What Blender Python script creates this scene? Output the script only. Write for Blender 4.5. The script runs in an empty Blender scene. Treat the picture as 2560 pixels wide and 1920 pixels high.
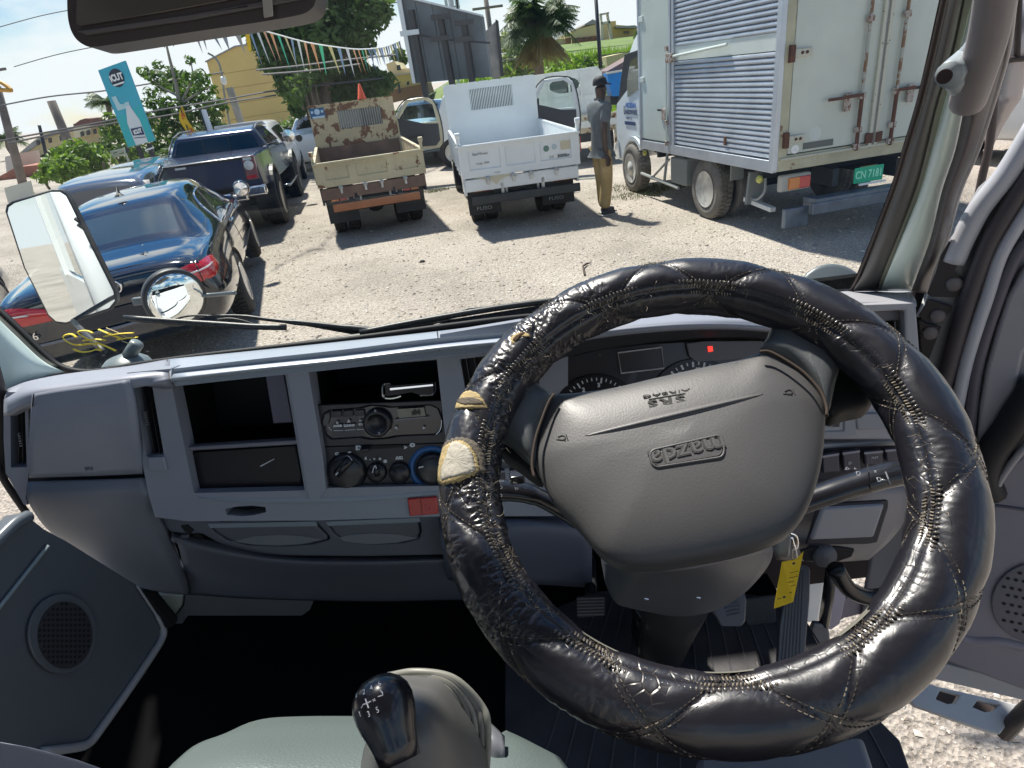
import bpy, bmesh, math, random
import numpy as np
from mathutils import Vector, Matrix, Euler
from mathutils.geometry import tessellate_polygon, delaunay_2d_cdt
from mathutils import noise as mnoise
R = math.radians
random.seed(7)
scn = bpy.context.scene
COL = scn.collection
# ------------------------------------------------------------------ camera
F = 1600.0; TH = R(25.8); RO = R(7.1); H = 1.95
CR, SR = math.cos(RO), math.sin(RO)
FW = Vector((0, math.cos(TH), -math.sin(TH))); UP0 = Vector((0, math.sin(TH), math.cos(TH))); RT0 = Vector((1, 0, 0))
IX = RT0*CR - UP0*SR; IU = RT0*SR + UP0*CR
cam_d = bpy.data.cameras.new('camera'); cam = bpy.data.objects.new('camera', cam_d); COL.objects.link(cam)
cam_d.sensor_width = 36; cam_d.lens = F/2560*36; cam_d.clip_start = .02; cam_d.clip_end = 3000
m = Matrix((IX, IU, -FW)).transposed().to_4x4(); m.translation = (0, 0, H); cam.matrix_world = m
scn.camera = cam
# ------------------------------------------------------------------ light
SUN_EL = R(59); SUN_AZ = R(-24)      # azimuth from +Y towards +X
SD = Vector((math.sin(SUN_AZ)*math.cos(SUN_EL), math.cos(SUN_AZ)*math.cos(SUN_EL), math.sin(SUN_EL)))
w = bpy.data.worlds.new('World'); scn.world = w; w.use_nodes = True
nt = w.node_tree; nt.nodes.clear()
out = nt.nodes.new('ShaderNodeOutputWorld'); bg = nt.nodes.new('ShaderNodeBackground'); sky = nt.nodes.new('ShaderNodeTexSky')
sky.sky_type = 'NISHITA'; sky.sun_disc = False; sky.sun_elevation = SUN_EL; sky.sun_rotation = SUN_AZ
sky.air_density = 1.0; sky.dust_density = .3; sky.ozone_density = 1.0
tc = nt.nodes.new('ShaderNodeTexCoord'); mp = nt.nodes.new('ShaderNodeMapping'); mp.inputs['Scale'].default_value = (1, 1, 2.4)
mp.inputs['Location'].default_value = (.35, .1, .25)
no = nt.nodes.new('ShaderNodeTexNoise'); no.inputs['Scale'].default_value = 3.2; no.inputs['Detail'].default_value = 6; no.inputs['Roughness'].default_value = .5
rp = nt.nodes.new('ShaderNodeValToRGB'); rp.color_ramp.elements[0].position = .47; rp.color_ramp.elements[1].position = .60
mx = nt.nodes.new('ShaderNodeMixRGB'); mx.inputs[2].default_value = (8.6, 9.0, 9.4, 1)
L = nt.links.new
L(tc.outputs['Generated'], mp.inputs[0]); L(mp.outputs[0], no.inputs[0]); sx_ = nt.nodes.new('ShaderNodeSeparateXYZ'); L(tc.outputs['Generated'], sx_.inputs[0]); lo = nt.nodes.new('ShaderNodeMapRange'); lo.inputs[1].default_value = .02; lo.inputs[2].default_value = .13; lo.inputs[3].default_value = .22; lo.inputs[4].default_value = -.035; L(sx_.outputs[2], lo.inputs[0]); ad_ = nt.nodes.new('ShaderNodeMath'); L(no.outputs[0], ad_.inputs[0]); L(lo.outputs[0], ad_.inputs[1]); L(ad_.outputs[0], rp.inputs[0]); L(rp.outputs[0], mx.inputs[0])
hs = nt.nodes.new('ShaderNodeHueSaturation'); hs.inputs['Saturation'].default_value = 1.5; L(sky.outputs[0], hs.inputs['Color']); L(hs.outputs[0], mx.inputs[1]); L(mx.outputs[0], bg.inputs[0]); L(bg.outputs[0], out.inputs[0]); bg.inputs[1].default_value = .068
sl = bpy.data.lights.new('sun', 'SUN'); sl.energy = 4.9; sl.angle = R(2.5); sl.color = (1, .95, .86)
sun = bpy.data.objects.new('sun', sl); COL.objects.link(sun); sun.location = (0, 0, 30); sun.rotation_euler = SD.to_track_quat('Z', 'Y').to_euler()
scn.view_settings.view_transform = 'Standard'; scn.view_settings.look = 'None'; scn.view_settings.gamma = 1; scn.view_settings.exposure = .70
scn.render.engine = 'CYCLES'
scn.cycles.max_bounces = 8; scn.cycles.transparent_max_bounces = 12; scn.cycles.diffuse_bounces = 5; scn.cycles.glossy_bounces = 4
# ------------------------------------------------------------------ pixel -> place
def ray(px, py):
    a = (px-1280)/F; b = -(py-960)/F
    return FW + RT0*(a*CR+b*SR) + UP0*(-a*SR+b*CR)
CAM = Vector((0, 0, H))
def A(px, py, Y):
    d = ray(px, py); return CAM + d*(Y/d.y)
def G(px, py, z=0.):
    d = ray(px, py); return CAM + d*((z-H)/d.z)
def PL(px, py, pl):
    p0, n = pl; d = ray(px, py); return CAM + d*((p0-CAM).dot(n)/d.dot(n))
def plane(p, n): return (Vector(p), Vector(n).normalized())
# ------------------------------------------------------------------ materials
MATS = {}
def M(name, col=(.5, .5, .5), rough=.5, metal=0., bump=None, var=None, coat=0., emit=None, spec=.5, var2=None):
    """bump=(scale,strength[,detail]); var=(scale, amount 0..1); var2=(scale, threshold, colour) = patches"""
    if name in MATS: return MATS[name]
    mt = bpy.data.materials.new(name); mt.use_nodes = True; MATS[name] = mt
    n = mt.node_tree; p = n.nodes['Principled BSDF']
    p.inputs['Base Color'].default_value = (*col, 1); p.inputs['Roughness'].default_value = rough; p.inputs['Metallic'].default_value = metal
    p.inputs['Coat Weight'].default_value = coat; p.inputs['Coat Roughness'].default_value = .04; p.inputs['Specular IOR Level'].default_value = spec
    if emit: p.inputs['Emission Color'].default_value = (*emit[0], 1); p.inputs['Emission Strength'].default_value = emit[1]
    t = n.nodes.new('ShaderNodeTexCoord'); cur = None
    if var:
        a = n.nodes.new('ShaderNodeTexNoise'); a.inputs['Scale'].default_value = var[0]; a.inputs['Detail'].default_value = 6; a.inputs['Roughness'].default_value = .6
        n.links.new(t.outputs['Object'], a.inputs[0])
        r = n.nodes.new('ShaderNodeMapRange'); r.inputs[1].default_value = .3; r.inputs[2].default_value = .7; r.inputs[3].default_value = 1-var[1]; r.inputs[4].default_value = 1+var[1]*.7
        n.links.new(a.outputs[0], r.inputs[0])
        mm = n.nodes.new('ShaderNodeVectorMath'); mm.operation = 'SCALE'; mm.inputs[0].default_value = col; n.links.new(r.outputs[0], mm.inputs['Scale']); cur = mm.outputs[0]
        rr = n.nodes.new('ShaderNodeMapRange'); rr.inputs[1].default_value = .3; rr.inputs[2].default_value = .7
        rr.inputs[3].default_value = max(0, rough*(1-var[1]*.5)); rr.inputs[4].default_value = min(1, rough*(1+var[1]*.5)); n.links.new(a.outputs[0], rr.inputs[0]); n.links.new(rr.outputs[0], p.inputs['Roughness'])
    if var2:
        a = n.nodes.new('ShaderNodeTexNoise'); a.inputs['Scale'].default_value = var2[0]; a.inputs['Detail'].default_value = 7; a.inputs['Roughness'].default_value = .62
        n.links.new(t.outputs['Object'], a.inputs[0])
        r = n.nodes.new('ShaderNodeMapRange'); r.inputs[1].default_value = var2[1]; r.inputs[2].default_value = var2[1]+.04; n.links.new(a.outputs[0], r.inputs[0])
        x = n.nodes.new('ShaderNodeMixRGB'); x.inputs[1].default_value = (*col, 1); x.inputs[2].default_value = (*var2[2], 1)
        if cur: n.links.new(cur, x.inputs[1])
        n.links.new(r.outputs[0], x.inputs[0]); cur = x.outputs[0]
    if cur: n.links.new(cur, p.inputs['Base Color'])
    if bump:
        b = n.nodes.new('ShaderNodeTexNoise'); b.inputs['Scale'].default_value = bump[0]; b.inputs['Detail'].default_value = bump[2] if len(bump) > 2 else 3
        n.links.new(t.outputs['Object'], b.inputs[0])
        bb = n.nodes.new('ShaderNodeBump'); bb.inputs['Strength'].default_value = bump[1]; bb.inputs['Distance'].default_value = bump[3] if len(bump) > 3 else .002
        n.links.new(b.outputs[0], bb.inputs['Height']); n.links.new(bb.outputs[0], p.inputs['Normal'])
    return mt
def glass(name, tint=(.9, 1, .95), rough=.0, opacity=.0, refl=1.):
    if name in MATS: return MATS[name]
    mt = bpy.data.materials.new(name); mt.use_nodes = True; MATS[name] = mt; n = mt.node_tree; n.nodes.clear()
    o = n.nodes.new('ShaderNodeOutputMaterial'); tr = n.nodes.new('ShaderNodeBsdfTransparent'); tr.inputs[0].default_value = (*tint, 1)
    gl = n.nodes.new('ShaderNodeBsdfGlossy'); gl.inputs['Roughness'].default_value = rough
    fr = n.nodes.new('ShaderNodeFresnel'); fr.inputs[0].default_value = 1.45; gm_ = n.nodes.new('ShaderNodeNewGeometry'); iv = n.nodes.new('ShaderNodeMath'); iv.operation = 'SUBTRACT'; iv.inputs[0].default_value = refl; n.links.new(gm_.outputs['Backfacing'], iv.inputs[1]); iv.use_clamp = True
    mu = n.nodes.new('ShaderNodeMath'); mu.operation = 'MULTIPLY'; n.links.new(iv.outputs[0], mu.inputs[1])
    ms = n.nodes.new('ShaderNodeMixShader'); n.links.new(fr.outputs[0], mu.inputs[0]); n.links.new(mu.outputs[0], ms.inputs[0]); n.links.new(tr.outputs[0], ms.inputs[1]); n.links.new(gl.outputs[0], ms.inputs[2])
    last = ms
    if opacity:
        df = n.nodes.new('ShaderNodeBsdfDiffuse'); df.inputs[0].default_value = (.55, .6, .58, 1)
        m2 = n.nodes.new('ShaderNodeMixShader'); m2.inputs[0].default_value = opacity; n.links.new(ms.outputs[0], m2.inputs[1]); n.links.new(df.outputs[0], m2.inputs[2]); last = m2
    n.links.new(last.outputs[0], o.inputs[0]); return mt
# ------------------------------------------------------------------ objects
def tag(o, label=None, cat=None, group=None, kind=None):
    if label: o['label'] = label
    if cat: o['category'] = cat
    if group: o['group'] = group
    if kind: o['kind'] = kind
    return o
def thing(name, label, cat, loc=(0, 0, 0), rz=0., group=None):
    e = bpy.data.objects.new(name, None); e.empty_display_size = .1; COL.objects.link(e); e.location = loc; e.rotation_euler = (0, 0, rz)
    e['inv'] = 0
    return tag(e, label, cat, group)
def wthing(name, label, cat, loc=(0, 0, 0), group=None):
    e = thing(name, label, cat, loc, 0, group); e['inv'] = 1; return e
def link(o, parent=None):
    COL.objects.link(o)
    if parent is not None:
        while parent.parent is not None and parent.parent.parent is not None: parent = parent.parent
        o.parent = parent
        if parent.type == 'EMPTY' and parent.get('inv'): o.matrix_parent_inverse = Matrix.Translation(-Vector(parent.location))
    return o
class MB:
    def __init__(s): s.v = []; s.f = []; s.mi = []; s.k = 0
    def add(s, vs, fs):
        b = len(s.v); s.v += [tuple(v) for v in vs]; s.f += [tuple(b+i for i in f) for f in fs]; s.mi += [s.k]*len(fs); return s
    def box(s, c, d, mtx=None):
        c = Vector(c); hx, hy, hz = d[0]/2, d[1]/2, d[2]/2
        vs = [Vector((x, y, z)) for x in (-hx, hx) for y in (-hy, hy) for z in (-hz, hz)]
        if mtx is not None: vs = [mtx @ v for v in vs]
        return s.add([c+v for v in vs], [(0, 1, 3, 2), (4, 6, 7, 5), (0, 4, 5, 1), (2, 3, 7, 6), (0, 2, 6, 4), (1, 5, 7, 3)])
    def prism(s, pts, ext, holes=()):
        """planar polygon pts (3-D) with holes, extruded by vector ext"""
        loops = [list(map(Vector, pts))]+[list(map(Vector, h)) for h in holes]; ext = Vector(ext)
        flat = [p for l in loops for p in l]; n = len(flat); tris = None
        if holes:
            nn = ext.normalized(); u = nn.orthogonal().normalized(); w_ = nn.cross(u); P2 = [Vector(((p-flat[0]).dot(u), (p-flat[0]).dot(w_))) for p in flat]; fc = []; o = 0
            for l in loops: fc.append(list(range(o, o+len(l)))); o += len(l)
            def inside(q, idx):
                c = False; j = idx[-1]
                for i in idx:
                    a, b = P2[i], P2[j]
                    if (a.y > q.y) != (b.y > q.y) and q.x < (b.x-a.x)*(q.y-a.y)/(b.y-a.y)+a.x: c = not c
                    j = i
                return c
            ov, oe, of, om, _, _ = delaunay_2d_cdt(P2, [(f[i], f[(i+1) % len(f)]) for f in fc for i in range(len(f))], [], 0, 1e-7)
            if all(om): tris = [tuple(om[i][0] for i in t) for t in of if (lambda q: inside(q, fc[0]) and not any(inside(q, f) for f in fc[1:]))((ov[t[0]]+ov[t[1]]+ov[t[2]])/3)]
        if tris is None: tris = tessellate_polygon(loops)
        fs = [tuple(t) for t in tris]+[tuple(n+i for i in reversed(t)) for t in tris]
        o = 0
        for l in loops:
            k = len(l)
            for i in range(k): fs.append((o+i, o+(i+1) % k, n+o+(i+1) % k, n+o+i))
            o += k
        return s.add(flat+[p+ext for p in flat], fs)
    def tube(s, pts, r, n=8, cap=True, closed=False, flat=1.):
        pts = [Vector(p) for p in pts]; k = len(pts); rr = r if isinstance(r, (list, tuple)) else [r]*k
        vs = []; fs = []; u = None
        for i, p in enumerate(pts):
            a = pts[(i-1) % k] if (i > 0 or closed) else p; b = pts[(i+1) % k] if (i < k-1 or closed) else p
            d = (b-a)
            if d.length < 1e-9: d = Vector((0, 0, 1))
            d.normalize()
            if u is None:
                u = d.orthogonal().normalized()
                if abs(d.z) < .9: u = d.cross(Vector((0, 0, 1))).normalized()
            u = (u-d*u.dot(d)); u.normalize(); w_ = d.cross(u)
            for j in range(n):
                t = 2*math.pi*j/n; vs.append(p+u*(rr[i]*math.cos(t))+w_*(rr[i]*flat*math.sin(t)))
        for i in range(k if closed else k-1):
            for j in range(n):
                a = i*n+j; b = i*n+(j+1) % n; i2 = (i+1) % k; fs.append((a, b, i2*n+(j+1) % n, i2*n+j))
        if cap and not closed: fs += [tuple(reversed(range(n))), tuple((k-1)*n+j for j in range(n))]
        return s.add(vs, fs)
    def lathe(s, prof, c, ax=(0, 0, 1), n=24):
        """prof [(r,h)...] round axis ax at c"""
        ax = Vector(ax).normalized(); u = ax.orthogonal().normalized(); w_ = ax.cross(u); c = Vector(c); vs = []; fs = []
        for r, h in prof:
            for j in range(n):
                t = 2*math.pi*j/n; vs.append(c+ax*h+(u*math.cos(t)+w_*math.sin(t))*r)
        for i in range(len(prof)-1):
            for j in range(n): fs.append((i*n+j, i*n+(j+1) % n, (i+1)*n+(j+1) % n, (i+1)*n+j))
        if prof[0][0] > 1e-4: fs.append(tuple(reversed(range(n))))
        if prof[-1][0] > 1e-4: fs.append(tuple((len(prof)-1)*n+j for j in range(n)))
        return s.add(vs, fs)
    def grid(s, rows, closed=False):
        """rows of 3-D points"""
        nr, nc = len(rows), len(rows[0]); vs = [p for r in rows for p in r]
        fs = [(i*nc+j, i*nc+(j+1) % nc, (i+1)*nc+(j+1) % nc, (i+1)*nc+j) for i in range(nr-1) for j in range(nc if closed else nc-1)]
        return s.add(vs, fs)
    def build(s, name, mat, parent=None, smooth=False, bevel=0., solid=0., subsurf=0, off=-1, weld=False, kind=None, label=None):
        me = bpy.data.meshes.new(name); me.from_pydata([tuple(v) for v in s.v], [], s.f)
        for mt in (mat if isinstance(mat, (list, tuple)) else [mat]): me.materials.append(mt)
        if isinstance(mat, (list, tuple)): me.polygons.foreach_set('material_index', s.mi)
        bm = bmesh.new(); bm.from_mesh(me)
        if weld: bmesh.ops.remove_doubles(bm, verts=bm.verts, dist=1e-4)
        if not solid or weld: bmesh.ops.recalc_face_normals(bm, faces=bm.faces)
        bm.to_mesh(me); bm.free()
        if smooth: me.polygons.foreach_set('use_smooth', [True]*len(me.polygons))
        me.update()
        o = bpy.data.objects.new(name, me); link(o, parent)
        if solid: d = o.modifiers.new('s', 'SOLIDIFY'); d.thickness = solid; d.offset = off
        if subsurf: d = o.modifiers.new('u', 'SUBSURF'); d.levels = d.render_levels = subsurf
        if bevel:
            d = o.modifiers.new('b', 'BEVEL'); d.width = bevel; d.segments = 3; d.limit_method = 'ANGLE'; d.angle_limit = R(35); d.harden_normals = False
            for p in me.polygons: p.use_smooth = True
            e = o.modifiers.new('w', 'WEIGHTED_NORMAL') if False else None
            me.set_sharp_from_angle(angle=R(40)) if not smooth else None
        if kind: o['kind'] = kind
        if label: o['label'] = label
        return o
def cr(pts, n=6, closed=False):
    """catmull-rom through points"""
    P = [Vector(p) for p in pts]; k = len(P); o = []
    for i in range(k if closed else k-1):
        p0 = P[(i-1) % k] if (closed or i) else P[0]*2-P[1]; p1 = P[i]; p2 = P[(i+1) % k]
        p3 = P[(i+2) % k] if (closed or i+2 < k) else P[-1]*2-P[-2]
        for j in range(n):
            t = j/n; o.append(.5*((2*p1)+(p2-p0)*t+(2*p0-5*p1+4*p2-p3)*t*t+(3*p1-p0-3*p2+p3)*t*t*t))
    if not closed: o.append(P[-1])
    return o
def patch(name, rows, mat, parent, solid=.006, nu=5, nv=5, kind=None, conv=True):
    """smooth surface through rows of (px,py,Y) control points"""
    P = [[A(*c) if conv else Vector(c) for c in r] for r in rows]
    R1 = [cr(r, nu) for r in P]; cols = [cr([R1[i][j] for i in range(len(R1))], nv) for j in range(len(R1[0]))]
    g = MB().grid(cols); return g.build(name, mat, parent, smooth=True, solid=solid, kind=kind)
def plate(name, outer, holes, pl, th, mat, parent, bevel=.0015, lift=0., **k):
    """px polygon with px holes on a plane, going th metres away from the viewer"""
    n = pl[1] if pl[1].dot(CAM-pl[0]) > 0 else -pl[1]
    p2 = (pl[0]+n*lift, n)
    mb = MB().prism([PL(*q, p2) for q in outer], -n*th, [[PL(*q, p2) for q in h] for h in holes])
    return mb.build(name, mat, parent, bevel=bevel, **k)
def rrect(x0, y0, x1, y1, r=.2, n=4, sk=0.):
    o = []; r *= min(abs(x1-x0), abs(y1-y0))
    for cx, cy, a in ((x1-r, y0+r, -90), (x1-r, y1-r, 0), (x0+r, y1-r, 90), (x0+r, y0+r, 180)):
        for i in range(n+1):
            t = R(a+90*i/n); o.append((cx+r*math.cos(t), cy+r*math.sin(t)))
    return o
def quadpts(q, uv):
    """bilinear map of unit-square points into px quad q = TL,TR,BR,BL"""
    return [tuple((1-v)*((1-u)*q[0][i]+u*q[1][i])+v*((1-u)*q[3][i]+u*q[2][i]) for i in (0, 1)) for u, v in uv]
def sm2(pts, n=4):
    return [(p.x, p.y) for p in cr([Vector((x, y, 0)) for x, y in pts], n, True)]
def ell(cx, cy, rx, ry, n=20, rot=0.):
    c, s_ = math.cos(rot), math.sin(rot)
    return [(cx+rx*math.cos(t)*c-ry*math.sin(t)*s_, cy+rx*math.cos(t)*s_+ry*math.sin(t)*c) for t in [2*math.pi*i/n for i in range(n)]]
def text(name, s, mtx, size, mat, parent, ext=.0004, spacing=1., align='CENTER', bold=0., sx=1.):
    cu = bpy.data.curves.new(name, 'FONT'); cu.body = s; cu.size = size; cu.extrude = ext; cu.align_x = align; cu.align_y = 'CENTER'; cu.space_character = spacing; cu.offset = bold; cu.resolution_u = 2
    t = bpy.data.objects.new('tmp', cu); COL.objects.link(t)
    dg = bpy.context.evaluated_depsgraph_get(); me = bpy.data.meshes.new_from_object(t.evaluated_get(dg)); bpy.data.objects.remove(t)
    me.transform(mtx @ Matrix.Diagonal((sx, 1, 1, 1))); me.materials.clear(); me.materials.append(mat)
    o = bpy.data.objects.new(name, me); return link(o, parent)
def frame(o, x, n):
    """matrix with origin o, x axis x, z axis n"""
    n = Vector(n).normalized(); x = Vector(x); x = (x-n*x.dot(n)).normalized(); y = n.cross(x)
    m = Matrix((x, y, n)).transposed().to_4x4(); m.translation = o; return m
def ptext(name, s, px, py, pl, hpx, mat, parent, lift=.0006, ang=0., **k):
    """text on plane at px position with height hpx; ang in degrees in px space (clockwise)"""
    n = pl[1] if pl[1].dot(CAM-pl[0]) > 0 else -pl[1]; p2 = (pl[0]+n*lift, n)
    o = PL(px, py, p2); a = R(ang); x = PL(px+20*math.cos(a), py+20*math.sin(a), p2)-o
    y = PL(px+20*math.sin(a), py-20*math.cos(a), p2)-o
    size = hpx/20*y.length*1.38
    return text(name, s, frame(o, x, n), size, mat, parent, **k)
# ================================================================== ground and setting
def ground_mat():
    mt = bpy.data.materials.new('gravel_ground'); mt.use_nodes = True; n = mt.node_tree; p = n.nodes['Principled BSDF']; p.inputs['Roughness'].default_value = .95
    t = n.nodes.new('ShaderNodeTexCoord')
    def noise(sc, det=6, rough=.6):
        a = n.nodes.new('ShaderNodeTexNoise'); a.inputs['Scale'].default_value = sc; a.inputs['Detail'].default_value = det; a.inputs['Roughness'].default_value = rough
        n.links.new(t.outputs['Object'], a.inputs[0]); return a
    def ramp(src, stops):
        r = n.nodes.new('ShaderNodeValToRGB'); e = r.color_ramp.elements
        e[0].position, e[0].color = stops[0][0], (*stops[0][1], 1); e[1].position, e[1].color = stops[-1][0], (*stops[-1][1], 1)
        for s_ in stops[1:-1]: q = e.new(s_[0]); q.color = (*s_[1], 1)
        n.links.new(src, r.inputs[0]); return r
    big = ramp(noise(.45, 5).outputs[0], [(.35, (.29, .26, .225)), (.52, (.41, .365, .32)), (.7, (.48, .435, .385))])
    fine = ramp(noise(38, 8, .75).outputs[0], [(.36, (.45, .43, .41)), (.5, (1, 1, 1)), (.68, (1.35, 1.33, 1.3))])
    sp = n.nodes.new('ShaderNodeTexVoronoi'); sp.inputs['Scale'].default_value = 55; n.links.new(t.outputs['Object'], sp.inputs[0])
    sr = ramp(sp.outputs['Color'], [(.0, (.62, .6, .58)), (.5, (1, 1, 1)), (1, (1.25, 1.22, 1.2))])
    m1 = n.nodes.new('ShaderNodeMixRGB'); m1.blend_type = 'MULTIPLY'; m1.inputs[0].default_value = 1; n.links.new(big.outputs[0], m1.inputs[1]); n.links.new(fine.outputs[0], m1.inputs[2])
    m2 = n.nodes.new('ShaderNodeMixRGB'); m2.blend_type = 'MULTIPLY'; m2.inputs[0].default_value = .8; n.links.new(m1.outputs[0], m2.inputs[1]); n.links.new(sr.outputs[0], m2.inputs[2])
    n.links.new(m2.outputs[0], p.inputs['Base Color'])
    b = n.nodes.new('ShaderNodeBump'); b.inputs['Strength'].default_value = .9; b.inputs['Distance'].default_value = .015
    ad = n.nodes.new('ShaderNodeMath'); ad.operation = 'ADD'; n.links.new(noise(26, 6, .7).outputs[0], ad.inputs[0]); n.links.new(sp.outputs['Distance'], ad.inputs[1])
    n.links.new(ad.outputs[0], b.inputs['Height']); n.links.new(b.outputs[0], p.inputs['Normal']); return mt
GM = ground_mat()
# uneven lot, one sheet to the horizon
def gd(x, y): return -.07*max(0, min(9, -x-2.3))*max(0, min(1, (11-y)/2.))
def gz(x, y): return gd(x, y)+ (.035*mnoise.noise(Vector((x*.35, y*.35, 3)))*min(1, max(0, (y-12)/8)) if y > 12 else 0)
rows = []
ys = [-400, -60, -15, -4, 0, 2, 4, 6, 8, 9, 9.5, 10, 10.5, 11, 12, 14, 16, 19, 22, 26, 32, 40, 60, 120, 400, 1500]
xs = [-1500, -300, -80, -40, -25, -18, -11.3, -8, -5, -2.3, 0, 2, 5, 8, 12, 18, 25, 40, 80, 300, 1500]
for y in ys: rows.append([(x, y, gz(x, y)) for x in xs])
g = MB().grid(rows).build('ground', GM); tag(g, 'pale tan crushed gravel yard, dusty and uneven', kind='structure')
# loose stones
def stones(name, cnt, region, s0, s1, label):
    mb = MB(); rnd = random.Random(5)
    T = [(1, 0, 0), (-1, 0, 0), (0, 1, 0), (0, -1, 0), (0, 0, 1), (0, 0, -1)]
    FS = [(0, 2, 4), (2, 1, 4), (1, 3, 4), (3, 0, 4), (2, 0, 5), (1, 2, 5), (3, 1, 5), (0, 3, 5)]
    for _ in range(cnt):
        x, y = region(rnd); s = s0*(s1/s0)**(rnd.random()**2.5); a = rnd.random()*6.28
        ca, sa = math.cos(a), math.sin(a); vs = []
        for vx, vy, vz in T:
            k = s*rnd.uniform(.7, 1.25); vx, vy, vz = vx*k*1.2, vy*k*.85, vz*k*.5
            vs.append((x+vx*ca-vy*sa, y+vx*sa+vy*ca, s*.22+vz+gd(x, y)))
        mb.k = rnd.choice((0, 0, 0, 1, 1, 2)); mb.add(vs, FS)
    o = mb.build(name, [M('stone_tan', (.44, .37, .30), .9, var=(30, .25)), M('stone_pale', (.6, .56, .5), .9), M('stone_dark', (.23, .2, .18), .9)], None, kind='stuff')
    return tag(o, label)
stones('gravel', 15000, lambda r: (lambda y: (r.uniform(-.75, .75)*y, y))(2.8+9*r.random()**1.5), .006, .024, 'loose small stones scattered over the yard')
stones('roadside_gravel', 7000, lambda r: (r.uniform(.8, 2.8), r.uniform(-.2, 2.6)), .003, .016, 'loose gravel on the ground below the open driver door')
# small debris
stick = MB().tube([G(1462, 690)+Vector((0, 0, .01)), G(1458, 672)+Vector((0, 0, .03)), G(1466, 664)+Vector((0, 0, .02)), G(1478, 660)+Vector((0, 0, .015))], [.012, .01, .012, .005], 6)
tag(stick.build('twig', M('dark_wood', (.07, .05, .04), .9)), 'short crooked dark twig lying on the gravel above the steering wheel', 'twig')
r_ = MB(); c = G(1056, 655)
r_.lathe([(0, .028), (.03, .02), (.038, .008), (.03, 0)], c, n=7); tag(r_.build('stone', M('dark_stone', (.05, .045, .04), .9)), 'single dark stone lying alone on the gravel left of centre', 'stone')
# grass tufts
def grass(name, spots, label, h=.06, nb=260):
    mb = MB(); rnd = random.Random(3)
    for c, rad in spots:
        for _ in range(nb):
            a = rnd.random()*6.28; q = rad*math.sqrt(rnd.random()); x, y = c.x+q*math.cos(a)*1.5, c.y+q*math.sin(a); hh = h*rnd.uniform(.4, 1.2); b = rnd.random()*6.28; d = .006
            mb.add([(x-d*math.cos(b), y-d*math.sin(b), 0), (x+d*math.cos(b), y+d*math.sin(b), 0), (x+rnd.uniform(-.5, .5)*hh, y+rnd.uniform(-.5, .5)*hh, hh)], [(0, 1, 2)])
    return tag(mb.build(name, M('grass_blade', (.13, .16, .05), .8, var=(4, .4)), kind='stuff'), label)
grass('grass', [(G(1570, 470), .35), (G(1590, 490), .3), (G(1085, 478), .22), (G(1660, 470), .3)], 'sparse short grass growing in the gravel beside the trucks')
# ------------------------------------------------------------------ backdrop land
hill_m = M('hill_grass', (.12, .18, .04), .95, var=(.25, .5), bump=(2, .6, 6, .2))
def hz(x, y):
    t = max(0, min(1, (y-24)/34)); t = t*t*(3-2*t); s_ = max(0, min(1, (x+9)/13)); s_ = s_*s_*(3-2*s_)
    return t*s_*3.6-.15+.25*mnoise.noise(Vector((x*.12, y*.12, 0)))*t
rows = [[(x, y, hz(x, y)) for x in np.linspace(-14, 60, 38)] for y in np.linspace(22, 90, 30)]
tag(MB().grid([[tuple(map(float, p)) for p in r] for r in rows]).build('hillside', hill_m, smooth=True), 'bright green grassy slope rising behind the trucks', kind='structure')
# ------------------------------------------------------------------ foliage
def leaf_mat(name, col, tr=.35, var=.45, sc=1.2):
    if name in MATS: return MATS[name]
    mt = M(name, col, .55, var=(sc, var)); n = mt.node_tree; p = n.nodes['Principled BSDF']; o = n.nodes['Material Output']
    t = n.nodes.new('ShaderNodeBsdfTranslucent'); t.inputs[0].default_value = (col[0]*1.6, col[1]*1.7, col[2]*.8, 1)
    x = n.nodes.new('ShaderNodeMixShader'); x.inputs[0].default_value = tr; n.links.new(p.outputs[0], x.inputs[1]); n.links.new(t.outputs[0], x.inputs[2]); n.links.new(x.outputs[0], o.inputs[0]); return mt
def leaves(mb, c, rad, n, ls, rnd, flat=1., shell=.45, droop=0.):
    for _ in range(n):
        d = Vector((rnd.gauss(0, 1), rnd.gauss(0, 1), rnd.gauss(0, 1))).normalized(); q = rad*(shell+(1-shell)*rnd.random()**.7)
        q *= 1+.22*mnoise.noise(d*2.3+c*.7)
        p = c+Vector((d.x*q, d.y*q, d.z*q*flat)); s = ls*rnd.uniform(.6, 1.3)
        nn = (d*.8+Vector((rnd.uniform(-1, 1), rnd.uniform(-1, 1), rnd.uniform(-.4, 1)))).normalized(); u = nn.orthogonal().normalized(); a = rnd.random()*6.28; v = nn.cross(u)
        u, v = u*math.cos(a)+v*math.sin(a), v*math.cos(a)-u*math.sin(a)
        mb.add([p-u*s, p-v*s*.45+nn*s*.12, p+u*s, p+v*s*.45+nn*s*.12], [(0, 1, 2), (0, 2, 3)])
def tree(name, label, base, limbs, blobs, lm, ls, cat='tree', group=None, bark=None, seed=1, flat=.8, shell=.45):
    """limbs: list of (points, r0, r1); blobs: (centre, radius, n)"""
    t = wthing(name, label, cat, base, group); rnd = random.Random(seed)
    bk = bark or M('bark', (.16, .12, .09), .9, bump=(12, .7, 5, .02), var=(3, .3)); mb = MB()
    for pts, r0, r1 in limbs:
        P = cr(pts, 4); mb.tube(P, [r0+(r1-r0)*i/(len(P)-1) for i in range(len(P))], 7)
    mb.build('trunk', bk, t, smooth=True)
    mb = MB()
    for c, rad, n in blobs: leaves(mb, Vector(c), rad, n, ls, rnd, flat, shell)
    mb.build('crown', lm, t); return t
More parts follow.
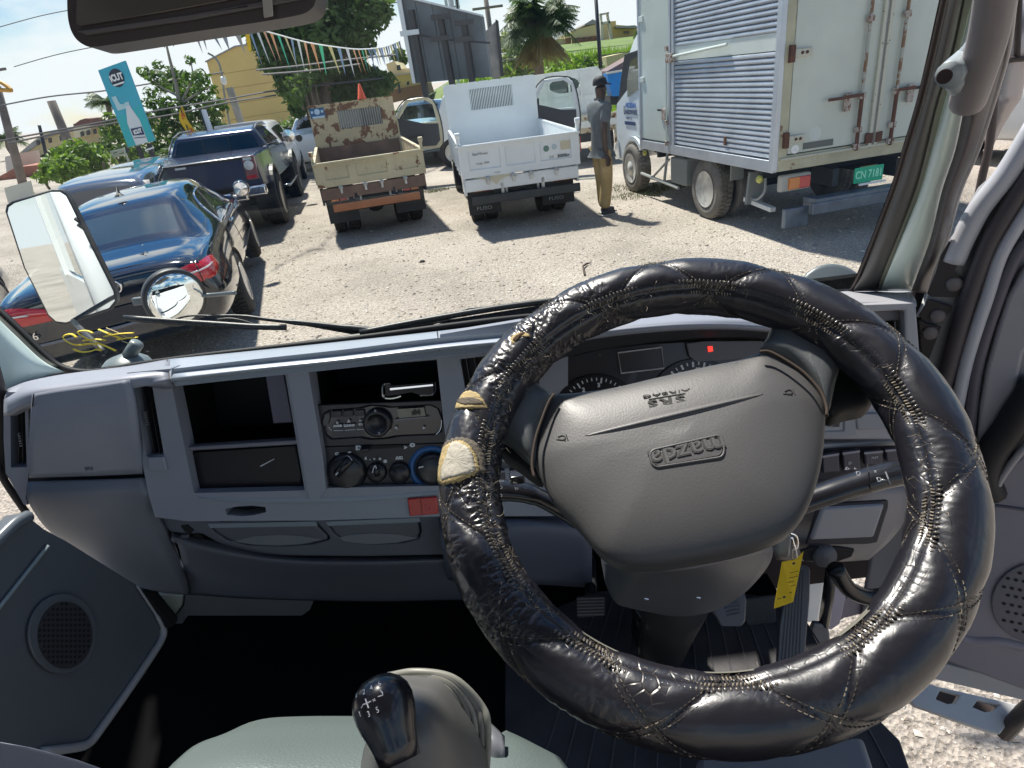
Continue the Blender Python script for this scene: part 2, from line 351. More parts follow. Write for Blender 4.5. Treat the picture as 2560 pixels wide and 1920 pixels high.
LG = leaf_mat('leaf_dark', (.07, .125, .028)); LB = leaf_mat('leaf_bright', (.13, .21, .035)); LM = leaf_mat('leaf_mid', (.075, .13, .03)); LY = leaf_mat('leaf_lime', (.2, .30, .05))
rnd = random.Random(11)
def blobset(px, Y, n):   # px: (x,y,radius px)
    return [(A(x, y, Y+rnd.uniform(-.8, .8)), r/F*Y/.9, n_ if (n_ := int(n*(r/50)**2)) else 1) for x, y, r in px]
Y = 21.
bs = blobset([(700, 20, 70), (780, 10, 75), (860, -10, 75), (930, 25, 42), (665, 60, 48), (725, 95, 55), (800, 80, 65), (875, 70, 55), (655, 100, 28), (905, 110, 30),
              (690, 145, 36), (735, 170, 45), (790, 150, 50), (860, 175, 45), (910, 200, 40), (732, 215, 34), (755, 252, 28), (800, 225, 45), (860, 235, 40), (930, 225, 38), (960, 205, 25), (745, 275, 18), (885, 250, 30)], Y, 520)
base = A(800, 300, Y); base.z = 0
tree('broadleaf_tree', 'large dark green broadleaf tree rising behind the rusty truck', base,
     [([A(818, 310, Y), A(815, 250, Y), A(820, 200, Y), A(835, 170, Y), A(870, 120, Y)], .26, .09), ([A(818, 250, Y), A(812, 210, Y), A(805, 175, Y), A(790, 120, Y), A(770, 60, Y)], .16, .05),
      ([A(790, 300, Y-.5), A(785, 250, Y-.5), A(775, 200, Y), A(760, 150, Y), A(740, 90, Y)], .12, .05), ([A(775, 300, Y-.6), A(765, 230, Y), A(740, 180, Y), A(700, 120, Y)], .07, .03)],
     [(c, r, int(n*1.7)) for c, r, n in bs], LG, .125, seed=3)
# lighter sapling stems at its foot
Y = 19.5
tree('sapling', 'pale thin stems with light leaves in front of the large tree', A(770, 300, Y)*Vector((1, 1, 0)) if False else Vector((A(770, 300, Y).x, Y, 0)),
     [([A(775+dx, 275, Y), A(765+dx, 235, Y), A(750+dx*1.4, 190+dy, Y)], .035, .015) for dx, dy in ((-15, 0), (0, 10), (14, 5), (28, 20))], blobset([(745, 215, 28), (765, 190, 22), (735, 245, 22)], Y, 300), LM, .09, seed=4)
# sparse umbrella-leaved tree beside the blue sign
Y = 22.
bs = blobset([(400, 100, 13), (372, 108, 10), (430, 95, 12), (395, 162, 12), (475, 150, 10), (360, 180, 14), (385, 195, 16), (430, 180, 14), (460, 190, 14), (500, 195, 20), (375, 232, 14), (410, 215, 18), (460, 225, 24), (510, 225, 26),
              (370, 258, 12), (405, 265, 24), (440, 285, 34), (390, 310, 30), (490, 265, 34), (540, 265, 26), (520, 300, 26), (460, 330, 36), (410, 350, 34), (545, 320, 18), (500, 340, 30), (420, 395, 25)], Y, 430)
tree('umbrella_leaf_tree', 'tall sparse tree with clustered leaves between the blue sign and the yellow building', Vector((A(460, 400, Y).x, Y, 0)),
     [([A(470, 400, Y), A(455, 300, Y), A(440, 210, Y), A(425, 150, Y), A(412, 95, Y)], .09, .025), ([A(450, 260, Y), A(480, 200, Y), A(478, 155, Y)], .04, .015), ([A(445, 240, Y), A(400, 215, Y), A(370, 180, Y)], .04, .015), ([A(448, 290, Y), A(410, 265, Y), A(372, 255, Y)], .04, .015), ([A(450, 260, Y), A(500, 230, Y), A(530, 215, Y)], .04, .015)],
     [(c, r, int(n*1.3)) for c, r, n in bs], LM, .10, seed=5, bark=M('bark_pale', (.32, .29, .25), .9, var=(4, .25)))
# bushes
def bush(label, px, Y, lm, ls, n, seed, name='bush', group=None):
    bs = blobset(px, Y, n); x = sum(b[0].x for b in bs)/len(bs)
    return tree(name, label, Vector((x, Y, 0)), [([Vector((x+dx, Y, 0)), Vector((x+dx*1.5, Y, 1.1))], .05, .02) for dx in (-.6, 0, .5)], bs, lm, ls, 'bush', group, seed=seed)
bush('bright green bush in front of the long building at far left', [(160, 392, 30), (195, 378, 30), (228, 385, 32), (128, 418, 24), (175, 415, 32), (222, 412, 32), (258, 408, 26), (108, 440, 18), (150, 435, 22)], 17., LB, .1, 520, 6)
bush('dark hedge bush directly below the blue sign', [(280, 330, 22), (290, 360, 30), (320, 385, 30), (360, 385, 35), (400, 400, 30), (275, 300, 16), (440, 390, 28)], 23., LM, .12, 520, 7)
bush('pale brushy bush left of the palm behind the billboard', [(1275, 110, 28), (1300, 140, 32), (1280, 165, 28), (1320, 175, 26), (1265, 100, 18), (1335, 120, 15)], 34., leaf_mat('leaf_grey', (.17, .2, .1)), .16, 420, 8)
bush('yellow-green bush below the right of the palm', [(1400, 170, 26), (1430, 150, 24), (1380, 185, 18), (1445, 185, 20)], 33., LY, .14, 420, 9)
bush('dark green bush left of the dark pole on the hillside', [(1460, 165, 22), (1480, 150, 18), (1500, 172, 16)], 31., LM, .13, 420, 10)
bush('round dark shrub beside the hilltop house', [(1598, 92, 13)], 52., LM, .25, 700, 12)
bush('low dark shrub behind the white pickup truck window', [(710, 330, 28), (740, 315, 28), (760, 335, 22)], 27., LM, .14, 500, 13)
tree('distant_tree', 'small dark round tree far off left of the billboard', Vector((A(1000, 130, 80).x, 80, 0)), [([A(1002, 175, 80), A(1000, 145, 80)], .3, .15)], blobset([(998, 135, 13), (1010, 150, 8), (985, 142, 8)], 80, 900), LM, .5, seed=14)
# shaggy hedge bank of tall grass on the slope
mb = MB(); rr = random.Random(2)
for _ in range(9000):
    x = rr.uniform(-2, 17); y = rr.uniform(26, 46); z = hz(x, y); h_ = rr.uniform(.15, .5)
    mb.add([(x-.05, y, z), (x+.05, y, z), (x+rr.uniform(-.15, .15), y, z+h_)], [(0, 1, 2)])
tag(mb.build('tall_grass', leaf_mat('grass_lime', (.16, .26, .04)), kind='stuff'), 'tall lime green grass covering the slope')
# palm
def palm(name, label, base, top, crown_r, nf, seed, skirt=True, r=.2, group=None):
    t = wthing(name, label, 'palm tree', base, group); rnd = random.Random(seed); top = Vector(top); base = Vector(base)
    P = [base.lerp(top, i/8)+Vector((.08*math.sin(i), 0, 0)) for i in range(9)]
    MB().tube(P, [r*(1.15-.35*i/8) for i in range(9)], 10).build('trunk', M('palm_bark', (.2, .16, .12), .9, bump=(9, .8, 4, .03)), t, smooth=True)
    def frond(mb, a, el, ln, dr, lw):
        d = Vector((math.cos(a), math.sin(a), 0)); pts = []
        for i in range(9):
            s_ = i/8; pts.append(top+d*(ln*s_*math.cos(el*(1-.3*s_)))+Vector((0, 0, ln*s_*math.sin(el)-dr*s_*s_*ln)))
        sd = Vector((-d.y, d.x, 0))
        for i in range(1, 9):
            a0, a1 = pts[i-1], pts[i]; dd = (a1-a0)
            for q in (0, .25, .5, .75):
                p = a0+dd*q; wl = lw*math.sin(math.pi*min(1, (i-1+q)/8*.85+.15))
                for sg in (-1, 1):
                    tip = p+sd*sg*wl*.75+dd.normalized()*wl*.4+Vector((0, 0, -wl*rnd.uniform(.35, .8))); e = dd.normalized()*.017*crown_r
                    mb.add([p-e, p+e, tip], [(0, 1, 2)])
        mb.tube(pts, [.02*crown_r/2*(1-i/9)+.004 for i in range(9)], 4)
    mb = MB()
    for i in range(nf): frond(mb, rnd.random()*6.28, rnd.uniform(-.1, 1.25), crown_r*rnd.uniform(.8, 1.1), rnd.uniform(.35, .75), crown_r*.42)
    mb.build('crown', leaf_mat('palm_leaf', (.06, .1, .035)), t)
    if skirt:
        mb = MB()
        for i in range(nf): frond(mb, rnd.random()*6.28, rnd.uniform(-1.35, -.9), crown_r*rnd.uniform(.55, .95), .1, crown_r*.22)
        mb.build('dead_fronds', leaf_mat('dry_leaf', (.28, .22, .1), .2), t)
    return t
Yp = 27.
pb = A(1352, 200, Yp); pt_ = A(1345, 55, Yp)
palm('palm_tree', 'tall shaggy palm with a skirt of dead fronds standing behind the white trucks', (pb.x, Yp, 0), pt_, 1.8, 66, 21)
p2 = A(265, 255, 60); palm('palm_tree', 'small distant palm just left of the blue sign', (p2.x, 60, 0), p2, 1.9, 20, 22, False, .25)
p2 = A(15, 345, 60); palm('palm_tree', 'distant palm crown at the left edge behind the utility pole', (p2.x, 60, 0), p2, 1.7, 20, 23, False, .25)
p2 = A(440, 205, 40); palm('palm_tree', 'palm seen through the sparse tree left of the yellow building', (p2.x, 40, 0), p2, 1.3, 20, 24, False, .2)
# ------------------------------------------------------------------ buildings
def wallpx(mb, pts, Y, depth):
    return mb.prism([A(x, y, Y) for x, y in pts], (0, depth, 0))
ylw = M('yellow_wall', (.66, .5, .2), .85, var=(.5, .1)); ylw2 = M('cream_wall', (.62, .52, .3), .85, var=(.4, .12))
roofm = M('roof_grey', (.3, .3, .3), .7, var=(1, .2)); brownm = M('brown_base', (.27, .14, .09), .85, var=(.5, .2)); win = M('dark_window', (.03, .035, .04), .12)
b = wthing('yellow_building', 'tall plain yellow gabled building between the trees', 'building', A(600, 300, 34)*Vector((1, 1, 0)) if False else Vector((A(600, 300, 34).x, 34, 0)))
mb = MB()
y0, y1 = 152, 345
for i in range(5):   # cladding courses with recessed joints between them
    f0, f1 = i/5, (i+1)/5-.006
    lft = lambda f: 516+f*50; rgt = lambda f: 712+f*40
    top = [(lft(f0), y0+f0*190), (rgt(f0), y0-30+f0*190)]
    if i == 0: top = [(516, 152), (586, 117), (650, 108), (712, 122)]
    o = MB(); wallpx(o, top+[(rgt(f1), y0-30+f1*190), (lft(f1), y0+f1*190)], 34, 7); o.build('wall_panel', ylw, b)
wallpx(MB(), [(518, 154), (710, 124), (750, 330), (566, 350)], 34.03, 6.9).build('wall_core', M('yellow_joint', (.42, .31, .12), .9), b)
mb = MB(); q = [(512, 153), (586, 114), (652, 104), (652, 108), (586, 118), (513, 156)]; wallpx(mb, q, 33.9, 7.4); mb.build('roof', roofm, b)
# hill houses, right
b = wthing('hilltop_house', 'cream hilltop building with brown base and white arch tower', 'building', Vector((A(1480, 110, 60).x, 60, 0)))
wallpx(MB(), [(1428, 78), (1478, 63), (1520, 55), (1524, 112), (1430, 122)], 60, 9).build('wall', ylw2, b)
wallpx(MB(), [(1518, 54), (1540, 52), (1540, 62), (1592, 66), (1594, 98), (1523, 112)], 60.3, 9).build('wall', ylw, b)
wallpx(MB(), [(1432, 96), (1500, 88), (1502, 112), (1432, 121)], 59.8, .15).build('porch_wall', brownm, b)
wallpx(MB(), [(1540, 97), (1594, 91), (1594, 99), (1540, 107)], 59.8, .3).build('base_wall', brownm, b)
wallpx(MB(), [(1462, 60), (1482, 48), (1500, 56), (1500, 59), (1462, 63)], 59.9, 9).build('roof', roofm, b)
wallpx(MB(), [(1538, 66), (1588, 63), (1596, 68), (1594, 70), (1540, 70)], 59.6, 10).build('roof', roofm, b)
for x in (1440, 1455, 1470, 1488): wallpx(MB(), [(x, 95), (x+9, 93.5), (x+9, 97), (x, 98)], 59.75, .1).build('window', win, b)
for x in (1560, 1568): wallpx(MB(), [(x, 78), (x+5, 77.4), (x+5, 83), (x, 84)], 60.2, .1).build('window', win, b)
wallpx(MB(), [(1414, 96), (1430, 92), (1432, 120), (1416, 122)], 60.5, 3).build('entrance', brownm, b)
wallpx(MB(), [(1390, 98), (1414, 97), (1414, 120), (1392, 122)], 61, 5).build('wall', ylw2, b)
tw = M('tower_white', (.6, .55, .46), .85)
for q in ([(1502, 35), (1505, 35), (1510, 112), (1502, 112)], [(1518, 31), (1521, 31), (1534, 108), (1528, 109)], [(1499, 34), (1523, 30), (1523, 34), (1499, 38)], [(1503, 55), (1526, 52), (1527, 58), (1504, 61)]):
    wallpx(MB(), q, 58.5, .6).build('tower_frame', tw, b)
# retaining wall / road on the hill
stone = M('terrace_stone', (.24, .22, .19), .9, bump=(3, .8, 5, .05), var=(1.5, .45))
for i, q in enumerate(([(1420, 128), (1600, 108), (1600, 116), (1420, 134)], [(1440, 146), (1600, 124), (1600, 130), (1440, 151)])):
    o = wallpx(MB(), q, 48-i*5, .5).build('terrace_wall', stone); tag(o, ['upper rough stone terrace wall on the green hillside', 'lower rough stone terrace wall on the green hillside'][i], 'wall', 'stone terrace walls on the hill')
o = wallpx(MB(), [(1515, 142), (1560, 132), (1575, 132), (1575, 175), (1520, 178)], 38, 3).build('plastered_shed', ylw2); tag(o, 'small cream plastered shed behind the blue tipper body', 'shed')
# houses left of billboard
b = wthing('cream_house', 'cream two-storey house with brown base left of the billboard', 'house', Vector((A(1020, 200, 44).x, 44, 0)))
wallpx(MB(), [(965, 160), (985, 153), (1000, 172), (1040, 170), (1040, 190), (975, 195)], 46, 6).build('upper_floor', ylw2, b)
wallpx(MB(), [(960, 193), (1060, 180), (1066, 208), (965, 228)], 44, 6).build('wall', ylw, b)
wallpx(MB(), [(960, 190), (1058, 177), (1058, 181), (960, 194)], 43.8, 7).build('roof', M('roof_beige', (.5, .42, .34), .8), b)
wallpx(MB(), [(965, 228), (1066, 208), (1075, 235), (970, 260)], 43.6, 5).build('base_wall', brownm, b)
for q in ([(991, 163), (1000, 162), (1003, 175), (993, 176)], [(1017, 204), (1023, 203), (1023, 212), (1017, 213)], [(994, 210), (999, 209), (1002, 232), (997, 233)]): wallpx(MB(), q, 43.5 if q[0][1] > 190 else 45.9, .1).build('window', win, b)
b = wthing('small_cottage', 'small yellow cottage peeking through the foot of the large tree', 'house', Vector((A(725, 250, 36).x, 36, 0)))
wallpx(MB(), [(700, 235), (745, 225), (765, 300), (712, 310)], 36, 5).build('wall', ylw, b); wallpx(MB(), [(695, 234), (750, 222), (750, 227), (696, 239)], 35.9, 6).build('roof', brownm, b)
# long building far left
b = wthing('long_building', 'long pale yellow building with grey roof receding at far left', 'building', Vector((A(150, 360, 58).x, 58, 0)))
wallpx(MB(), [(45, 385), (105, 335), (190, 318), (280, 300), (300, 345), (120, 380), (60, 410)], 58, 10).build('wall', ylw2, b)
wallpx(MB(), [(45, 388), (80, 355), (130, 330), (185, 318), (182, 324), (120, 342), (60, 385)], 57.8, 11).build('roof', roofm, b)
wallpx(MB(), [(183, 309), (225, 306), (228, 338), (186, 345)], 57.5, 4).build('wall', M('cream_white', (.68, .62, .45), .85), b)
for x in (90, 120, 148, 200, 215, 232, 250): wallpx(MB(), [(x, 352-.2*(x-90)), (x+7, 350-.2*(x-90)), (x+9, 362-.2*(x-90)), (x+2, 364-.2*(x-90))], 57.4 if x < 180 else 57.3, .1).build('window', win, b)
wallpx(MB(), [(228, 304), (292, 296), (298, 308), (232, 315)], 57.6, 4).build('roof', roofm, b)
b = wallpx(MB(), [(183, 312), (200, 300), (213, 296), (222, 297), (225, 314), (185, 317)], 55, 2).build('roof_gable', M('roof_tile', (.16, .08, .07), .8, var=(2, .3))); b.name = 'tiled_roof_house'; tag(b, 'dark red tiled gable roof rising above the long building', 'roof')
b = wthing('red_roof_house', 'low house with faded red roof at the left edge', 'house', Vector((A(50, 430, 34).x, 34, 0)))
wallpx(MB(), [(-60, 470), (0, 440), (40, 418), (100, 412), (110, 430), (40, 452), (30, 490), (-60, 520)], 34, 4).build('roof', M('roof_red', (.35, .15, .1), .85, var=(2, .35)), b)
wallpx(MB(), [(-60, 520), (30, 480), (100, 440), (115, 470), (40, 520), (-60, 560)], 34.2, 3).build('wall', M('house_pink', (.4, .3, .25), .9), b)
wallpx(MB(), [(12, 392), (38, 385), (45, 420), (16, 430)], 36, 2).build('chimney', M('concrete_pale', (.55, .56, .52), .9), b)
o = wallpx(MB(), [(10, 470), (75, 452), (84, 490), (20, 508)], 20, .05); o = o.build('white_panel', M('panel_white', (.6, .6, .52), .7)); o.name = 'sign_board'; tag(o, 'small weathered white board standing behind the left truck mirror', 'board')
# ------------------------------------------------------------------ blue sign
SY = 17.; SP = plane((0, SY, 0), (.0, -1, 0))
b = wthing('tall_sign', 'tall leaning-looking turquoise sign with round logo and bottle picture', 'sign', Vector((A(340, 400, SY).x, SY, 0)))
TL, TR, BR, BL = (245, 176), (311, 152), (386, 352), (320, 368)
plate('sign_panel', [TL, TR, BR, BL], [], SP, .08, M('sign_blue', (.05, .42, .56), .35, var=(.8, .15)), b, 0)
MB().tube([A(345, 365, SY+.12), Vector((A(360, 420, SY).x, SY+.12, 0))], .06, 8).build('post', M('steel_dark', (.06, .06, .065), .5, .6), b)
MB().tube([A(372, 358, SY+.12), Vector((A(388, 415, SY).x, SY+.12, 0))], .06, 8).build('post', M('steel_dark'), b)
Q = [TL, TR, BR, BL]
def onsign(uv): return quadpts(Q, uv)
def splate(nm, uv, lift, mat): return plate(nm, onsign(uv), [], SP, .004, mat, b, 0, lift=lift)
white = M('print_white', (.82, .84, .85), .5); black = M('print_black', (.03, .035, .05), .5)
splate('lower_panel', [(0, .62), (1, .55), (1, 1), (0, 1)], .008, M('sign_teal', (.03, .46, .50), .35))
splate('logo_disc', [(.52+.26*math.cos(t), .16+.115*math.sin(t)) for t in np.linspace(0, 6.28, 28)[:-1]], .012, black)
splate('logo_band', [(.30, .225), (.74, .225), (.70, .245), (.34, .245)], .018, white)
splate('bottle_cap', [(.45, .47), (.62, .47), (.62, .52), (.45, .52)], .014, M('sign_pale', (.45, .68, .72), .4))
splate('bottle', [(.46, .52), (.61, .52), (.68, .62), (.76, .72), (.76, 1), (.30, 1), (.30, .72), (.38, .62)], .014, M('bottle_white', (.7, .75, .78), .4))
splate('pour_splash', [(.10, .36), (.26, .36), (.30, .47), (.55, .50), (.50, .54), (.14, .54)], .013, M('sign_pale'))
splate('bottle_label', [(.33, .79), (.74, .80), (.74, .90), (.33, .88)], .02, M('print_navy', (.03, .05, .13), .5))
splate('label_stripe', [(.33, .905), (.74, .925), (.74, .935), (.33, .915)], .02, M('print_navy'))
lx = A(311, 152, SY)-A(245, 176, SY)
for s_, u, v, h_ in (('iCUT', .52, .155, 17), ('iCUT', .54, .845, 10)):
    q = onsign([(u, v)])[0]; ptext('logo_text', s_, q[0], q[1], SP, h_, white, b, lift=.025, ang=-16, sx=.75, bold=.01)
o = wallpx(MB(), [(362, 374), (384, 367), (384, 371), (363, 378)], 16.8, .03).build('street_name_board', white); tag(o, 'tiny white board hanging at the foot of the turquoise sign', 'board')
# ------------------------------------------------------------------ billboard seen from behind
b = wthing('billboard', 'large grey billboard seen from the back on three dark posts', 'billboard', Vector((A(1100, 260, 24).x, 24, 0)))
def bp(x, y): # plane of the billboard turns away to the right
    return PL(x, y, BPL)
BPL = plane(A(1000, 100, 20), (-.38, -1, 0))
bgm = M('billboard_back', (.15, .17, .19), .7, var=(.8, .3)); 
mb = MB(); pts = [(995, -10), (1207, 42), (1228, 192), (1037, 208)]; 
for i in range(5):   # sheet panels
    f0, f1 = i/5, (i+1)/5-.008; q = quadpts(pts, [(f0, 0), (f1, 0), (f1, 1), (f0, 1)])
    MB().prism([PL(*c, BPL) for c in q], -BPL[1]*.12 if False else Vector((.05, .12, 0))).build('sheet_panel', bgm, b)
MB().prism([PL(x, y, BPL) for x, y in [(990, -14), (1003, -8), (1040, 208), (1032, 208)]], Vector((.0, -.15, 0))).build('edge_frame', M('alu', (.6, .63, .66), .4, .7), b)
MB().prism([PL(x, y, BPL) for x, y in [(990, -16), (1208, 38), (1208, 42), (990, -10)]], Vector((.0, -.12, 0))).build('edge_frame', M('alu'), b)
dk = M('steel_dark')
for a_, c_ in (((1028, 25), (1072, 275)), ((1101, 45), (1130, 205)), ((1160, 58), (1180, 200))):
    p = plane(BPL[0]+Vector((0, -.25, 0)), BPL[1]); q0, q1 = PL(*a_, p), PL(*c_, p)
    d = (q1-q0); q1 = q0+d*(q0.z/-d.z) if d.z < 0 else q1
    MB().box((q0+q1)/2, (.14, .14, (q0-q1).length), (q0-q1).to_track_quat('Z', 'Y').to_matrix()).build('post', dk, b)
for a_ in ((1024, 82), (1101, 42), (1160, 56), (1100, 96), (1160, 98)):
    p = plane(BPL[0]+Vector((0, -.4, 0)), BPL[1]); c = PL(*a_, p); MB().box(c, (.5, .1, .12)).build('bracket', M('alu') if a_[0] < 1030 else dk, b)
MB().tube([PL(*c, plane(BPL[0]+Vector((0, -.3, 0)), BPL[1])) for c in ((1030, 84), (1105, 98), (1162, 103), (1225, 107))], .025, 6).build('tie_bar', dk, b)
b = wthing('side_billboard', 'narrow pale billboard edge standing right of the large grey billboard', 'billboard', Vector((A(1245, 200, 25).x, 25, 0)))
wallpx(MB(), [(1214, 78), (1242, 50), (1256, 192), (1230, 195)], 25, .4).build('board', M('worn_board', (.42, .4, .38), .6, var=(1.2, .5)), b)
for q in ([(1203, 62), (1213, 66), (1228, 192), (1216, 192)], [(1239, 48), (1246, 52), (1260, 190), (1252, 192)]): wallpx(MB(), q, 24.8, .3).build('post', dk, b)
# ------------------------------------------------------------------ poles, lamp, flags
wood = M('pole_wood', (.2, .17, .15), .9, var=(3, .3))
def pole(name, label, cat, p0, p1, Y, r, mat=wood, arms=(), group=None):
    b = wthing(name, label, cat, Vector((A(*p1, Y).x, Y, 0)), group); q0, q1 = A(*p0, Y), A(*p1, Y); d = q1-q0
    q1 = q0+d*(q0.z/-d.z); MB().tube([q0, q1], [r*.8, r], 8).build('shaft', mat, b, smooth=True)
    for a0, a1, ar in arms: MB().tube([A(*a0, Y-.1), A(*a1, Y-.1)], ar, 6).build('cross_arm', mat, b)
    return b
pole('utility_pole', 'grey utility pole with insulator at the far left edge', 'pole', (-8, 215), (52, 440), 26, .16, arms=(((-5, 175), (14, 172), .05), ((-4, 272), (12, 274), .05)), group='utility poles along the street')
pole('utility_pole', 'short thick leaning grey pole left of the turquoise sign', 'pole', (128, 252), (170, 355), 28, .2, group='utility poles along the street')
pole('thin_post', 'thin dark post left of the thick grey pole', 'pole', (98, 313), (115, 385), 30, .08, M('steel_dark'))
pole('utility_pole', 'grey pole with wide cross arm behind the billboard', 'pole', (1212, -20), (1224, 65), 40, .16, arms=(((1181, 24), (1257, 14), .07),), group='utility poles along the street')
pole('dark_pole', 'thin dark pole rising beside the hilltop building', 'pole', (1488, -30), (1502, 175), 30, .09, M('steel_dark'))
b = wthing('antenna_mast', 'cell antenna mast with panel antennas above the billboard', 'antenna', Vector((A(1124, 60, 45).x, 45, 0)))
MB().tube([A(1122, -20, 45), Vector((A(1130, 100, 45).x, 45, 0))], .1, 6).build('mast', M('alu'), b)
for x, y in ((1116, 12), (1131, 8), (1142, 14), (1146, 20)): MB().box(A(x, y, 45), (.18, .15, .9)).build('panel_antenna', M('antenna_grey', (.5, .53, .58), .5), b)
MB().tube([A(1108, 18, 45), A(1150, 16, 45)], .04, 5).build('rail', dk, b)
b = wthing('street_lamp', 'old street lamp on a thin curved arm before the yellow building', 'street lamp', Vector((A(572, 330, 25).x, 25, 0)))
q = A(575, 330, 25); MB().tube(cr([A(520, 133, 25), A(535, 142, 25), A(548, 160, 25), A(555, 190, 25), A(565, 260, 25), Vector((A(590, 400, 25).x, 25, 0))], 4), .035, 6).build('shaft', M('steel_grey', (.3, .3, .28), .5, .5), b)
MB().lathe([(.02, 0), (.09, -.04), (.09, -.2), (.04, -.28)], A(556, 190, 24.9), n=10).build('lamp_head', white, b)
MB().box(A(592, 275, 24), (.22, .1, 1.4), Matrix.Rotation(R(-3), 3, 'Y')).build('banner', M('worn_board'), b)
MB().tube([A(598, 300, 24), Vector((A(606, 330, 24).x, 24, 0))], .04, 6).build('post', M('steel_grey'), b)
# feather flag
FY = 14.5; FP_ = plane((0, FY, 0), (0, -1, 0))
b = wthing('feather_flag', 'yellow feather flag with orange lettering above the blue pickup', 'flag', Vector((A(480, 345, FY).x, FY, 0)))
fl = cr([Vector((x, y, 0)) for x, y in ((452, 266), (447, 280), (452, 305), (465, 330), (478, 350), (500, 350), (488, 330), (470, 300), (458, 275))], 4, True)
P = [(p.x, p.y) for p in fl]
MB().prism([A(x, y, FY)+Vector((0, .03*math.sin(y*.12), 0)) for x, y in P], (0, .01, 0)).build('cloth', M('flag_yellow', (.85, .55, .02), .6), b)
ptext('lettering', 'S', 459, 293, FP_, 15, M('flag_orange', (.62, .13, .02), .6), b, lift=.05, ang=-5, sx=.8, bold=.02)
ptext('lettering', 'A', 480, 333, FP_, 20, M('flag_orange'), b, lift=.05, ang=-5, sx=.7, bold=.02)
MB().tube([A(450, 268, FY), A(468, 320, FY), Vector((A(505, 420, FY).x, FY, 0))], .012, 6).build('pole', dk, b)
b = wthing('white_flag', 'narrow white banner flag right of the yellow feather flag', 'flag', Vector((A(525, 330, FY).x, FY, 0)))
wallpx(MB(), [(501, 275), (514, 273), (532, 325), (518, 330)], FY, .02).build('cloth', white, b); wallpx(MB(), [(499, 276), (501, 275), (519, 330), (515, 330)], FY-.02, .02).build('pole', dk, b)
q = A(517, 329, FY); MB().tube([q, Vector((q.x+.3, FY, 0))], .015, 6).build('pole', dk, b)
# pennants
def bunting(label, pts, Y0, Y1, n, cols, h, seed, group='pennant strings over the yard'):
    b = wthing('pennant_string', label, 'bunting', A(*pts[0], Y0), group); k = len(pts)
    P = cr([A(x, y, Y0+(Y1-Y0)*i/(k-1)) for i, (x, y) in enumerate(pts)], 12); rr = random.Random(seed)
    MB().tube(P, .012, 4).build('string', white, b)
    for i in range(n):
        f = (i+.5)/n*(len(P)-1); j = int(f); p = P[j].lerp(P[min(j+1, len(P)-1)], f-j); d = (P[min(j+1, len(P)-1)]-P[j]).normalized()
        wd = .07*rr.uniform(.8, 1.1); hh = h*rr.uniform(.85, 1.1); tip = p+Vector((rr.uniform(-.02, .1), rr.uniform(-.1, .1), -hh))
        v = [p-d*wd, p+d*wd, tip]; MB().prism(v, (0, .006, 0)).build('pennant', cols[i % len(cols)], b)
pc = [M('pn_blue', (.25, .35, .5), .7), M('pn_white', (.75, .76, .74), .7), M('pn_peach', (.8, .42, .22), .7), M('pn_orange', (.8, .38, .16), .7), M('pn_green', (.08, .55, .3), .7), M('pn_yellow', (.7, .6, .25), .7)]
bunting('coloured pennant string sloping down across the large tree', [(610, 62), (700, 88), (780, 108), (880, 122), (925, 122)], 11, 17, 19, pc, .52, 1)
bunting('dark pennants hanging in the gap left of the billboard', [(925, 122), (965, 116), (1000, 102)], 17, 19, 13, [M('pn_slate', (.14, .16, .2), .7), pc[0], pc[5]], .42, 2)
bunting('few grey pennants dangling under the interior mirror', [(470, 60), (520, 62), (600, 62)], 10, 11, 5, [M('pn_grey', (.35, .36, .38), .7)], .36, 3)
o = wallpx(MB(), [(607, 58), (620, 66), (628, 125), (622, 130)], 10.8, .02).build('yellow_pennant', M('flag_yellow')); o.name = 'pennant'; tag(o, 'large yellow pennant hanging at the left end of the coloured string', 'pennant')
# wires
wm = M('cable', (.08, .08, .09), .6)
def wire(pts, Y0, Y1, r, label):
    k = len(pts); tag(MB().tube(cr([A(x, y, Y0+(Y1-Y0)*i/(k-1)) for i, (x, y) in enumerate(pts)], 6), r, 4).build('cable', wm), label, 'cable', 'overhead cables across the street')
WLS = ['single overhead cable crossing the sky behind the top of the turquoise sign', 'faint thin cable high in the sky left of the interior mirror', 'upper of two heavy cables crossing the lower half of the turquoise sign', 'lower of two heavy cables crossing the lower half of the turquoise sign', 'upper pale cable crossing the large tree under the pennants', 'lower pale cable crossing the large tree under the pennants', 'short faint cable in the top left corner of the sky', 'cable passing behind the palm skirt', 'faint cable behind the top of the large tree beside the interior mirror', 'sagging cable low across the hillside right of the palm']
for i, (pts, ya, yb) in enumerate([([(-20, 268), (120, 242), (260, 227), (400, 205), (560, 180)], 24, 24), ([(35, 167), (110, 145), (180, 128), (300, 105)], 26, 24), ([(-20, 355), (120, 330), (290, 298), (400, 275), (560, 249), (700, 225), (960, 195)], 20, 20),
            ([(20, 358), (150, 332), (300, 305), (420, 288), (560, 258), (690, 238)], 20, 20), ([(640, 175), (760, 163), (880, 148), (990, 137)], 18, 18), ([(655, 186), (780, 176), (900, 160)], 18, 18), ([(-10, 70), (100, 40), (200, 20)], 26, 26), ([(1250, 150), (1330, 145), (1420, 135)], 30, 30), ([(690, 45), (850, 20), (1000, 5)], 26, 26), ([(1330, 182), (1400, 186), (1500, 172), (1580, 150)], 30, 30)]):
    wire(pts, ya, yb, .022 if i not in (6, 1) else .014, WLS[i])
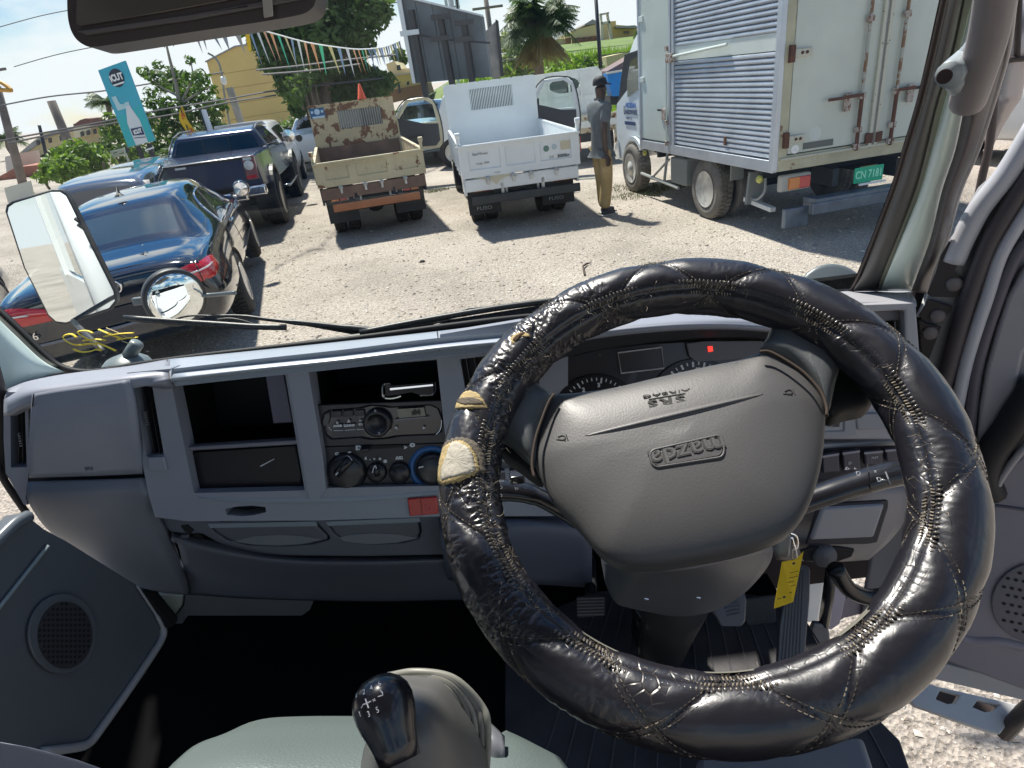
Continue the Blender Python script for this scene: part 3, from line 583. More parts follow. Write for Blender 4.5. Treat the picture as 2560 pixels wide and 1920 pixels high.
# gate, fence
b = wthing('metal_gate', 'small white metal frame gate beyond the parked cars', 'gate', Vector((A(300, 420, 17.5).x, 17.5, 0)))
gm = M('gate_cream', (.55, .54, .42), .6)
for a_, c_ in (((277, 378), (296, 425)), ((309, 372), (328, 420)), ((277, 380), (309, 373)), ((281, 392), (314, 385)), ((279, 391), (310, 375))): MB().tube([A(*a_, 17.5), A(*c_, 17.5)], .03, 6).build('bar', gm, b)
mb = MB(); rr = random.Random(6)
b = wthing('wire_fence', 'chain fence with slim posts in front of the hillside', 'fence', (3, 26, 0))
for i in range(9):
    x = -1+i*1.6; MB().tube([(x, 25, 0), (x, 25, 1.75)], .035, 6).build('post', M('steel_grey'), b)
for z in (.5, 1.1, 1.7): MB().tube([(-1, 25, z), (11.8, 25, z)], .01, 4).build('wire', M('steel_grey'), b)
o = MB().lathe([(.0, .26), (.02, .25), (.075, .02), (.09, 0)], Vector(A(905, 248, 13)), n=14)
tag(o.build('traffic_cone', M('cone_red', (.75, .1, .03), .5), smooth=True), 'small red cone sticking up above the rusty truck guard', 'traffic cone')
# ================================================================== vehicles
rub = M('tyre_rubber', (.022, .022, .024), .85, bump=(60, .3), var=(8, .3)); dust = M('tyre_dusty', (.16, .15, .135), .95, var=(6, .35), bump=(50, .4))
blackp = M('black_plastic', (.018, .018, .02), .5); chassis = M('chassis_dark', (.025, .03, .035), .7, var=(5, .4)); chrome = M('chrome', (.8, .8, .82), .08, 1.)
wglass = M('car_glass', (.012, .018, .02), .03, coat=1.); redl = M('lamp_red', (.5, .012, .02), .12, coat=1.); amber = M('lamp_amber', (.6, .18, .02), .15, coat=1.); clearl = M('lamp_clear', (.6, .62, .62), .1, coat=1.)
steelw = M('wheel_steel', (.5, .51, .5), .45, .5, var=(9, .3)); alloy = M('wheel_alloy', (.55, .56, .58), .25, .8)
def wheel(parent, c, r, w_, side, rimmat=alloy, tmat=rub, dish=0., spokes=5, name='wheel', rr=.62, dark=blackp):
    """c centre of tyre, side=+1 outward is +x"""
    c = Vector(c); mb = MB(); h = w_/2
    prof = [(r*rr, -h), (r*.8, -h*1.02), (r*.94, -h*.95), (r*.985, -h*.75), (r, -h*.4), (r, h*.4), (r*.985, h*.75), (r*.94, h*.95), (r*.8, h*1.02), (r*rr, h), (r*rr*.98, h*.6), (r*rr*.98, -h)]
    mb.lathe(prof, c, (side, 0, 0), 36); t = mb.build('wheel', tmat, parent, smooth=True)
    mb = MB()
    for i in range(40):   # tread blocks
        a = 2*math.pi*i/40
        for q in (-.5, .5):
            p = c+Vector((side*h*.45*q*1.6, math.cos(a+q*.08)*r*1.0, math.sin(a+q*.08)*r)); mb.box(p, (h*.62, r*.115, .022), Matrix.Rotation(a-math.pi/2, 3, 'X'))
    mb.build('tread', tmat, t)
    mb = MB(); R0 = r*rr
    mb.lathe([(R0*1.0, h*1.0), (R0*1.03, h*1.06), (R0*.97, h*1.0), (R0*.9, h*.6-dish), (R0*.55, h*.55-dish), (R0*.5, h*.75-dish), (R0*.25, h*.8-dish), (R0*.22, h*.9-dish), (0, h*.92-dish)], c, (side, 0, 0), 30)
    mb.build('rim', rimmat, t, smooth=True)
    mb = MB()
    for i in range(spokes):
        a = 2*math.pi*i/spokes+.3; p = c+Vector((side*(h*.58-dish+.004), math.cos(a)*R0*.72, math.sin(a)*R0*.72))
        mb.lathe([(R0*.13, 0), (R0*.13, .004), (0, .005)], p, (side, 0, 0), 10)
    mb.build('rim_hole', dark, t); return t
def carbody(parent, st, paint, arches, wins, sub=2, name='body'):
    """st rows: y, zb, zm, zbelt, ztop, wl, wm, wbelt, wtop. wins: {(i0,i1,j0,j1): name}"""
    rows = []
    for (y, zb, zm, zl, zt, wl, wm, wb, wt) in st:
        half = [(wl*.9, zb), (wl, zb+.03), (wm, zm-.12), (wm, zm+.02), (wb+.02, zl-.03), (wb-.01, zl), (wt+.03, zt-.05), (wt-.03, zt-.012), (wt*.5, zt+.012)]
        rows.append([Vector((x, y, z)) for x, z in half]+[Vector((-x, y, z)) for x, z in reversed(half)])
    mb = MB(); nc = len(rows[0]); mb.grid(rows, True)
    mb.f += [tuple(reversed(range(nc))), tuple((len(rows)-1)*nc+j for j in range(nc))]; mb.mi = [0]*len(mb.f)
    idx = {}
    for k, (key, (nm, mt_)) in enumerate(wins.items()):
        for i in range(key[0], key[1]):
            for j in range(key[2], key[3]):
                mb.mi[i*nc+j] = k+2; idx[k+2] = (nm, mt_)
    me = bpy.data.meshes.new('t'); me.from_pydata([tuple(v) for v in mb.v], [], mb.f)
    for i in range(len(wins)+2): me.materials.append(paint if i == 0 else (blackp if i == 1 else list(wins.values())[i-2][1]))
    me.polygons.foreach_set('material_index', mb.mi); me.update()
    bm = bmesh.new(); bm.from_mesh(me); bmesh.ops.recalc_face_normals(bm, faces=bm.faces); bm.to_mesh(me); bm.free()
    o = bpy.data.objects.new('t', me); COL.objects.link(o); d = o.modifiers.new('u', 'SUBSURF'); d.levels = d.render_levels = sub
    for (ay, az, ar) in arches:
        cu = MB().lathe([(ar, -1.3), (ar, 1.3)], (0, ay, az), (1, 0, 0), 32); c = cu.build('c', [paint, blackp], None); c.data.polygons.foreach_set('material_index', [1]*len(c.data.polygons))
        # keep the middle of the car solid: cut only the outer 30 cm
        for v in c.data.vertices: pass
        d = o.modifiers.new('b', 'BOOLEAN'); d.object = c; d.operation = 'DIFFERENCE'; d.solver = 'EXACT'
    dg = bpy.context.evaluated_depsgraph_get(); m2 = bpy.data.meshes.new_from_object(o.evaluated_get(dg))
    for x in [q for q in COL.objects if q.name.startswith('c') and q.parent is None and q.type == 'MESH' and (q.name == 'c' or q.name.startswith('c.'))]: bpy.data.objects.remove(x)
    bpy.data.objects.remove(o)
    bm = bmesh.new(); bm.from_mesh(m2); out = []
    for k in sorted({f.material_index for f in bm.faces}):
        b2 = bm.copy(); bmesh.ops.delete(b2, geom=[f for f in b2.faces if (f.material_index != k if k >= 2 else f.material_index >= 2)], context='FACES')
        if k == 1: b2.free(); continue
        m3 = bpy.data.meshes.new(name); b2.to_mesh(m3); b2.free()
        m3.polygons.foreach_set('use_smooth', [True]*len(m3.polygons))
        m3.materials.append(paint if k < 2 else idx[k][1])
        if k < 2: m3.materials.append(blackp)
        else: m3.polygons.foreach_set('material_index', [0]*len(m3.polygons))
        m3.set_sharp_from_angle(angle=R(35))
        if k >= 2:   # split islands into separate panes
            q = link(bpy.data.objects.new(idx[k][0], m3), parent)
        else: q = link(bpy.data.objects.new(name, m3), parent)
        out.append(q)
    bm.free(); return out
def lp(x, y, z): return Vector((x, y, z))
# ---- black sedan
bp_ = M('paint_black_blue', (.006, .009, .018), .08, coat=1., var=(1.5, .3))
a = thing('parked_car', 'black sedan with red tail lamps parked in front of our truck at left', 'car', (-3.13, 5.28, -.02), R(15.5)); a.rotation_euler = (0, R(-4), R(15.5)); SC = .95
def sc(rows, s=SC, z=1.): return [tuple(v*s*(z if 1 <= k <= 4 else 1) for k, v in enumerate(r)) for r in rows]
ST = sc([(-.26, .42, .62, .80, .84, .66, .74, .70, .66), (-.24, .34, .62, .86, .90, .74, .84, .76, .68), (-.16, .28, .60, .90, .945, .82, .91, .80, .70), (.25, .26, .60, .93, .975, .86, .945, .84, .70), (.60, .26, .60, .935, .985, .87, .95, .85, .66), (.66, .26, .60, .94, 1.0, .87, .95, .85, .65), (1.35, .25, .60, .95, 1.29, .87, .95, .87, .54), (1.42, .25, .60, .95, 1.31, .87, .95, .87, .545),
         (2.1, .24, .60, .95, 1.38, .87, .95, .88, .56), (2.85, .24, .60, .94, 1.35, .87, .95, .88, .55), (2.95, .24, .6, .94, 1.33, .87, .95, .88, .54), (3.7, .24, .60, .92, 1.02, .87, .95, .86, .60), (4.3, .25, .58, .82, .90, .86, .94, .82, .55), (4.75, .28, .52, .66, .72, .76, .86, .72, .5), (4.85, .35, .5, .58, .62, .6, .7, .6, .4)], SC, 1.)
BD = carbody(a, ST, bp_, [(1.05*SC, .33*SC, .37*SC), (3.95*SC, .33*SC, .37*SC)], {(5, 6, 7, 10): ('rear_window', M('tinted_glass', (.02, .04, .055), .06, coat=1.)), (6, 10, 5, 6): ('side_window', wglass), (6, 10, 11, 12): ('side_window', wglass), (10, 11, 7, 10): ('windshield', wglass)})
from mathutils.bvhtree import BVHTree
TR = []
for o_ in BD:
    tb = BVHTree.FromPolygons([v.co for v in o_.data.vertices], [tuple(p.vertices) for p in o_.data.polygons]); TR.append(tb)
def cast(o, d):
    d = Vector(d).normalized(); b = None
    for t in TR:
        h = t.ray_cast(o, d)
        if h[0] is not None and (b is None or h[3] < b[2]): b = (h[0], h[1] if h[1].dot(d) < 0 else -h[1], h[3])
    return (b[0], b[1]) if b else (o+d, -d)
for s_ in (-1, 1):
    for yy in (1.05, 3.95): wheel(a, (s_*.83*SC, yy*SC, .33*SC), .33*SC, .2, s_)
    rows = []   # tail lamp skin wraps the rear corner, 1 cm proud of the body
    for t in np.linspace(0, 1, 15):
        S0 = Vector((s_*(.30+1.2*t), -1.2+.85*t, 0)); T0 = Vector((s_*(.30+.30*t), .25, 0)); r_ = []
        z0 = .66+.02*t+.035*max(0, t-.75)*4; z1 = .72+.10*min(1, t*2.2)-.02*max(0, t-.8)*5
        for q in np.linspace(0, 1, 6): z = z0+(z1-z0)*q; p_, n_ = cast(Vector((S0.x, S0.y, z)), T0-S0); r_.append(p_+n_*(.004+.012*math.sin(math.pi*q)**.4*math.sin(math.pi*min(1, t+.02))**.3))
        rows.append(r_)
    L1 = MB().grid(rows).build('tail_lamp', redl, a, smooth=True)
    P_ = [rows[k][3]+Vector((s_*.002, -.006, 0)) for k in range(5, 12)]; MB().tube(P_, .007, 6).build('light_bar', clearl, L1, smooth=True)
    MB().tube([p+Vector((0, -.004, 0)) for p in rows[8]], .004, 5).build('lamp_gap', blackp, L1)
    # window trim follows the body surface
    def on(y, z, lift=.004): p_, n_ = cast(Vector((s_*3, y, z)), Vector((-s_, 0, 0))); return p_+n_*lift
    for P in ([(1.42, .93), (1.8, .935), (2.3, .935), (2.9, .93)], [(1.42, .93), (1.50, 1.03), (1.62, 1.13), (1.85, 1.21), (2.2, 1.235), (2.5, 1.215), (2.75, 1.12), (2.95, .95)]):
        MB().tube(cr([on(y*SC, z*SC) for y, z in P], 5), .008, 6).build('window_trim', chrome, a)
    MB().tube([on(2.05*SC, z*SC, .002) for z in (.3, .45, .6, .75, .88)], .003, 4).build('door_gap', blackp, a)
    for yy in (1.85, 2.75): MB().tube([on(yy, .80, .002), on(yy+.1, .805, .02), on(yy+.2, .80, .002)], .010, 6).build('door_handle', chrome, a)
    m_ = MB().lathe([(0, -.07), (.07, -.05), (.10, .0), (.09, .05), (.085, .06)], (s_*1.0, 2.85, 1.0), (0, -1, 0), 18); h_ = m_.build('door_mirror', bp_, a, smooth=True); MB().lathe([(.08, 0), (.0, .004)], (s_*1.0, 2.78, 1.0), (0, -1, 0), 18).build('mirror_glass', chrome, h_)
    MB().box((s_*.92, 2.85, .96), (.12, .04, .03)).build('mirror_arm', bp_, a)
for i in range(4):
    mb = MB(); P = [(math.cos(t)*.048+(i-1.5)*.07, -.275, .80+math.sin(t)*.048) for t in np.linspace(0, 6.28, 25)[:-1]]; mb.tube(P, .007, 6, closed=True); mb.build('badge_ring', chrome, a)
text('badge', 'A6', frame((-.60, -.27, .58), (1, 0, 0), (0, -1, 0)), .085, chrome, a, ext=.003)
MB().box((0, -.27, .585), (.52, .012, .12)).build('plate_recess', blackp, a)
MB().tube([lp(-.66, -.25, .50), lp(0, -.28, .49), lp(.66, -.25, .50)], .012, 6).build('bumper_strip', M('strip_grey', (.2, .2, .22), .4), a)
MB().tube(cr([(lambda h: h[0]+h[1]*.002)(cast(Vector((x, -.12, 2)), (0, 0, -1))) for x in (-.62, -.3, 0, .3, .62)], 5), .003, 4).build('boot_gap', blackp, a)
MB().lathe([(0, .0), (.05, .005), (.02, .03), (.012, .035)], (.0, 1.50, 1.305), n=12).build('antenna_base', blackp, a)
MB().add([(-.008, 1.44, 1.33), (.008, 1.44, 1.33), (0, 1.60, 1.33), (0, 1.56, 1.41)], [(0, 1, 2), (0, 3, 1), (1, 3, 2), (0, 2, 3)]).build('antenna_fin', blackp, a)
# ---- generic distant car
def car(label, loc, rz, paint, kind='suv', s=1., lamps=True, group='cars parked on the left side of the yard', openwin=False):
    a = thing('parked_car', label, 'car', loc, rz, group)
    if kind == 'suv': rows = [(.0, .5, .75, .95, 1.0, .66, .78, .74, .66), (.05, .38, .72, 1.0, 1.06, .76, .86, .78, .66), (.12, .34, .7, 1.02, 1.1, .82, .9, .82, .64), (.45, .3, .68, 1.05, 1.50, .84, .9, .84, .56), (.52, .3, .68, 1.05, 1.53, .84, .9, .84, .57), (1.2, .3, .68, 1.04, 1.6, .84, .9, .84, .58), (2.5, .3, .68, 1.0, 1.58, .84, .9, .84, .57), (2.6, .3, .68, 1.0, 1.56, .84, .9, .84, .56), (3.3, .3, .66, .98, 1.1, .84, .9, .82, .6), (4.0, .32, .62, .86, .95, .8, .88, .76, .5), (4.3, .4, .58, .7, .75, .6, .7, .6, .4)]
    else: rows = [(.0, .42, .62, .86, .9, .64, .74, .70, .64), (.03, .34, .62, .92, .97, .74, .84, .76, .66), (.10, .28, .60, .95, 1.0, .82, .88, .80, .68), (.35, .26, .60, .96, 1.03, .84, .9, .82, .64), (.42, .26, .60, .96, 1.06, .84, .9, .82, .62), (1.1, .25, .60, .96, 1.40, .84, .9, .84, .54), (1.2, .25, .60, .96, 1.42, .84, .9, .84, .55), (2.4, .24, .60, .94, 1.44, .84, .9, .84, .55), (2.5, .24, .6, .94, 1.42, .84, .9, .84, .54), (3.3, .24, .60, .92, 1.02, .84, .9, .82, .60), (4.0, .28, .58, .8, .86, .8, .88, .76, .5), (4.3, .35, .5, .62, .66, .6, .7, .6, .4)]
    rows = sc(rows, s); k = 2 if kind == 'suv' else 4; n = len(rows)
    gr = M('open_boot_dark', (.06, .06, .065), .9) if openwin else wglass
    carbody(a, rows, paint, [(.9*s, .33*s, .4*s), (3.3*s, .33*s, .4*s)], {(k, k+1, 7, 10): ('rear_window', gr), (k+2, n-4, 5, 6): ('side_window', wglass), (k+2, n-4, 11, 12): ('side_window', wglass), (n-4, n-3, 7, 10): ('windshield', wglass)})
    for s_ in (-1, 1):
        for yy in (.9, 3.3): wheel(a, (s_*.8*s, yy*s, .34*s), .34*s, .2, s_)
        if lamps: MB().lathe([(0, -.02), (.07, -.01), (.1, .03), (.1, .1)], (s_*.72*s, .10*s, .9*s), (s_*.5, -1, 0), 6).build('tail_lamp', redl, a)
        MB().lathe([(0, -.06), (.07, -.04), (.09, .0), (.08, .05), (0, .055)], (s_*.98*s, 2.75*s, 1.05*s), (0, -1, 0), 12).build('door_mirror', blackp, a)
    return a
silver_blue = M('paint_silver_blue', (.10, .12, .16), .14, .4, coat=1.); dkblue = M('paint_navy', (.01, .022, .07), .22, coat=.5); wpaint = M('paint_white', (.72, .73, .74), .2, coat=.6, var=(1, .06))
g1 = G(180, 560); o = car('grey-blue hatchback with its rear window open and a crumpled grey cover inside', (-4.95, 8.5, -.14), R(15), silver_blue, 'suv', .92, openwin=True)
mb = MB(); rows = [[Vector((-.62+1.24*i/10, .30+.22*j/4, 1.04+.30*j/4+.05*mnoise.noise(Vector((i*.9, j*.8, 1))))) for i in range(11)] for j in range(5)]; mb.grid(rows); mb.build('crumpled_cover', M('grey_cover', (.35, .34, .35), .6), o, smooth=True, solid=.01)
o = car('blue-grey car with roof fin between the hatchback and the blue pickup', (-5.9, 11.3, -.1), R(12), M('paint_bluegrey', (.05, .075, .12), .12, .3, coat=1.), 'suv', .86)
MB().add([(-.012, .55, 1.55), (.012, .55, 1.55), (0, .8, 1.58), (0, .62, 1.68)], [(0, 1, 2), (0, 3, 1), (1, 3, 2), (0, 2, 3)]).build('antenna_fin', blackp, o)
o = car('silver car at the left edge half hidden behind the truck door mirror', (-6.5, 5.2, -.3), R(16), M('paint_silver', (.35, .37, .4), .2, .5, coat=1.), 'sedan', .95)
o = car('white crossover with red tail lamps between the blue pickup and the rusty truck', (-5.15, 14.9, 0), R(9.5), wpaint, 'suv', 1.0)
MB().add([(-.55, .55, 1.52), (.55, .55, 1.52), (.5, .42, 1.60), (-.5, .42, 1.60)], [(0, 1, 2, 3)]).build('roof_spoiler', wpaint, o, solid=.02)
o = car('white saloon partly hidden just left of the rusty truck', (-4.6, 19.5, 0), R(8), wpaint, 'sedan', 1.05)
o = car('light blue saloon seen through the open door of the rusty truck', (-1.2, 22, 0), R(172), M('paint_ltblue', (.35, .5, .62), .15, coat=1.), 'sedan', 1.05)
# ---- blue pickup
a = thing('pickup_truck', 'dark blue lifted pickup truck with large off-road tyres and clear tail lamps', 'pickup truck', (-4.46, 10.75, 0), R(9))
pu = dkblue
def hexa(mb, rows): return mb.grid(rows, True)
def slab(nm, pts, mat, bev=.02, par=None): # rows of rings
    mb = MB(); mb.grid([[Vector(p) for p in r] for r in pts], True); n = len(pts[0]); mb.f += [tuple(reversed(range(n))), tuple((len(pts)-1)*n+j for j in range(n))]; mb.mi = [0]*len(mb.f)
    return mb.build(nm, mat, par, bevel=bev)
def ring(y, xs, zs): return [(xs[0], y, zs[0]), (xs[1], y, zs[1]), (xs[2], y, zs[2]), (xs[3], y, zs[3])]
slab('bed', [[(-.9, 0, .78), (.9, 0, .78), (.86, .0, 1.24), (-.86, .0, 1.24)], [(-.95, .5, .72), (.95, .5, .72), (.88, .5, 1.25), (-.88, .5, 1.25)], [(-.95, 1.7, .72), (.95, 1.7, .72), (.88, 1.7, 1.25), (-.88, 1.7, 1.25)]], pu, .03, a)
MB().box((0, -.012, 1.02), (1.34, .03, .40)).build('tailgate', pu, a, bevel=.012)
MB().box((0, -.02, 1.215), (1.66, .06, .035)).build('tailgate_cap', blackp, a, bevel=.008)
MB().box((-.25, -.032, 1.19), (.16, .008, .05)).build('sticker', M('print_white'), a)
slab('cab', [[(-.92, 1.72, .7), (.92, 1.72, .7), (.88, 1.72, 1.26), (-.88, 1.72, 1.26)], [(-.95, 4.3, .7), (.95, 4.3, .7), (.85, 4.3, 1.15), (-.85, 4.3, 1.15)], [(-.9, 5.0, .75), (.9, 5.0, .75), (.78, 5.0, 1.0), (-.78, 5.0, 1.0)]], pu, .03, a)
slab('cab_roof', [[(-.84, 1.74, 1.24), (.84, 1.74, 1.24), (.68, 1.82, 1.55), (-.68, 1.82, 1.55)], [(-.85, 2.3, 1.24), (.85, 2.3, 1.24), (.68, 2.3, 1.61), (-.68, 2.3, 1.61)], [(-.85, 3.2, 1.2), (.85, 3.2, 1.2), (.66, 3.1, 1.60), (-.66, 3.1, 1.60)], [(-.84, 3.8, 1.15), (.84, 3.8, 1.15), (.66, 3.3, 1.55), (-.66, 3.3, 1.55)]], pu, .05, a)
def tri_at(pts, mat, nm, par, th=.012, b=0.):
    P = [Vector(p) for p in pts]; n = (P[1]-P[0]).cross(P[2]-P[0]).normalized(); return MB().prism(P, n*th).build(nm, mat, par, bevel=b)
q = [(-.74, 1.70, 1.24), (.74, 1.70, 1.24), (.66, 1.775, 1.46), (.60, 1.785, 1.50), (-.60, 1.785, 1.50), (-.66, 1.775, 1.46)]
w_ = tri_at(q, wglass, 'rear_window', a, .012, .003)
for x in (-.22, .22): MB().box((x, 1.728, 1.37), (.016, .012, .26), Matrix.Rotation(R(-18), 3, 'X')).build('window_divider', blackp, w_)
for s_ in (-1, 1):
    for (y0, y1, t0, t1) in ((1.95, 2.55, 2.02, 2.5), (2.62, 3.45, 2.6, 3.15)):
        P = [(s_*.845, y0, 1.28), (s_*.845, y1, 1.26), (s_*.69, t1, 1.51), (s_*.69, t0, 1.51)]; P = P if s_ > 0 else P[::-1]; tri_at(P, wglass, 'side_window', a)
    MB().tube([(s_*.86, 1.74, 1.27), (s_*.70, 1.83, 1.57), (s_*.69, 2.3, 1.63), (s_*.68, 3.1, 1.62)], .014, 6).build('roof_rail', M('strip_grey'), a)
    for yy in (.95, 4.25):
        MB().lathe([(.5, .0), (.5, .06), (.44, .06), (.44, -.3)], (s_*.93, yy, .50), (s_, 0, 0), 28).build('wheel_arch_flare', blackp, a)
        wheel(a, (s_*.86, yy, .43), .43, .30, s_, rimmat=M('rim_dark', (.06, .06, .065), .3, .6))
    L1 = MB().box((s_*.775, -.02, 1.06), (.19, .05, .36)).build('tail_lamp', M('lamp_smoke', (.25, .1, .1), .12, coat=1.), a, bevel=.012)
    MB().lathe([(.0, .0), (.07, .0), (.075, .012), (.06, .02), (0, .03)], (s_*.76, -.044, 1.10), (0, -1, 0), 16).build('round_lens', clearl, L1); MB().box((s_*.76, -.046, .925), (.15, .01, .05)).build('red_lens', redl, L1); MB().box((s_*.76, -.046, 1.20), (.13, .01, .04)).build('clear_lens', clearl, L1)
    MB().lathe([(0, -.08), (.09, -.06), (.13, 0), (.12, .06), (0, .07)], (s_*1.1, 3.3, 1.3), (0, -1, 0), 14).build('door_mirror', chrome, a)
    MB().box((s_*1.0, 2.6, .52), (.16, 1.5, .04)).build('side_step', chrome, a, bevel=.01)
    MB().box((s_*.80, -.12, .72), (.3, .14, .16)).build('bumper_end', chrome, a, bevel=.03)
MB().box((0, -.12, .66), (1.3, .12, .14)).build('bumper', chrome, a, bevel=.03)
MB().box((0, 2.4, .55), (.9, 4.4, .28)).build('chassis', chassis, a)
MB().tube([(-.9, .95, .43), (.9, .95, .43)], .07, 10).build('axle', chassis, a)
# ---- dump trucks
def rustmat(name, base, sc_, thr, rust=(.17, .065, .025)):
    mt = M(name, base, .6, var=(2.5, .18), var2=(sc_, thr, rust), bump=(30, .3)); return mt
def dump_truck(nm, label, loc, rz, paint, guardm, innerm, W, zb, zt, L, gz_, ya, bump_m, flap, hgt, white):
    a = thing(nm, label, 'dump truck', loc, rz)
    # tailgate with sunken panels
    H_ = zt-zb; fr = [(-W, 0, zb), (W, 0, zb), (W, 0, zt), (-W, 0, zt)]; hs = []
    xs = [(-W+.12, -.27), (-.2, .2), (.27, W-.12)] if white else [(-W+.14, -.32), (-.2, .24), (.36, W-.1)]
    for x0, x1 in xs: hs.append([(x0, 0, zb+.1), (x1, 0, zb+.1), (x1, 0, zt-.07), (x0, 0, zt-.07)])
    t = MB().prism(fr, (0, .035, 0), hs).build('tailgate', paint, a, bevel=.004)
    MB().box((0, .028, (zb+zt)/2), (2*W-.02, .012, H_-.04)).build('tailgate_skin', paint, t)
    MB().box((0, -.012, zt-.012), (2*W+.02, .05, .03)).build('top_rail', paint, t, bevel=.006)
    # hinges / corner posts
    for s_ in (-1, 1):
        slab('corner_hinge', [[(s_*(W-.01)-.02, .02, zt-.04), (s_*(W-.01)+.02, .02, zt-.04), (s_*(W-.01)+.02, .10, zt-.04), (s_*(W-.01)-.02, .10, zt-.04)], [(s_*(W-.01)-.02, -.01, zt+.13), (s_*(W-.01)+.02, -.01, zt+.13), (s_*(W-.01)+.02, .05, zt+.13), (s_*(W-.01)-.02, .05, zt+.13)]], paint, .008, a)
        MB().lathe([(0, -.03), (.035, -.03), (.035, .03), (0, .03)], (s_*(W-.01), .015, zt+.13), (1, 0, 0), 12).build('hinge_pin', paint, a)
        # side boards
        sd = MB().prism([(s_*W, .03, zb), (s_*W, L, zb), (s_*W, L, zt), (s_*W, .03, zt)], (-s_*.035, 0, 0)).build('side_board', paint, a, bevel=.004)
        for k in range(6): MB().box((s_*(W+.012), .3+k*(L-.5)/5, (zb+zt)/2), (.02, .05, H_-.06)).build('stiffener', paint, sd)
        MB().box((s_*(W-.015), L/2, zt+.004), (.05, L-.06, .02)).build('top_rail', paint, sd)
    MB().box((0, L/2, zb+.03), (2*W-.07, L-.1, .03)).build('bed_floor', innerm, a)
    # guard panel with louvred window
    gw = W*(.98); wz0, wz1, wx0, wx1 = (gz_-.43, gz_-.10, -.36, .38) if white else (gz_-.44, gz_-.13, -.27, .52)
    gm = [(-gw, L, zb), (gw, L, zb), (gw, L, gz_), (-gw, L, gz_)]
    hole = [(wx0, L, wz0), (wx1, L, wz0), (wx1, L, wz1), (wx0, L, wz1)]
    gd = MB().prism(gm, (0, .04, 0), [hole]).build('head_guard', guardm, a, bevel=.004)
    n_ = 26 if white else 18
    for i in range(n_):
        x = wx0+(wx1-wx0)*(i+.5)/n_; MB().box((x, L+.012, (wz0+wz1)/2), ((wx1-wx0)/n_*(.5 if white else .3), .012, wz1-wz0)).build('louvre_bar', guardm if white else M('bar_grey', (.3, .33, .33), .5), gd)
    for i in range(8): MB().box((-gw+.12+i*(2*gw-.24)/7, L+.0, gz_+.004), (.16, .06, .014)).build('rim_bead', guardm, gd)
    # cab beyond the guard
    cy0, cy1 = L+.12, L+1.5; cz = gz_-.06; cab = M('cab_'+('white' if white else 'cream'), (.72, .74, .75) if white else (.6, .56, .42), .25, coat=.5)
    slab('cab', [[(-.80, cy0, .62), (.80, cy0, .62), (.72, cy0, cz), (-.72, cy0, cz)], [(-.82, cy1-.4, .6), (.82, cy1-.4, .6), (.70, cy1-.4, cz+.02), (-.70, cy1-.4, cz+.02)], [(-.80, cy1+.1, .55), (.80, cy1+.1, .55), (.66, cy1-.25, cz-.05), (-.66, cy1-.25, cz-.05)]], cab, .04, a)
    tri_at([(wx0-.05, cy0-.014, wz0), (wx1+.05, cy0-.014, wz0), (wx1+.05, cy0-.014, wz1), (wx0-.05, cy0-.014, wz1)], M('cab_glass', (.05, .08, .08), .08, coat=1.), 'rear_window', a)
    # open right door, hinged at the front
    hx, hy = .82, cy1-.15; ang = R(68)
    def D(u, z, o=0.): # u metres from hinge, o outward normal
        return (hx+u*math.sin(ang)+o*math.cos(ang), hy-u*math.cos(ang)+o*math.sin(ang), z)
    d0, d1 = .05, 1.0; zt_ = cz-.04; zw = 1.22
    outp = [(d0, .72), (d1-.12, .70), (d1, .82), (d1+.02, 1.2), (d1-.06, zt_-.12), (d1-.22, zt_), (.34, zt_-.01), (d0, 1.36)]
    hol = [(d0+.10, zw+.02), (d1-.08, zw), (d1-.12, zt_-.16), (d1-.26, zt_-.06), (.38, zt_-.07), (d0+.09, 1.36)]
    dr = MB().prism([D(*q_) for q_ in outp], Vector(D(0, 0, .06))-Vector(D(0, 0, 0)), [[D(*q_) for q_ in hol]]).build('door', cab, a, bevel=.01)
    inn = [(d0+.06, .78), (d1-.16, .76), (d1-.06, .86), (d1-.05, 1.18), (d0+.62, 1.20), (d0+.30, 1.30), (d0+.06, 1.36)]
    MB().prism([D(*q_, -.015) for q_ in inn], Vector(D(0, 0, .014))-Vector(D(0, 0, 0))).build('door_trim', M('trim_slate', (.05, .055, .07), .7), dr, bevel=.004)
    MB().tube(cr([Vector(D(*q_, -.012)) for q_ in outp], 4, True), .012, 6, closed=True).build('rubber_seal', blackp, dr)
    MB().prism([D(*q_, .02) for q_ in hol], Vector(D(0, 0, .006))-Vector(D(0, 0, 0))).build('window_glass', glass('pane_glass', (.9, .95, .93)), dr)
    MB().box(D(.45, .98, -.03), (.34, .03, .03), Matrix.Rotation(ang-math.pi/2, 3, 'Z')).build('armrest', blackp, dr, bevel=.006)
    MB().tube(cr([Vector(D(0, 1.5, .1)), Vector(D(.14, 1.42, .22)), Vector(D(.1, 1.05, .2)), Vector(D(0, 1.0, .1))], 4), .014, 6).build('mirror_arm', blackp, a)
    MB().box(D(.16, 1.28, .24), (.03, .18, .34)).build('side_mirror', blackp, a, bevel=.02)
    # chassis, axle, wheels
    for x in (-.36, .36): MB().box((x, 2.2, .56), (.07, 4.3, .16)).build('frame_rail', chassis, a)
    MB().box((0, .06, zb-.10), (2*W-.06, .08, .16)).build('rear_sill', paint if white else innerm, a, bevel=.01)
    MB().box((0, .25, .55), (.9, .1, .14)).build('cross_member', chassis, a)
    MB().tube([(-.6, ya, .36), (.6, ya, .36)], .08, 10).build('axle', chassis, a); MB().lathe([(0, -.14), (.12, -.1), (.15, 0), (.12, .1), (0, .14)], (0, ya, .36), (0, 1, 0), 14).build('differential', chassis, a, smooth=True)
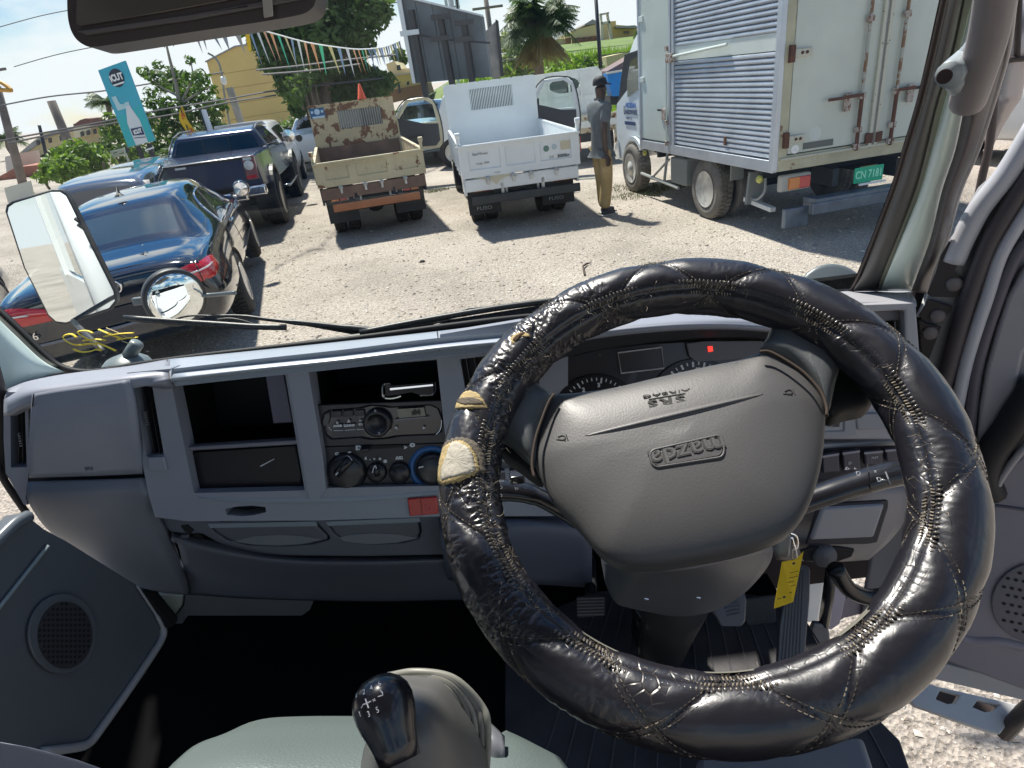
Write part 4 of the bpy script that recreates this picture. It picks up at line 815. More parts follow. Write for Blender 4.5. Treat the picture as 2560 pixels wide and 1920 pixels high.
    for s_ in (-1, 1):
        wheel(a, (s_*(W-.19), ya, .345), .345, .19, s_, steelw, dish=.05); wheel(a, (s_*(W-.41), ya, .345), .345, .19, s_, steelw)
        wheel(a, (s_*(W-.12), L+1.0, .345), .345, .2, s_, steelw)
        MB().box((s_*(W-.28), .33, .40), (.46, .012, .42)).build('mud_flap', flap, a)
        for x, c_ in ((-.10, amber), (.02, redl), (.13, clearl)): MB().box((s_*(W-.30)+s_*-x, -.0+.1, .60), (.11, .05, .12)).build('tail_lamp', c_, a, bevel=.006)
        MB().box((s_*(W-.30), .14, .60), (.42, .05, .15)).build('lamp_housing', blackp, a)
        MB().box((s_*(W-.03), .35, .62), (.03, .5, .24)).build('side_panel', paint if white else chassis, a)
        for k in (.35, .0): MB().box((s_*(.12+k), -.012, zb-.05), (.035, .03, .11)).build('tailgate_latch', steelw, a, bevel=.004); MB().lathe([(0, -.03), (.018, -.03), (.018, .03), (0, .03)], (s_*(.12+k), -.03, zb-.02), (1, 0, 0), 8).build('latch_pin', steelw, a)
    MB().box((0.03 if white else .0, -.02, .44 if white else .46), ((1.5 if white else 1.28), .05, .11)).build('bumper', bump_m, a, bevel=.01)
    for x in (-.28, .28): MB().box((x, .05, .53), (.04, .06, .2)).build('bumper_bracket', steelw if white else chassis, a)
    MB().box((0, .12, .62), (.5, .02, .10)).build('plate_bracket', steelw, a)
    for x in (-.22, .22): MB().box((x, .10, .53), (.03, .02, .2)).build('bracket_leg', steelw, a)
    return a
wp = M('truck_white', (.70, .74, .76), .35, coat=.3, var=(2, .07)); 
tw_ = dump_truck('dump_truck', 'white dump truck with clean slatted head guard and open right door', (.486, 9.007, 0), R(4.4), wp, wp, wp, .811, .735, 1.157, 3.093, 1.867, .937, M('bumper_black', (.03, .035, .04), .55, var=(5, .3)), M('flap_black', (.03, .033, .036), .8, var=(6, .3)), 0, True)
prn = M('print_dark', (.06, .07, .08), .6)
def tt(par, s, x, y, z, sz, mat, nm='lettering', **k): return text(nm, s, frame((x, y, z), (1, 0, 0), (0, -1, 0)), sz, mat, par, **k)
tt(tw_, 'StarMover', -.53, .0145, 1.03, .05, prn); tt(tw_, 'Cargo 3000', -.51, .0145, .91, .038, prn); tt(tw_, '3.0', .42, .0145, .87, .05, prn); tt(tw_, '3000kg', .585, .0145, .87, .058, prn, bold=.002); tt(tw_, 'FUSO', -.33, -.004, .77, .03, prn)
MB().lathe([(.04, 0), (.034, .002)], (.36, .017, .985), (0, -1, 0), 18).build('oval_sticker', M('sticker_green', (.1, .2, .16), .5), tw_); MB().lathe([(.036, 0), (.0, .002)], (.47, .017, .995), (0, -1, 0), 18).build('round_sticker', M('sticker_blue', (.4, .5, .55), .5), tw_)
MB().box((.62, .014, 1.0), (.13, .003, .11)).build('square_sticker', M('sticker_tan', (.55, .5, .36), .6), tw_)
for s_ in (-1, 1): tt(tw_, 'FUSO', s_*.52-(.02), .322, .27, .07, M('flap_print', (.3, .33, .35), .7), sx=1.3)
MB().prism([(-.66, -.005, .735), (-.1, -.005, .735), (-.3, -.015, .68), (-.36, -.02, .62), (-.44, -.015, .70)], (0, .004, 0)).build('torn_sticker', M('sticker_tan'), tw_)
MB().box((.835, .06, .98), (.01, .04, .2)).build('side_reflector', redl, tw_)
cream = rustmat('rusty_cream', (.52, .46, .30), 6., .585); creamg = rustmat('rusty_cream_guard', (.56, .48, .30), 5., .505, (.16, .07, .035)); rusty = M('rust_floor', (.20, .13, .095), .85, var=(3, .35), bump=(25, .4))
tb_ = dump_truck('dump_truck', 'rusty cream dump truck with blue sticker on its head guard and open right door', (-1.647, 9.806, 0), R(11.8), cream, creamg, rusty, .79, .757, 1.10, 3.2, 1.80, .70, M('bumper_rust', (.42, .17, .08), .8, var=(4, .25)), M('flap_grey', (.045, .05, .055), .8, var=(6, .3)), 0, False)
MB().box((-.62, 3.185, 1.68), (.26, .006, .17)).build('blue_sticker', M('sticker_navy', (.02, .12, .28), .5), tb_); MB().lathe([(.05, 0), (0, .002)], (-.62, 3.18, 1.70), (0, -1, 0), 16).build('sticker_emblem', M('sticker_pale', (.5, .7, .85), .5), tb_)
for x in (-.71, -.53): MB().box((x, 3.181, 1.70), (.04, .003, .04)).build('sticker_mark', M('sticker_pale'), tb_)
MB().box((-.61, 3.181, 1.61), (.22, .003, .035)).build('sticker_band', M('sticker_pale'), tb_)
tt(tb_, 'Super Camion', -.5, .013, .84, .035, prn)
MB().box((0, 3.17, .93), (1.5, .02, .30)).build('bed_front_plate', rusty, tb_)
# ---- white cab truck seen behind the rusty truck's door, and the high-sided white truck
a = thing('cab_truck', 'white cab truck facing left seen between the two dump trucks', 'truck', (.35, 17.2, 0), R(80))
slab('cab', [[(-.9, 0, .6), (.9, 0, .6), (.84, 0, 1.55), (-.84, 0, 1.55)], [(-.9, 1.2, .6), (.9, 1.2, .6), (.8, 1.0, 1.66), (-.8, 1.0, 1.66)], [(-.88, 1.5, .5), (.88, 1.5, .5), (.7, 1.1, 1.5), (-.7, 1.1, 1.5)]], wp, .05, a)
for s_ in (-1, 1):
    tri_at([(s_*.90, .25, 1.15), (s_*.90, .6, 1.15), (s_*.87, .6, 1.45), (s_*.87, .25, 1.45)][::s_], wglass, 'side_window', a)
    wheel(a, (s_*.8, .9, .36), .36, .2, s_, steelw)
MB().box((0, -1.2, .7), (1.6, 2.2, .15)).build('flat_bed', wp, a); MB().box((0, -1.2, .5), (.9, 2.2, .2)).build('chassis', chassis, a); wheel(a, (.8, -1.6, .36), .36, .2, 1, steelw); wheel(a, (-.8, -1.6, .36), .36, .2, -1, steelw)
a = thing('stake_truck', 'white high sided flatbed truck with oval rear cab window behind the white dump truck', 'truck', (2.35, 14.3, 0), R(3))
hp = rustmat('stake_white', (.68, .7, .68), 3, .68)
g_ = MB().prism([(-1.0, 1.6, .95), (.62, 1.6, .95), (.62, 1.6, 1.72), (.52, 1.6, 1.86), (-1.0, 1.6, 1.83)], (0, .05, 0), [[(x-.25, 1.6, z+1.55) for x, z in ell(0, 0, .36, .16, 16)]]).build('head_board', hp, a, bevel=.006)
for x in (-.62, -.15, .12): MB().box((x, 1.585, 1.38), (.04, .03, .84)).build('stiffener', hp, g_)
for z in (1.0, 1.3): MB().box((-.2, 1.592, z), (1.5, .02, .02)).build('stiffener', hp, g_)
tri_at([(x-.25, 1.72, z+1.55) for x, z in ell(0, 0, .36, .17, 16)], M('cab_glass'), 'rear_window', a)
slab('cab', [[(-.95, 1.8, .7), (.6, 1.8, .7), (.55, 1.8, 1.8), (-.9, 1.8, 1.8)], [(-.95, 3.2, .6), (.6, 3.2, .6), (.5, 3.0, 1.8), (-.85, 3.0, 1.8)]], wp, .04, a)
MB().box((-.18, .8, .8), (1.66, 1.7, .12)).build('flat_bed', hp, a); MB().box((.50, 0, .68), (.1, .05, .62)).build('tail_post', rustmat('post_rust', (.5, .45, .34), 8, .52), a, bevel=.01); MB().box((.62, 0, .72), (.07, .05, .5)).build('tail_post', M('post_rust'), a, bevel=.01)
MB().box((-.2, .05, .8), (1.6, .04, .34)).build('tailgate', M('post_rust'), a); wheel(a, (.48, .9, .36), .36, .2, 1, steelw); wheel(a, (-.8, .9, .36), .36, .2, -1, steelw); MB().box((-.1, 1.5, .55), (.8, 2.8, .2)).build('chassis', chassis, a)
a = thing('tipper_body', 'bright blue tipper body with sloping brown side beyond the man', 'tipper truck', (4.0, 17.2, 0), 0)
tipb = M('tipper_blue', (.01, .22, .62), .5, var=(2, .2)); YT = 17.0
wl = lambda pts, Y, d, nm, mt: wallpx(MB(), pts, Y, d).build(nm, mt, None)
for o in (wl([(1519, 184), (1560, 176), (1558, 215), (1552, 240), (1531, 241), (1521, 205)], YT, .6, 'blue_side', tipb), wl([(1518, 178), (1600, 131), (1590, 170), (1562, 178), (1518, 186)], YT+.3, 1.2, 'sloping_side', M('tipper_brown', (.16, .10, .1), .7, var=(2, .3))), wl([(1516, 181), (1562, 173), (1562, 178), (1517, 186)], YT-.05, .1, 'top_rail', M('rail_pale', (.6, .6, .55), .5)), wl([(1525, 240), (1575, 236), (1575, 262), (1527, 262)], YT+.1, 1, 'chassis', chassis)):
    o.parent = a; o.matrix_parent_inverse = Matrix.Translation((-4.0, -17.2, 0))
# ---- box truck
X0, Y0, PS = 4.025, 6.892, R(10)
a = thing('box_truck', 'tall box truck with silver slatted side and pale rear doors, plate CN 7181', 'box truck', (X0, Y0, 0), PS)
W = 1.106; zb = .73; L_ = 3.35; zt = 3.05
boxw = M('box_white', (.56, .62, .60), .45, var=(.9, .12), bump=(3, .15, 3, .01)); alu = M('box_alu', (.50, .54, .60), .33, .45, var=(3, .15)); door_m = M('rear_door_paint', (.52, .56, .51), .4, coat=.2, var=(1.1, .14), var2=(2.2, .70, (.42, .38, .26))); rustm = M('rust_brown', (.12, .055, .035), .85, var=(14, .4), bump=(40, .5)); beigem = M('frame_beige', (.45, .43, .31), .55, var=(3, .3), var2=(4, .62, (.2, .12, .07)))
MB().box((0, L_/2+.03, (zb+zt)/2), (2*W-.08, L_-.08, zt-zb-.02)).build('box_core', boxw, a)
MB().box((0, L_-.015, (zb+zt)/2), (2*W, .05, zt-zb)).build('front_wall', boxw, a)
MB().box((0, L_/2, zt), (2*W, L_, .05)).build('roof', boxw, a)
# left side: slats from y=.06 to 2.26, smooth band, front door panel
xs_ = -W; y0s, y1s = .07, 2.24
nsl = 41; zz0, zz1 = zb+.13, zt-.05; k = (zz1-zz0)/nsl
for i in range(nsl):
    z = zz0+k*i
    if 19 <= i <= 21: continue
    P = [(xs_+.015, 0, z), (xs_-.004, 0, z+.004), (xs_-.014, 0, z+k*.35), (xs_-.010, 0, z+k*.7), (xs_+.012, 0, z+k*.93)]
    mb = MB(); mb.grid([[(p[0], y0s, p[2]) for p in P], [(p[0], y1s, p[2]) for p in P]]); mb.build('side_slat', alu, a, solid=.003)
MB().box((xs_+.005, (y0s+y1s)/2, zz0+k*20.5), (.02, y1s-y0s, k*3)).build('smooth_band', boxw, a)
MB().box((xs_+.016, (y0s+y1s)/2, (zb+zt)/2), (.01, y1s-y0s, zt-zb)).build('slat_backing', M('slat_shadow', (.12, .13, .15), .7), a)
MB().box((xs_, L_/2, zb+.055), (.05, L_, .12)).build('bottom_rail', alu, a, bevel=.006)
MB().box((xs_, .03, (zb+zt)/2), (.06, .08, zt-zb)).build('corner_post', alu, a, bevel=.01)
for yy, w2 in ((2.275, .06), (2.36, .05), (L_-.02, .05)): MB().box((xs_-.006, yy, (zb+zt)/2), (.05, w2, zt-zb)).build('side_post', alu, a, bevel=.006)
MB().box((xs_-.010, 2.318, (zb+zt)/2), (.02, .02, zt-zb)).build('rubber_strip', blackp, a)
MB().box((xs_-.004, 2.86, (zb+zt)/2+.04), (.02, .92, zt-zb-.2)).build('side_door', M('side_door_paint', (.50, .56, .54), .3, coat=.4, var=(.8, .12)), a, bevel=.004)
def rod(nm, p0, p1, r, m_): return MB().tube([p0, p1], r, 8).build(nm, m_, a)
rod('lock_rod', (xs_-.04, 2.42, zb+.1), (xs_-.04, 2.42, 1.95), .013, boxw); rod('lock_rod', (xs_-.035, .95, 1.93+.03), (xs_-.035, 2.3, 1.90), .016, boxw)
MB().box((xs_-.035, 2.32, 1.89), (.06, .16, .11)).build('latch', M('latch_worn', (.42, .37, .33), .6, var=(20, .4), var2=(25, .52, (.16, .08, .05))), a, bevel=.006)
MB().box((xs_-.04, 2.5, 1.22), (.03, .10, .14)).build('latch', M('latch_worn'), a, bevel=.006); MB().box((xs_-.04, 2.62, 1.27), (.02, .14, .025)).build('lock_handle', blackp, a)
for z in (.86, 1.12, 2.0): MB().box((xs_-.04, 2.42, z), (.035, .05, .06)).build('rod_bracket', M('latch_worn'), a, bevel=.004)
for z in (1.65, 2.4, 2.85): MB().box((xs_-.02, L_-.12, z), (.03, .12, .07)).build('door_hinge', boxw, a, bevel=.006)
MB().box((xs_-.022, .95, .98), (.012, .04, .09)).build('rust_bracket', rustm, a)
# rear frame and doors (y=0 plane)
MB().prism([(-W, 0, zb), (W, 0, zb), (W, 0, zt), (-W, 0, zt)], (0, .06, 0), [[(-W+.13, 0, zb+.15), (W-.13, 0, zb+.15), (W-.13, 0, zt-.1), (-W+.13, 0, zt-.1)]]).build('rear_frame', beigem, a, bevel=.006)
for s_ in (-1, 1):
    c = s_*(W-.13)/2
    dr = MB().box((c, .022, (zb+.15+zt-.1)/2), (W-.13-.015, .035, zt-zb-.27)).build('rear_door', door_m, a, bevel=.006)
    ro = -.02; xr = s_*.20
    MB().tube([(xr, -.03, zb+.1), (xr, -.03, zt-.1)], .016, 8).build('lock_rod', M('rod_grey', (.36, .37, .34), .5, .2, var2=(9, .5, (.2, .11, .06))), dr)
    MB().tube([(xr, -.034, zb+.1), (xr, -.034, zb+.62)], .019, 8).build('rusty_sleeve', rustm, dr)
    for z in (zb+.14, zb+.30, zb+.62, zb+1.30): MB().box((xr, -.03, z), (.07, .04, .055)).build('rod_bracket', M('latch_worn'), dr, bevel=.004)
    MB().box((xr+s_*.10, -.05, zb+.63), (.2, .025, .03)).build('lock_handle', rustm, dr, bevel=.006); MB().box((xr+s_*.16, -.035, zb+.58), (.07, .03, .17)).build('handle_keeper', M('latch_worn'), dr, bevel=.008)
    MB().box((xr+s_*.29, -.05, zb+.625), (.2, .02, .028)).build('lock_handle', blackp if s_ > 0 else rustm, dr, bevel=.006)
    for z in (zb+.30, zb+1.08, zt-.3):
        h_ = MB().box((s_*(W-.20), -.015, z), (.22, .03, .075)).build('door_hinge', M('hinge_pale', (.5, .5, .42), .5, var2=(20, .62, (.15, .08, .05))), dr, bevel=.006)
        MB().box((s_*(W-.095), -.02, z), (.05, .05, .15)).build('hinge_plate', rustm, h_, bevel=.004)
        for dx in (.03, .08): MB().lathe([(.016, 0), (.012, .012), (0, .014)], (s_*(W-.17-dx), -.03, z), (0, -1, 0), 8).build('hinge_bolt', rustm, h_)
MB().box((0, .005, (zb+zt)/2), (.03, .03, zt-zb-.2)).build('door_seal', M('seal_grey', (.3, .3, .3), .6), a)
for s_ in (-1, 1): MB().box((s_*.035, -.012, (zb+zt)/2), (.035, .03, zt-zb-.26)).build('seal_strip', M('hinge_pale'), a)
for x in (-.05, .06): MB().box((x, -.02, zb+.2), (.08, .02, .1)).build('keeper_plate', rustm, a)
MB().box((0, -.012, zb+.12), (2*W-.1, .03, .02)).build('drip_lip', M('hinge_pale'), a)
MB().box((-W+.48, -.002, zb+.215), (.34, .006, .06)).build('label_strip', M('label_grey', (.12, .13, .12), .6), a); MB().lathe([(.045, 0), (.04, .003), (.02, .003), (.02, 0)], (-W+.22, .0, zb+.2), (0, -1, 0), 18).build('ring_logo', M('print_white'), a); MB().lathe([(.07, 0), (0, .001)], (-W+.44, .003, zb+.32), (0, -1, 0), 20).build('round_patch', boxw, a)
tt(a, 'S.W.H.A', -W+.38, -.002, zb+.075, .05, M('print_cream', (.6, .6, .5), .6))
# underside
for x in (-.38, .38): MB().box((x, 2.6, .58), (.07, 5.2, .18)).build('frame_rail', chassis, a)
for yy in (.4, 1.2, 2.2, 3.0): MB().box((0, yy, .66), (2*W-.2, .08, .10)).build('cross_member', chassis, a)
MB().tube([(-.8, 1.49, .37), (.8, 1.49, .37)], .08, 10).build('axle', chassis, a)
for s_ in (-1, 1):
    wheel(a, (s_*(W-.13), 1.49, .365), .365, .2, s_, M('rim_white', (.5, .5, .48), .4, .3, var=(12, .3)), dust, dish=.09, spokes=6, rr=.60); wheel(a, (s_*(W-.40), 1.49, .365), .365, .2, s_, steelw, dust, rr=.6)
    wheel(a, (s_*(W-.16), 3.95, .365), .365, .21, s_, M('rim_white'), dust, dish=-.03, spokes=6, rr=.60)
    MB().box((s_*.80, .10, .585), (.36, .07, .17)).build('lamp_housing', M('lamp_grey', (.4, .4, .37), .5), a, bevel=.02); MB().box((s_*.83, .055, .58), (.12, .03, .12)).build('tail_lamp', amber, a, bevel=.006); MB().box((s_*.71, .055, .58), (.13, .03, .12)).build('tail_lamp', redl, a, bevel=.006)
    MB().box((s_*.93, 1.0, .62), (.16, .03, .20)).build('mud_guard', M('guard_grey', (.2, .22, .22), .6), a)
    MB().box((s_*.62, .0, .33), (.10, .2, .16)).build('bumper_bracket', M('bumper_steel', (.16, .19, .23), .4, .4, var=(5, .3)), a)
MB().box((-.9, .65, .47), (.2, .04, .36), Matrix.Rotation(R(8), 3, 'X')).build('mud_flap', M('guard_grey'), a)
MB().lathe([(0, -.03), (.035, -.02), (.045, .01), (.03, .03), (0, .035)], (-W+.05, .33, .62), (-1, 0, 0), 12).build('marker_lamp', M('lamp_yellow', (.5, .5, .12), .3), a, smooth=True); MB().lathe([(0, -.03), (.03, -.02), (.04, .01), (.03, .03), (0, .035)], (-W+.02, 3.28, .66), (-1, 0, 0), 12).build('marker_lamp', M('lamp_yellow'), a, smooth=True)
MB().tube(cr([(-W+.12, .33, .62), (-W+.10, .3, .5), (-W+.08, .35, .42), (-W+.14, .55, .36), (-W+.2, .8, .37)], 4), .014, 6).build('lamp_wire', M('bracket_grey', (.28, .3, .3), .5), a)
MB().box((-W+.2, .55, .30), (.07, .55, .05), Matrix.Rotation(R(4), 3, 'X')).build('side_guard', M('guard_white', (.62, .64, .64), .5), a, bevel=.006)
MB().box((.05, -.08, .40), (1.5, .16, .05)).build('step_bumper', M('bumper_steel'), a, bevel=.008); MB().box((.05, -.16, .33), (1.6, .04, .12)).build('bumper', M('bumper_steel'), a, bevel=.01); MB().box((-.86, -.05, .25), (.28, .06, .2)).build('bumper_end', M('bumper_steel'), a, bevel=.01)
pm = M('plate_green', (.0, .42, .24), .4); pl_ = MB().box((.0, -.02, .565), (.35, .01, .16)).build('number_plate', pm, a, bevel=.004)
text('plate_text', 'CN 7181', frame((0, -.027, .565), (1, 0, 0), (0, -1, 0)), .115, M('plate_mint', (.35, .85, .65), .5), pl_, ext=.002, sx=.75, bold=.002)
MB().box((0, -.01, .64), (.2, .02, .02)).build('plate_bracket', M('brass', (.3, .28, .1), .5), a); MB().box((.05, -.03, .47), (.32, .02, .02)).build('white_strip', M('print_white'), a)
# side under-run frame and tool box
gbr = M('bracket_grey'); MB().tube([(-W+.05, 2.25, .28), (-W+.05, 3.5, .34)], .022, 6).build('side_guard_rail', gbr, a); MB().tube([(-W+.05, 2.7, .30), (-W+.08, 2.65, .7)], .02, 6).build('guard_stay', gbr, a); MB().tube([(-W+.05, 3.1, .32), (-W+.08, 2.6, .62)], .016, 6).build('guard_stay', gbr, a)
MB().box((-W+.22, 2.25, .50), (.36, .46, .34)).build('tool_box', M('guard_grey'), a, bevel=.02)
# cab
cabp = M('cab_paint', (.66, .72, .76), .22, coat=.7)
MB().prism([(-.95, 3.45, .72), (-.95, 3.60, .72), (-.95, 3.62, .80)]+[(-.95, 3.95+.44*math.cos(t), .38+.44*math.sin(t)) for t in np.linspace(2.3, .45, 9)]+[(-.95, 4.55, .42), (-.95, 4.72, .42), (-.95, 4.78, .9), (-.95, 4.72, 1.30), (-.95, 3.95, 1.55+.1), (-.95, 3.72, 2.0), (-.95, 3.45, 2.15)], (1.9, 0, 0)).build('cab_side', cabp, a, bevel=.03)
slab('cab_roof', [[(-.93, 3.45, 1.9), (.93, 3.45, 1.9), (.85, 3.45, 2.42), (-.85, 3.45, 2.42)], [(-.93, 4.0, 1.9), (.93, 4.0, 1.9), (.82, 3.95, 2.36), (-.82, 3.95, 2.36)], [(-.92, 4.4, 1.9), (.92, 4.4, 1.9), (.8, 4.2, 2.2), (-.8, 4.2, 2.2)]], cabp, .06, a)
MB().prism([(-.945, 3.5, 1.58), (-.945, 4.66, 1.30), (-.945, 4.52, 1.62), (-.945, 4.32, 2.0), (-.93, 3.5, 2.06)], (1.89, 0, 0)).build('glasshouse', blackp, a, bevel=.01)
MB().prism([(-.965, 3.55, 1.56), (-.965, 4.2, 1.40), (-.965, 4.18, 1.66), (-.960, 4.05, 1.90), (-.95, 3.55, 2.0)], (.012, 0, 0)).build('side_window', M('box_cab_glass', (.14, .14, .09), .06, coat=1.), a)
MB().box((-.965, 3.58, 1.10), (.02, .16, .12)).build('door_handle', blackp, a, bevel=.01)
MB().prism([(-.955, 4.60, .45), (-.955, 4.78, .42), (-.955, 4.80, .62), (-.955, 4.66, .75)], (-.02, 0, 0)).build('corner_lamp', clearl, a)
nv = M('print_navy')
def ts(s, y, z, sz, mat, **k): return text('door_lettering', s, frame((-.958, y, z), (0, -1, 0), (-1, 0, 0)), sz, mat, a, ext=.001, **k)
ts('ARDISAN', 4.10, 1.28, .10, M('print_blue', (.02, .12, .4), .5), bold=.003); ts('HARDWARE', 4.10, 1.18, .09, nv, bold=.003); ts('AND CO.', 4.16, 1.09, .055, nv); ts('0', 4.36, 1.20, .2, nv, sx=.6); MB().box((-.958, 4.14, 1.02), (.006, .42, .05)).build('door_stripe', nv, a)
MB().prism([(-.96, 3.95+.46*math.cos(t), .38+.46*math.sin(t)) for t in np.linspace(2.4, .4, 12)]+[(-.96, 3.95+.40*math.cos(t), .38+.40*math.sin(t)) for t in np.linspace(.4, 2.4, 12)], (-.05, 0, 0)).build('wheel_arch', cabp, a)
# ---- person
def skin_fig(name, pts, edges, rad, mat, parent, sub=2, root=0):
    me = bpy.data.meshes.new(name); me.from_pydata([tuple(p) for p in pts], edges, []); o = bpy.data.objects.new(name, me); COL.objects.link(o)
    o.modifiers.new('s', 'SKIN'); 
    for i, v in enumerate(me.skin_vertices[0].data): r_ = rad[i]; v.radius = r_ if isinstance(r_, tuple) else (r_, r_); v.use_root = (i == root)
    d = o.modifiers.new('u', 'SUBSURF'); d.levels = d.render_levels = sub
    dg = bpy.context.evaluated_depsgraph_get(); m2 = bpy.data.meshes.new_from_object(o.evaluated_get(dg)); bpy.data.objects.remove(o); m2.name = name
    m2.materials.clear(); m2.materials.append(mat); m2.polygons.foreach_set('use_smooth', [True]*len(m2.polygons)); return link(bpy.data.objects.new(name, m2), parent)
pg = G(1513, 538); a = thing('person', 'standing man in black cap, grey short-sleeved shirt and khaki trousers beside the box truck', 'person', (pg.x, pg.y+.05, 0), R(-66))
# local: faces +y
skinm = M('skin_dark', (.055, .028, .018), .45); shirt = M('shirt_grey', (.11, .125, .135), .85, var=(14, .25), bump=(40, .4)); khaki = M('khaki', (.38, .27, .12), .85, var=(10, .2), bump=(30, .5)); shoe = M('shoe_dark', (.035, .035, .045), .6); capm = M('cap_black', (.012, .013, .018), .7)
P = [(0, 0, .92), (0, .0, 1.10), (0, .0, 1.28), (0, -.01, 1.40), (0, .01, 1.48), (0, .03, 1.55), (0, .035, 1.62), (0, .02, 1.68),   # 0-7 spine/head
     (-.16, -.01, 1.40), (-.215, .05, 1.14), (-.22, .19, .95), (-.22, .23, .89),      # 8-11 left arm
     (.16, -.01, 1.40), (.215, -.09, 1.15), (.215, -.08, .91), (.21, -.06, .84),      # 12-15 right arm
     (-.08, 0, .88), (-.08, .03, .50), (-.08, .05, .10), (.08, 0, .88), (.08, .01, .50), (.08, -.05, .10)]
E_ = [(0, 1), (1, 2), (2, 3), (3, 4), (4, 5), (5, 6), (6, 7), (3, 8), (8, 9), (9, 10), (10, 11), (3, 12), (12, 13), (13, 14), (14, 15), (0, 16), (16, 17), (17, 18), (0, 19), (19, 20), (20, 21)]
rd = [(.12, .09), (.12, .09), (.14, .10), (.12, .08), .05, (.062, .075), (.07, .088), (.062, .08), .058, .048, .036, .03, .058, .048, .036, .03, .08, .055, .04, .08, .055, .04]
skin_fig('body', P, E_, rd, skinm, a)
for s_, wx, wy, wz, dx, dy in ((-1, -.22, .23, .89, 0, .03), (1, .21, -.06, .84, .0, .02)):
    hp_ = [(wx, wy, wz), (wx, wy+dy*.6, wz-.05), (wx, wy+dy, wz-.09)]; ed = [(0, 1), (1, 2)]; rr_ = [.024, (.02, .04), (.018, .038)]
    for i, (oy, ln) in enumerate(((-.03, .06), (-.01, .075), (.01, .07), (.03, .055))):
        b0 = len(hp_); hp_ += [(wx, wy+dy+oy, wz-.10-ln*.45), (wx-s_*.012, wy+dy+oy*.9+.006, wz-.10-ln)]; ed += [(2, b0), (b0, b0+1)]; rr_ += [.0085, .0075]
    b0 = len(hp_); hp_ += [(wx-s_*.01, wy+dy*.6+.045, wz-.075), (wx-s_*.015, wy+dy*.6+.055, wz-.11)]; ed += [(1, b0), (b0, b0+1)]; rr_ += [.010, .0085]
    skin_fig('hand', hp_, ed, rr_, skinm, a, 1)
P = [(0, 0, .93), (0, 0, 1.10), (0, 0, 1.28), (0, -.01, 1.42), (-.16, -.01, 1.41), (-.205, .03, 1.20), (.16, -.01, 1.41), (.205, -.065, 1.20), (0, 0, .90), (0, .01, 1.475)]
skin_fig('shirt', P, [(0, 1), (1, 2), (2, 3), (3, 4), (4, 5), (3, 6), (6, 7), (0, 8), (3, 9)], [(.165, .13), (.155, .12), (.165, .125), (.14, .10), .082, .074, .082, .074, (.138, .108), .062], shirt, a)
P = [(0, 0, .95), (-.08, 0, .84), (-.08, .03, .50), (-.08, .05, .09), (.08, 0, .84), (.08, .01, .50), (.08, -.05, .09)]
skin_fig('trousers', P, [(0, 1), (1, 2), (2, 3), (0, 4), (4, 5), (5, 6)], [(.12, .10), .105, .09, .085, .105, .09, .085], khaki, a)
for x, y in ((-.08, .05), (.08, -.05)):
    skin_fig('shoe', [(x, y-.05, .045), (x, y+.07, .05), (x, y+.17, .04)], [(0, 1), (1, 2)], [(.05, .05), (.05, .045), (.042, .03)], shoe, a, 2); MB().box((x, y+.06, .012), (.09, .27, .022)).build('shoe_sole', M('sole_grey', (.35, .34, .33), .7), a, bevel=.01)
MB().lathe([(0, .085), (.05, .078), (.082, .05), (.095, .01), (.097, -.02), (.093, -.03)], (0, .025, 1.70), n=20).build('cap', capm, a, smooth=True); MB().prism([(-.07, .09, 1.685), (.07, .09, 1.685), (.055, .17, 1.665), (0, .19, 1.66), (-.055, .17, 1.665)], (0, 0, .008)).build('cap_visor', capm, a)
for x in (-.03, .03): MB().lathe([(0, 0), (.009, .002), (.008, .004), (0, .008)], (x, .105, 1.64), (0, 1, 0), 8).build('eye', M('eye_white', (.5, .48, .45), .3), a)
MB().add([(-.012, .105, 1.60), (.012, .105, 1.60), (0, .135, 1.60), (0, .108, 1.65)], [(0, 1, 2), (0, 3, 1), (1, 3, 2), (0, 2, 3)]).build('nose', skinm, a, smooth=True); MB().box((0, .107, 1.57), (.045, .01, .012)).build('mouth', M('lip', (.08, .03, .025), .5), a, bevel=.003)
for s_ in (-1, 1): MB().lathe([(0, -.008), (.02, -.004), (.022, .004), (0, .008)], (s_*.074, .02, 1.62), (1, 0, 0), 10).build('ear', skinm, a, smooth=True)
MB().prism([(-.09, .03, 1.46), (0, .085, 1.42), (.09, .03, 1.46), (.06, -.04, 1.50), (-.06, -.04, 1.50)], (0, 0, .02)).build('collar', shirt, a)
# ================================================================== our own truck: the cab we sit in
CAB = wthing('truck_cab', 'interior of a right-hand-drive truck cab with grey dashboard, seen from the driver seat', 'truck', (0, .6, .85))
dash = M('dash_grey', (.23, .25, .30), .48, var=(5, .06), bump=(900, .12)); dash_skylit = M('dash_grey_skylit', (.33, .38, .44), .34); dashd = M('dash_lower', (.10, .11, .14), .6, bump=(900, .15))  # crown copy is paler and bluer: sky light put into its colour
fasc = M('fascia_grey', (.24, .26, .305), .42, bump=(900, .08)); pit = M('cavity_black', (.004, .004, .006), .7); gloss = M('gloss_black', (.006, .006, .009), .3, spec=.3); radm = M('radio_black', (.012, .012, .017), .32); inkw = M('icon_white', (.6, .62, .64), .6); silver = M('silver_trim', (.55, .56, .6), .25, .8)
bodyp = M('cab_pillar_paint', (.62, .74, .68), .35, coat=.4); rubber = M('door_rubber', (.03, .026, .027), .55); grim = M('pillar_trim', (.13, .12, .115), .5, bump=(700, .1)); wskin = M('cab_white', (.74, .76, .78), .3, coat=.6)
FPL = plane((0, .94, 1.45), (0, -.97, .24))
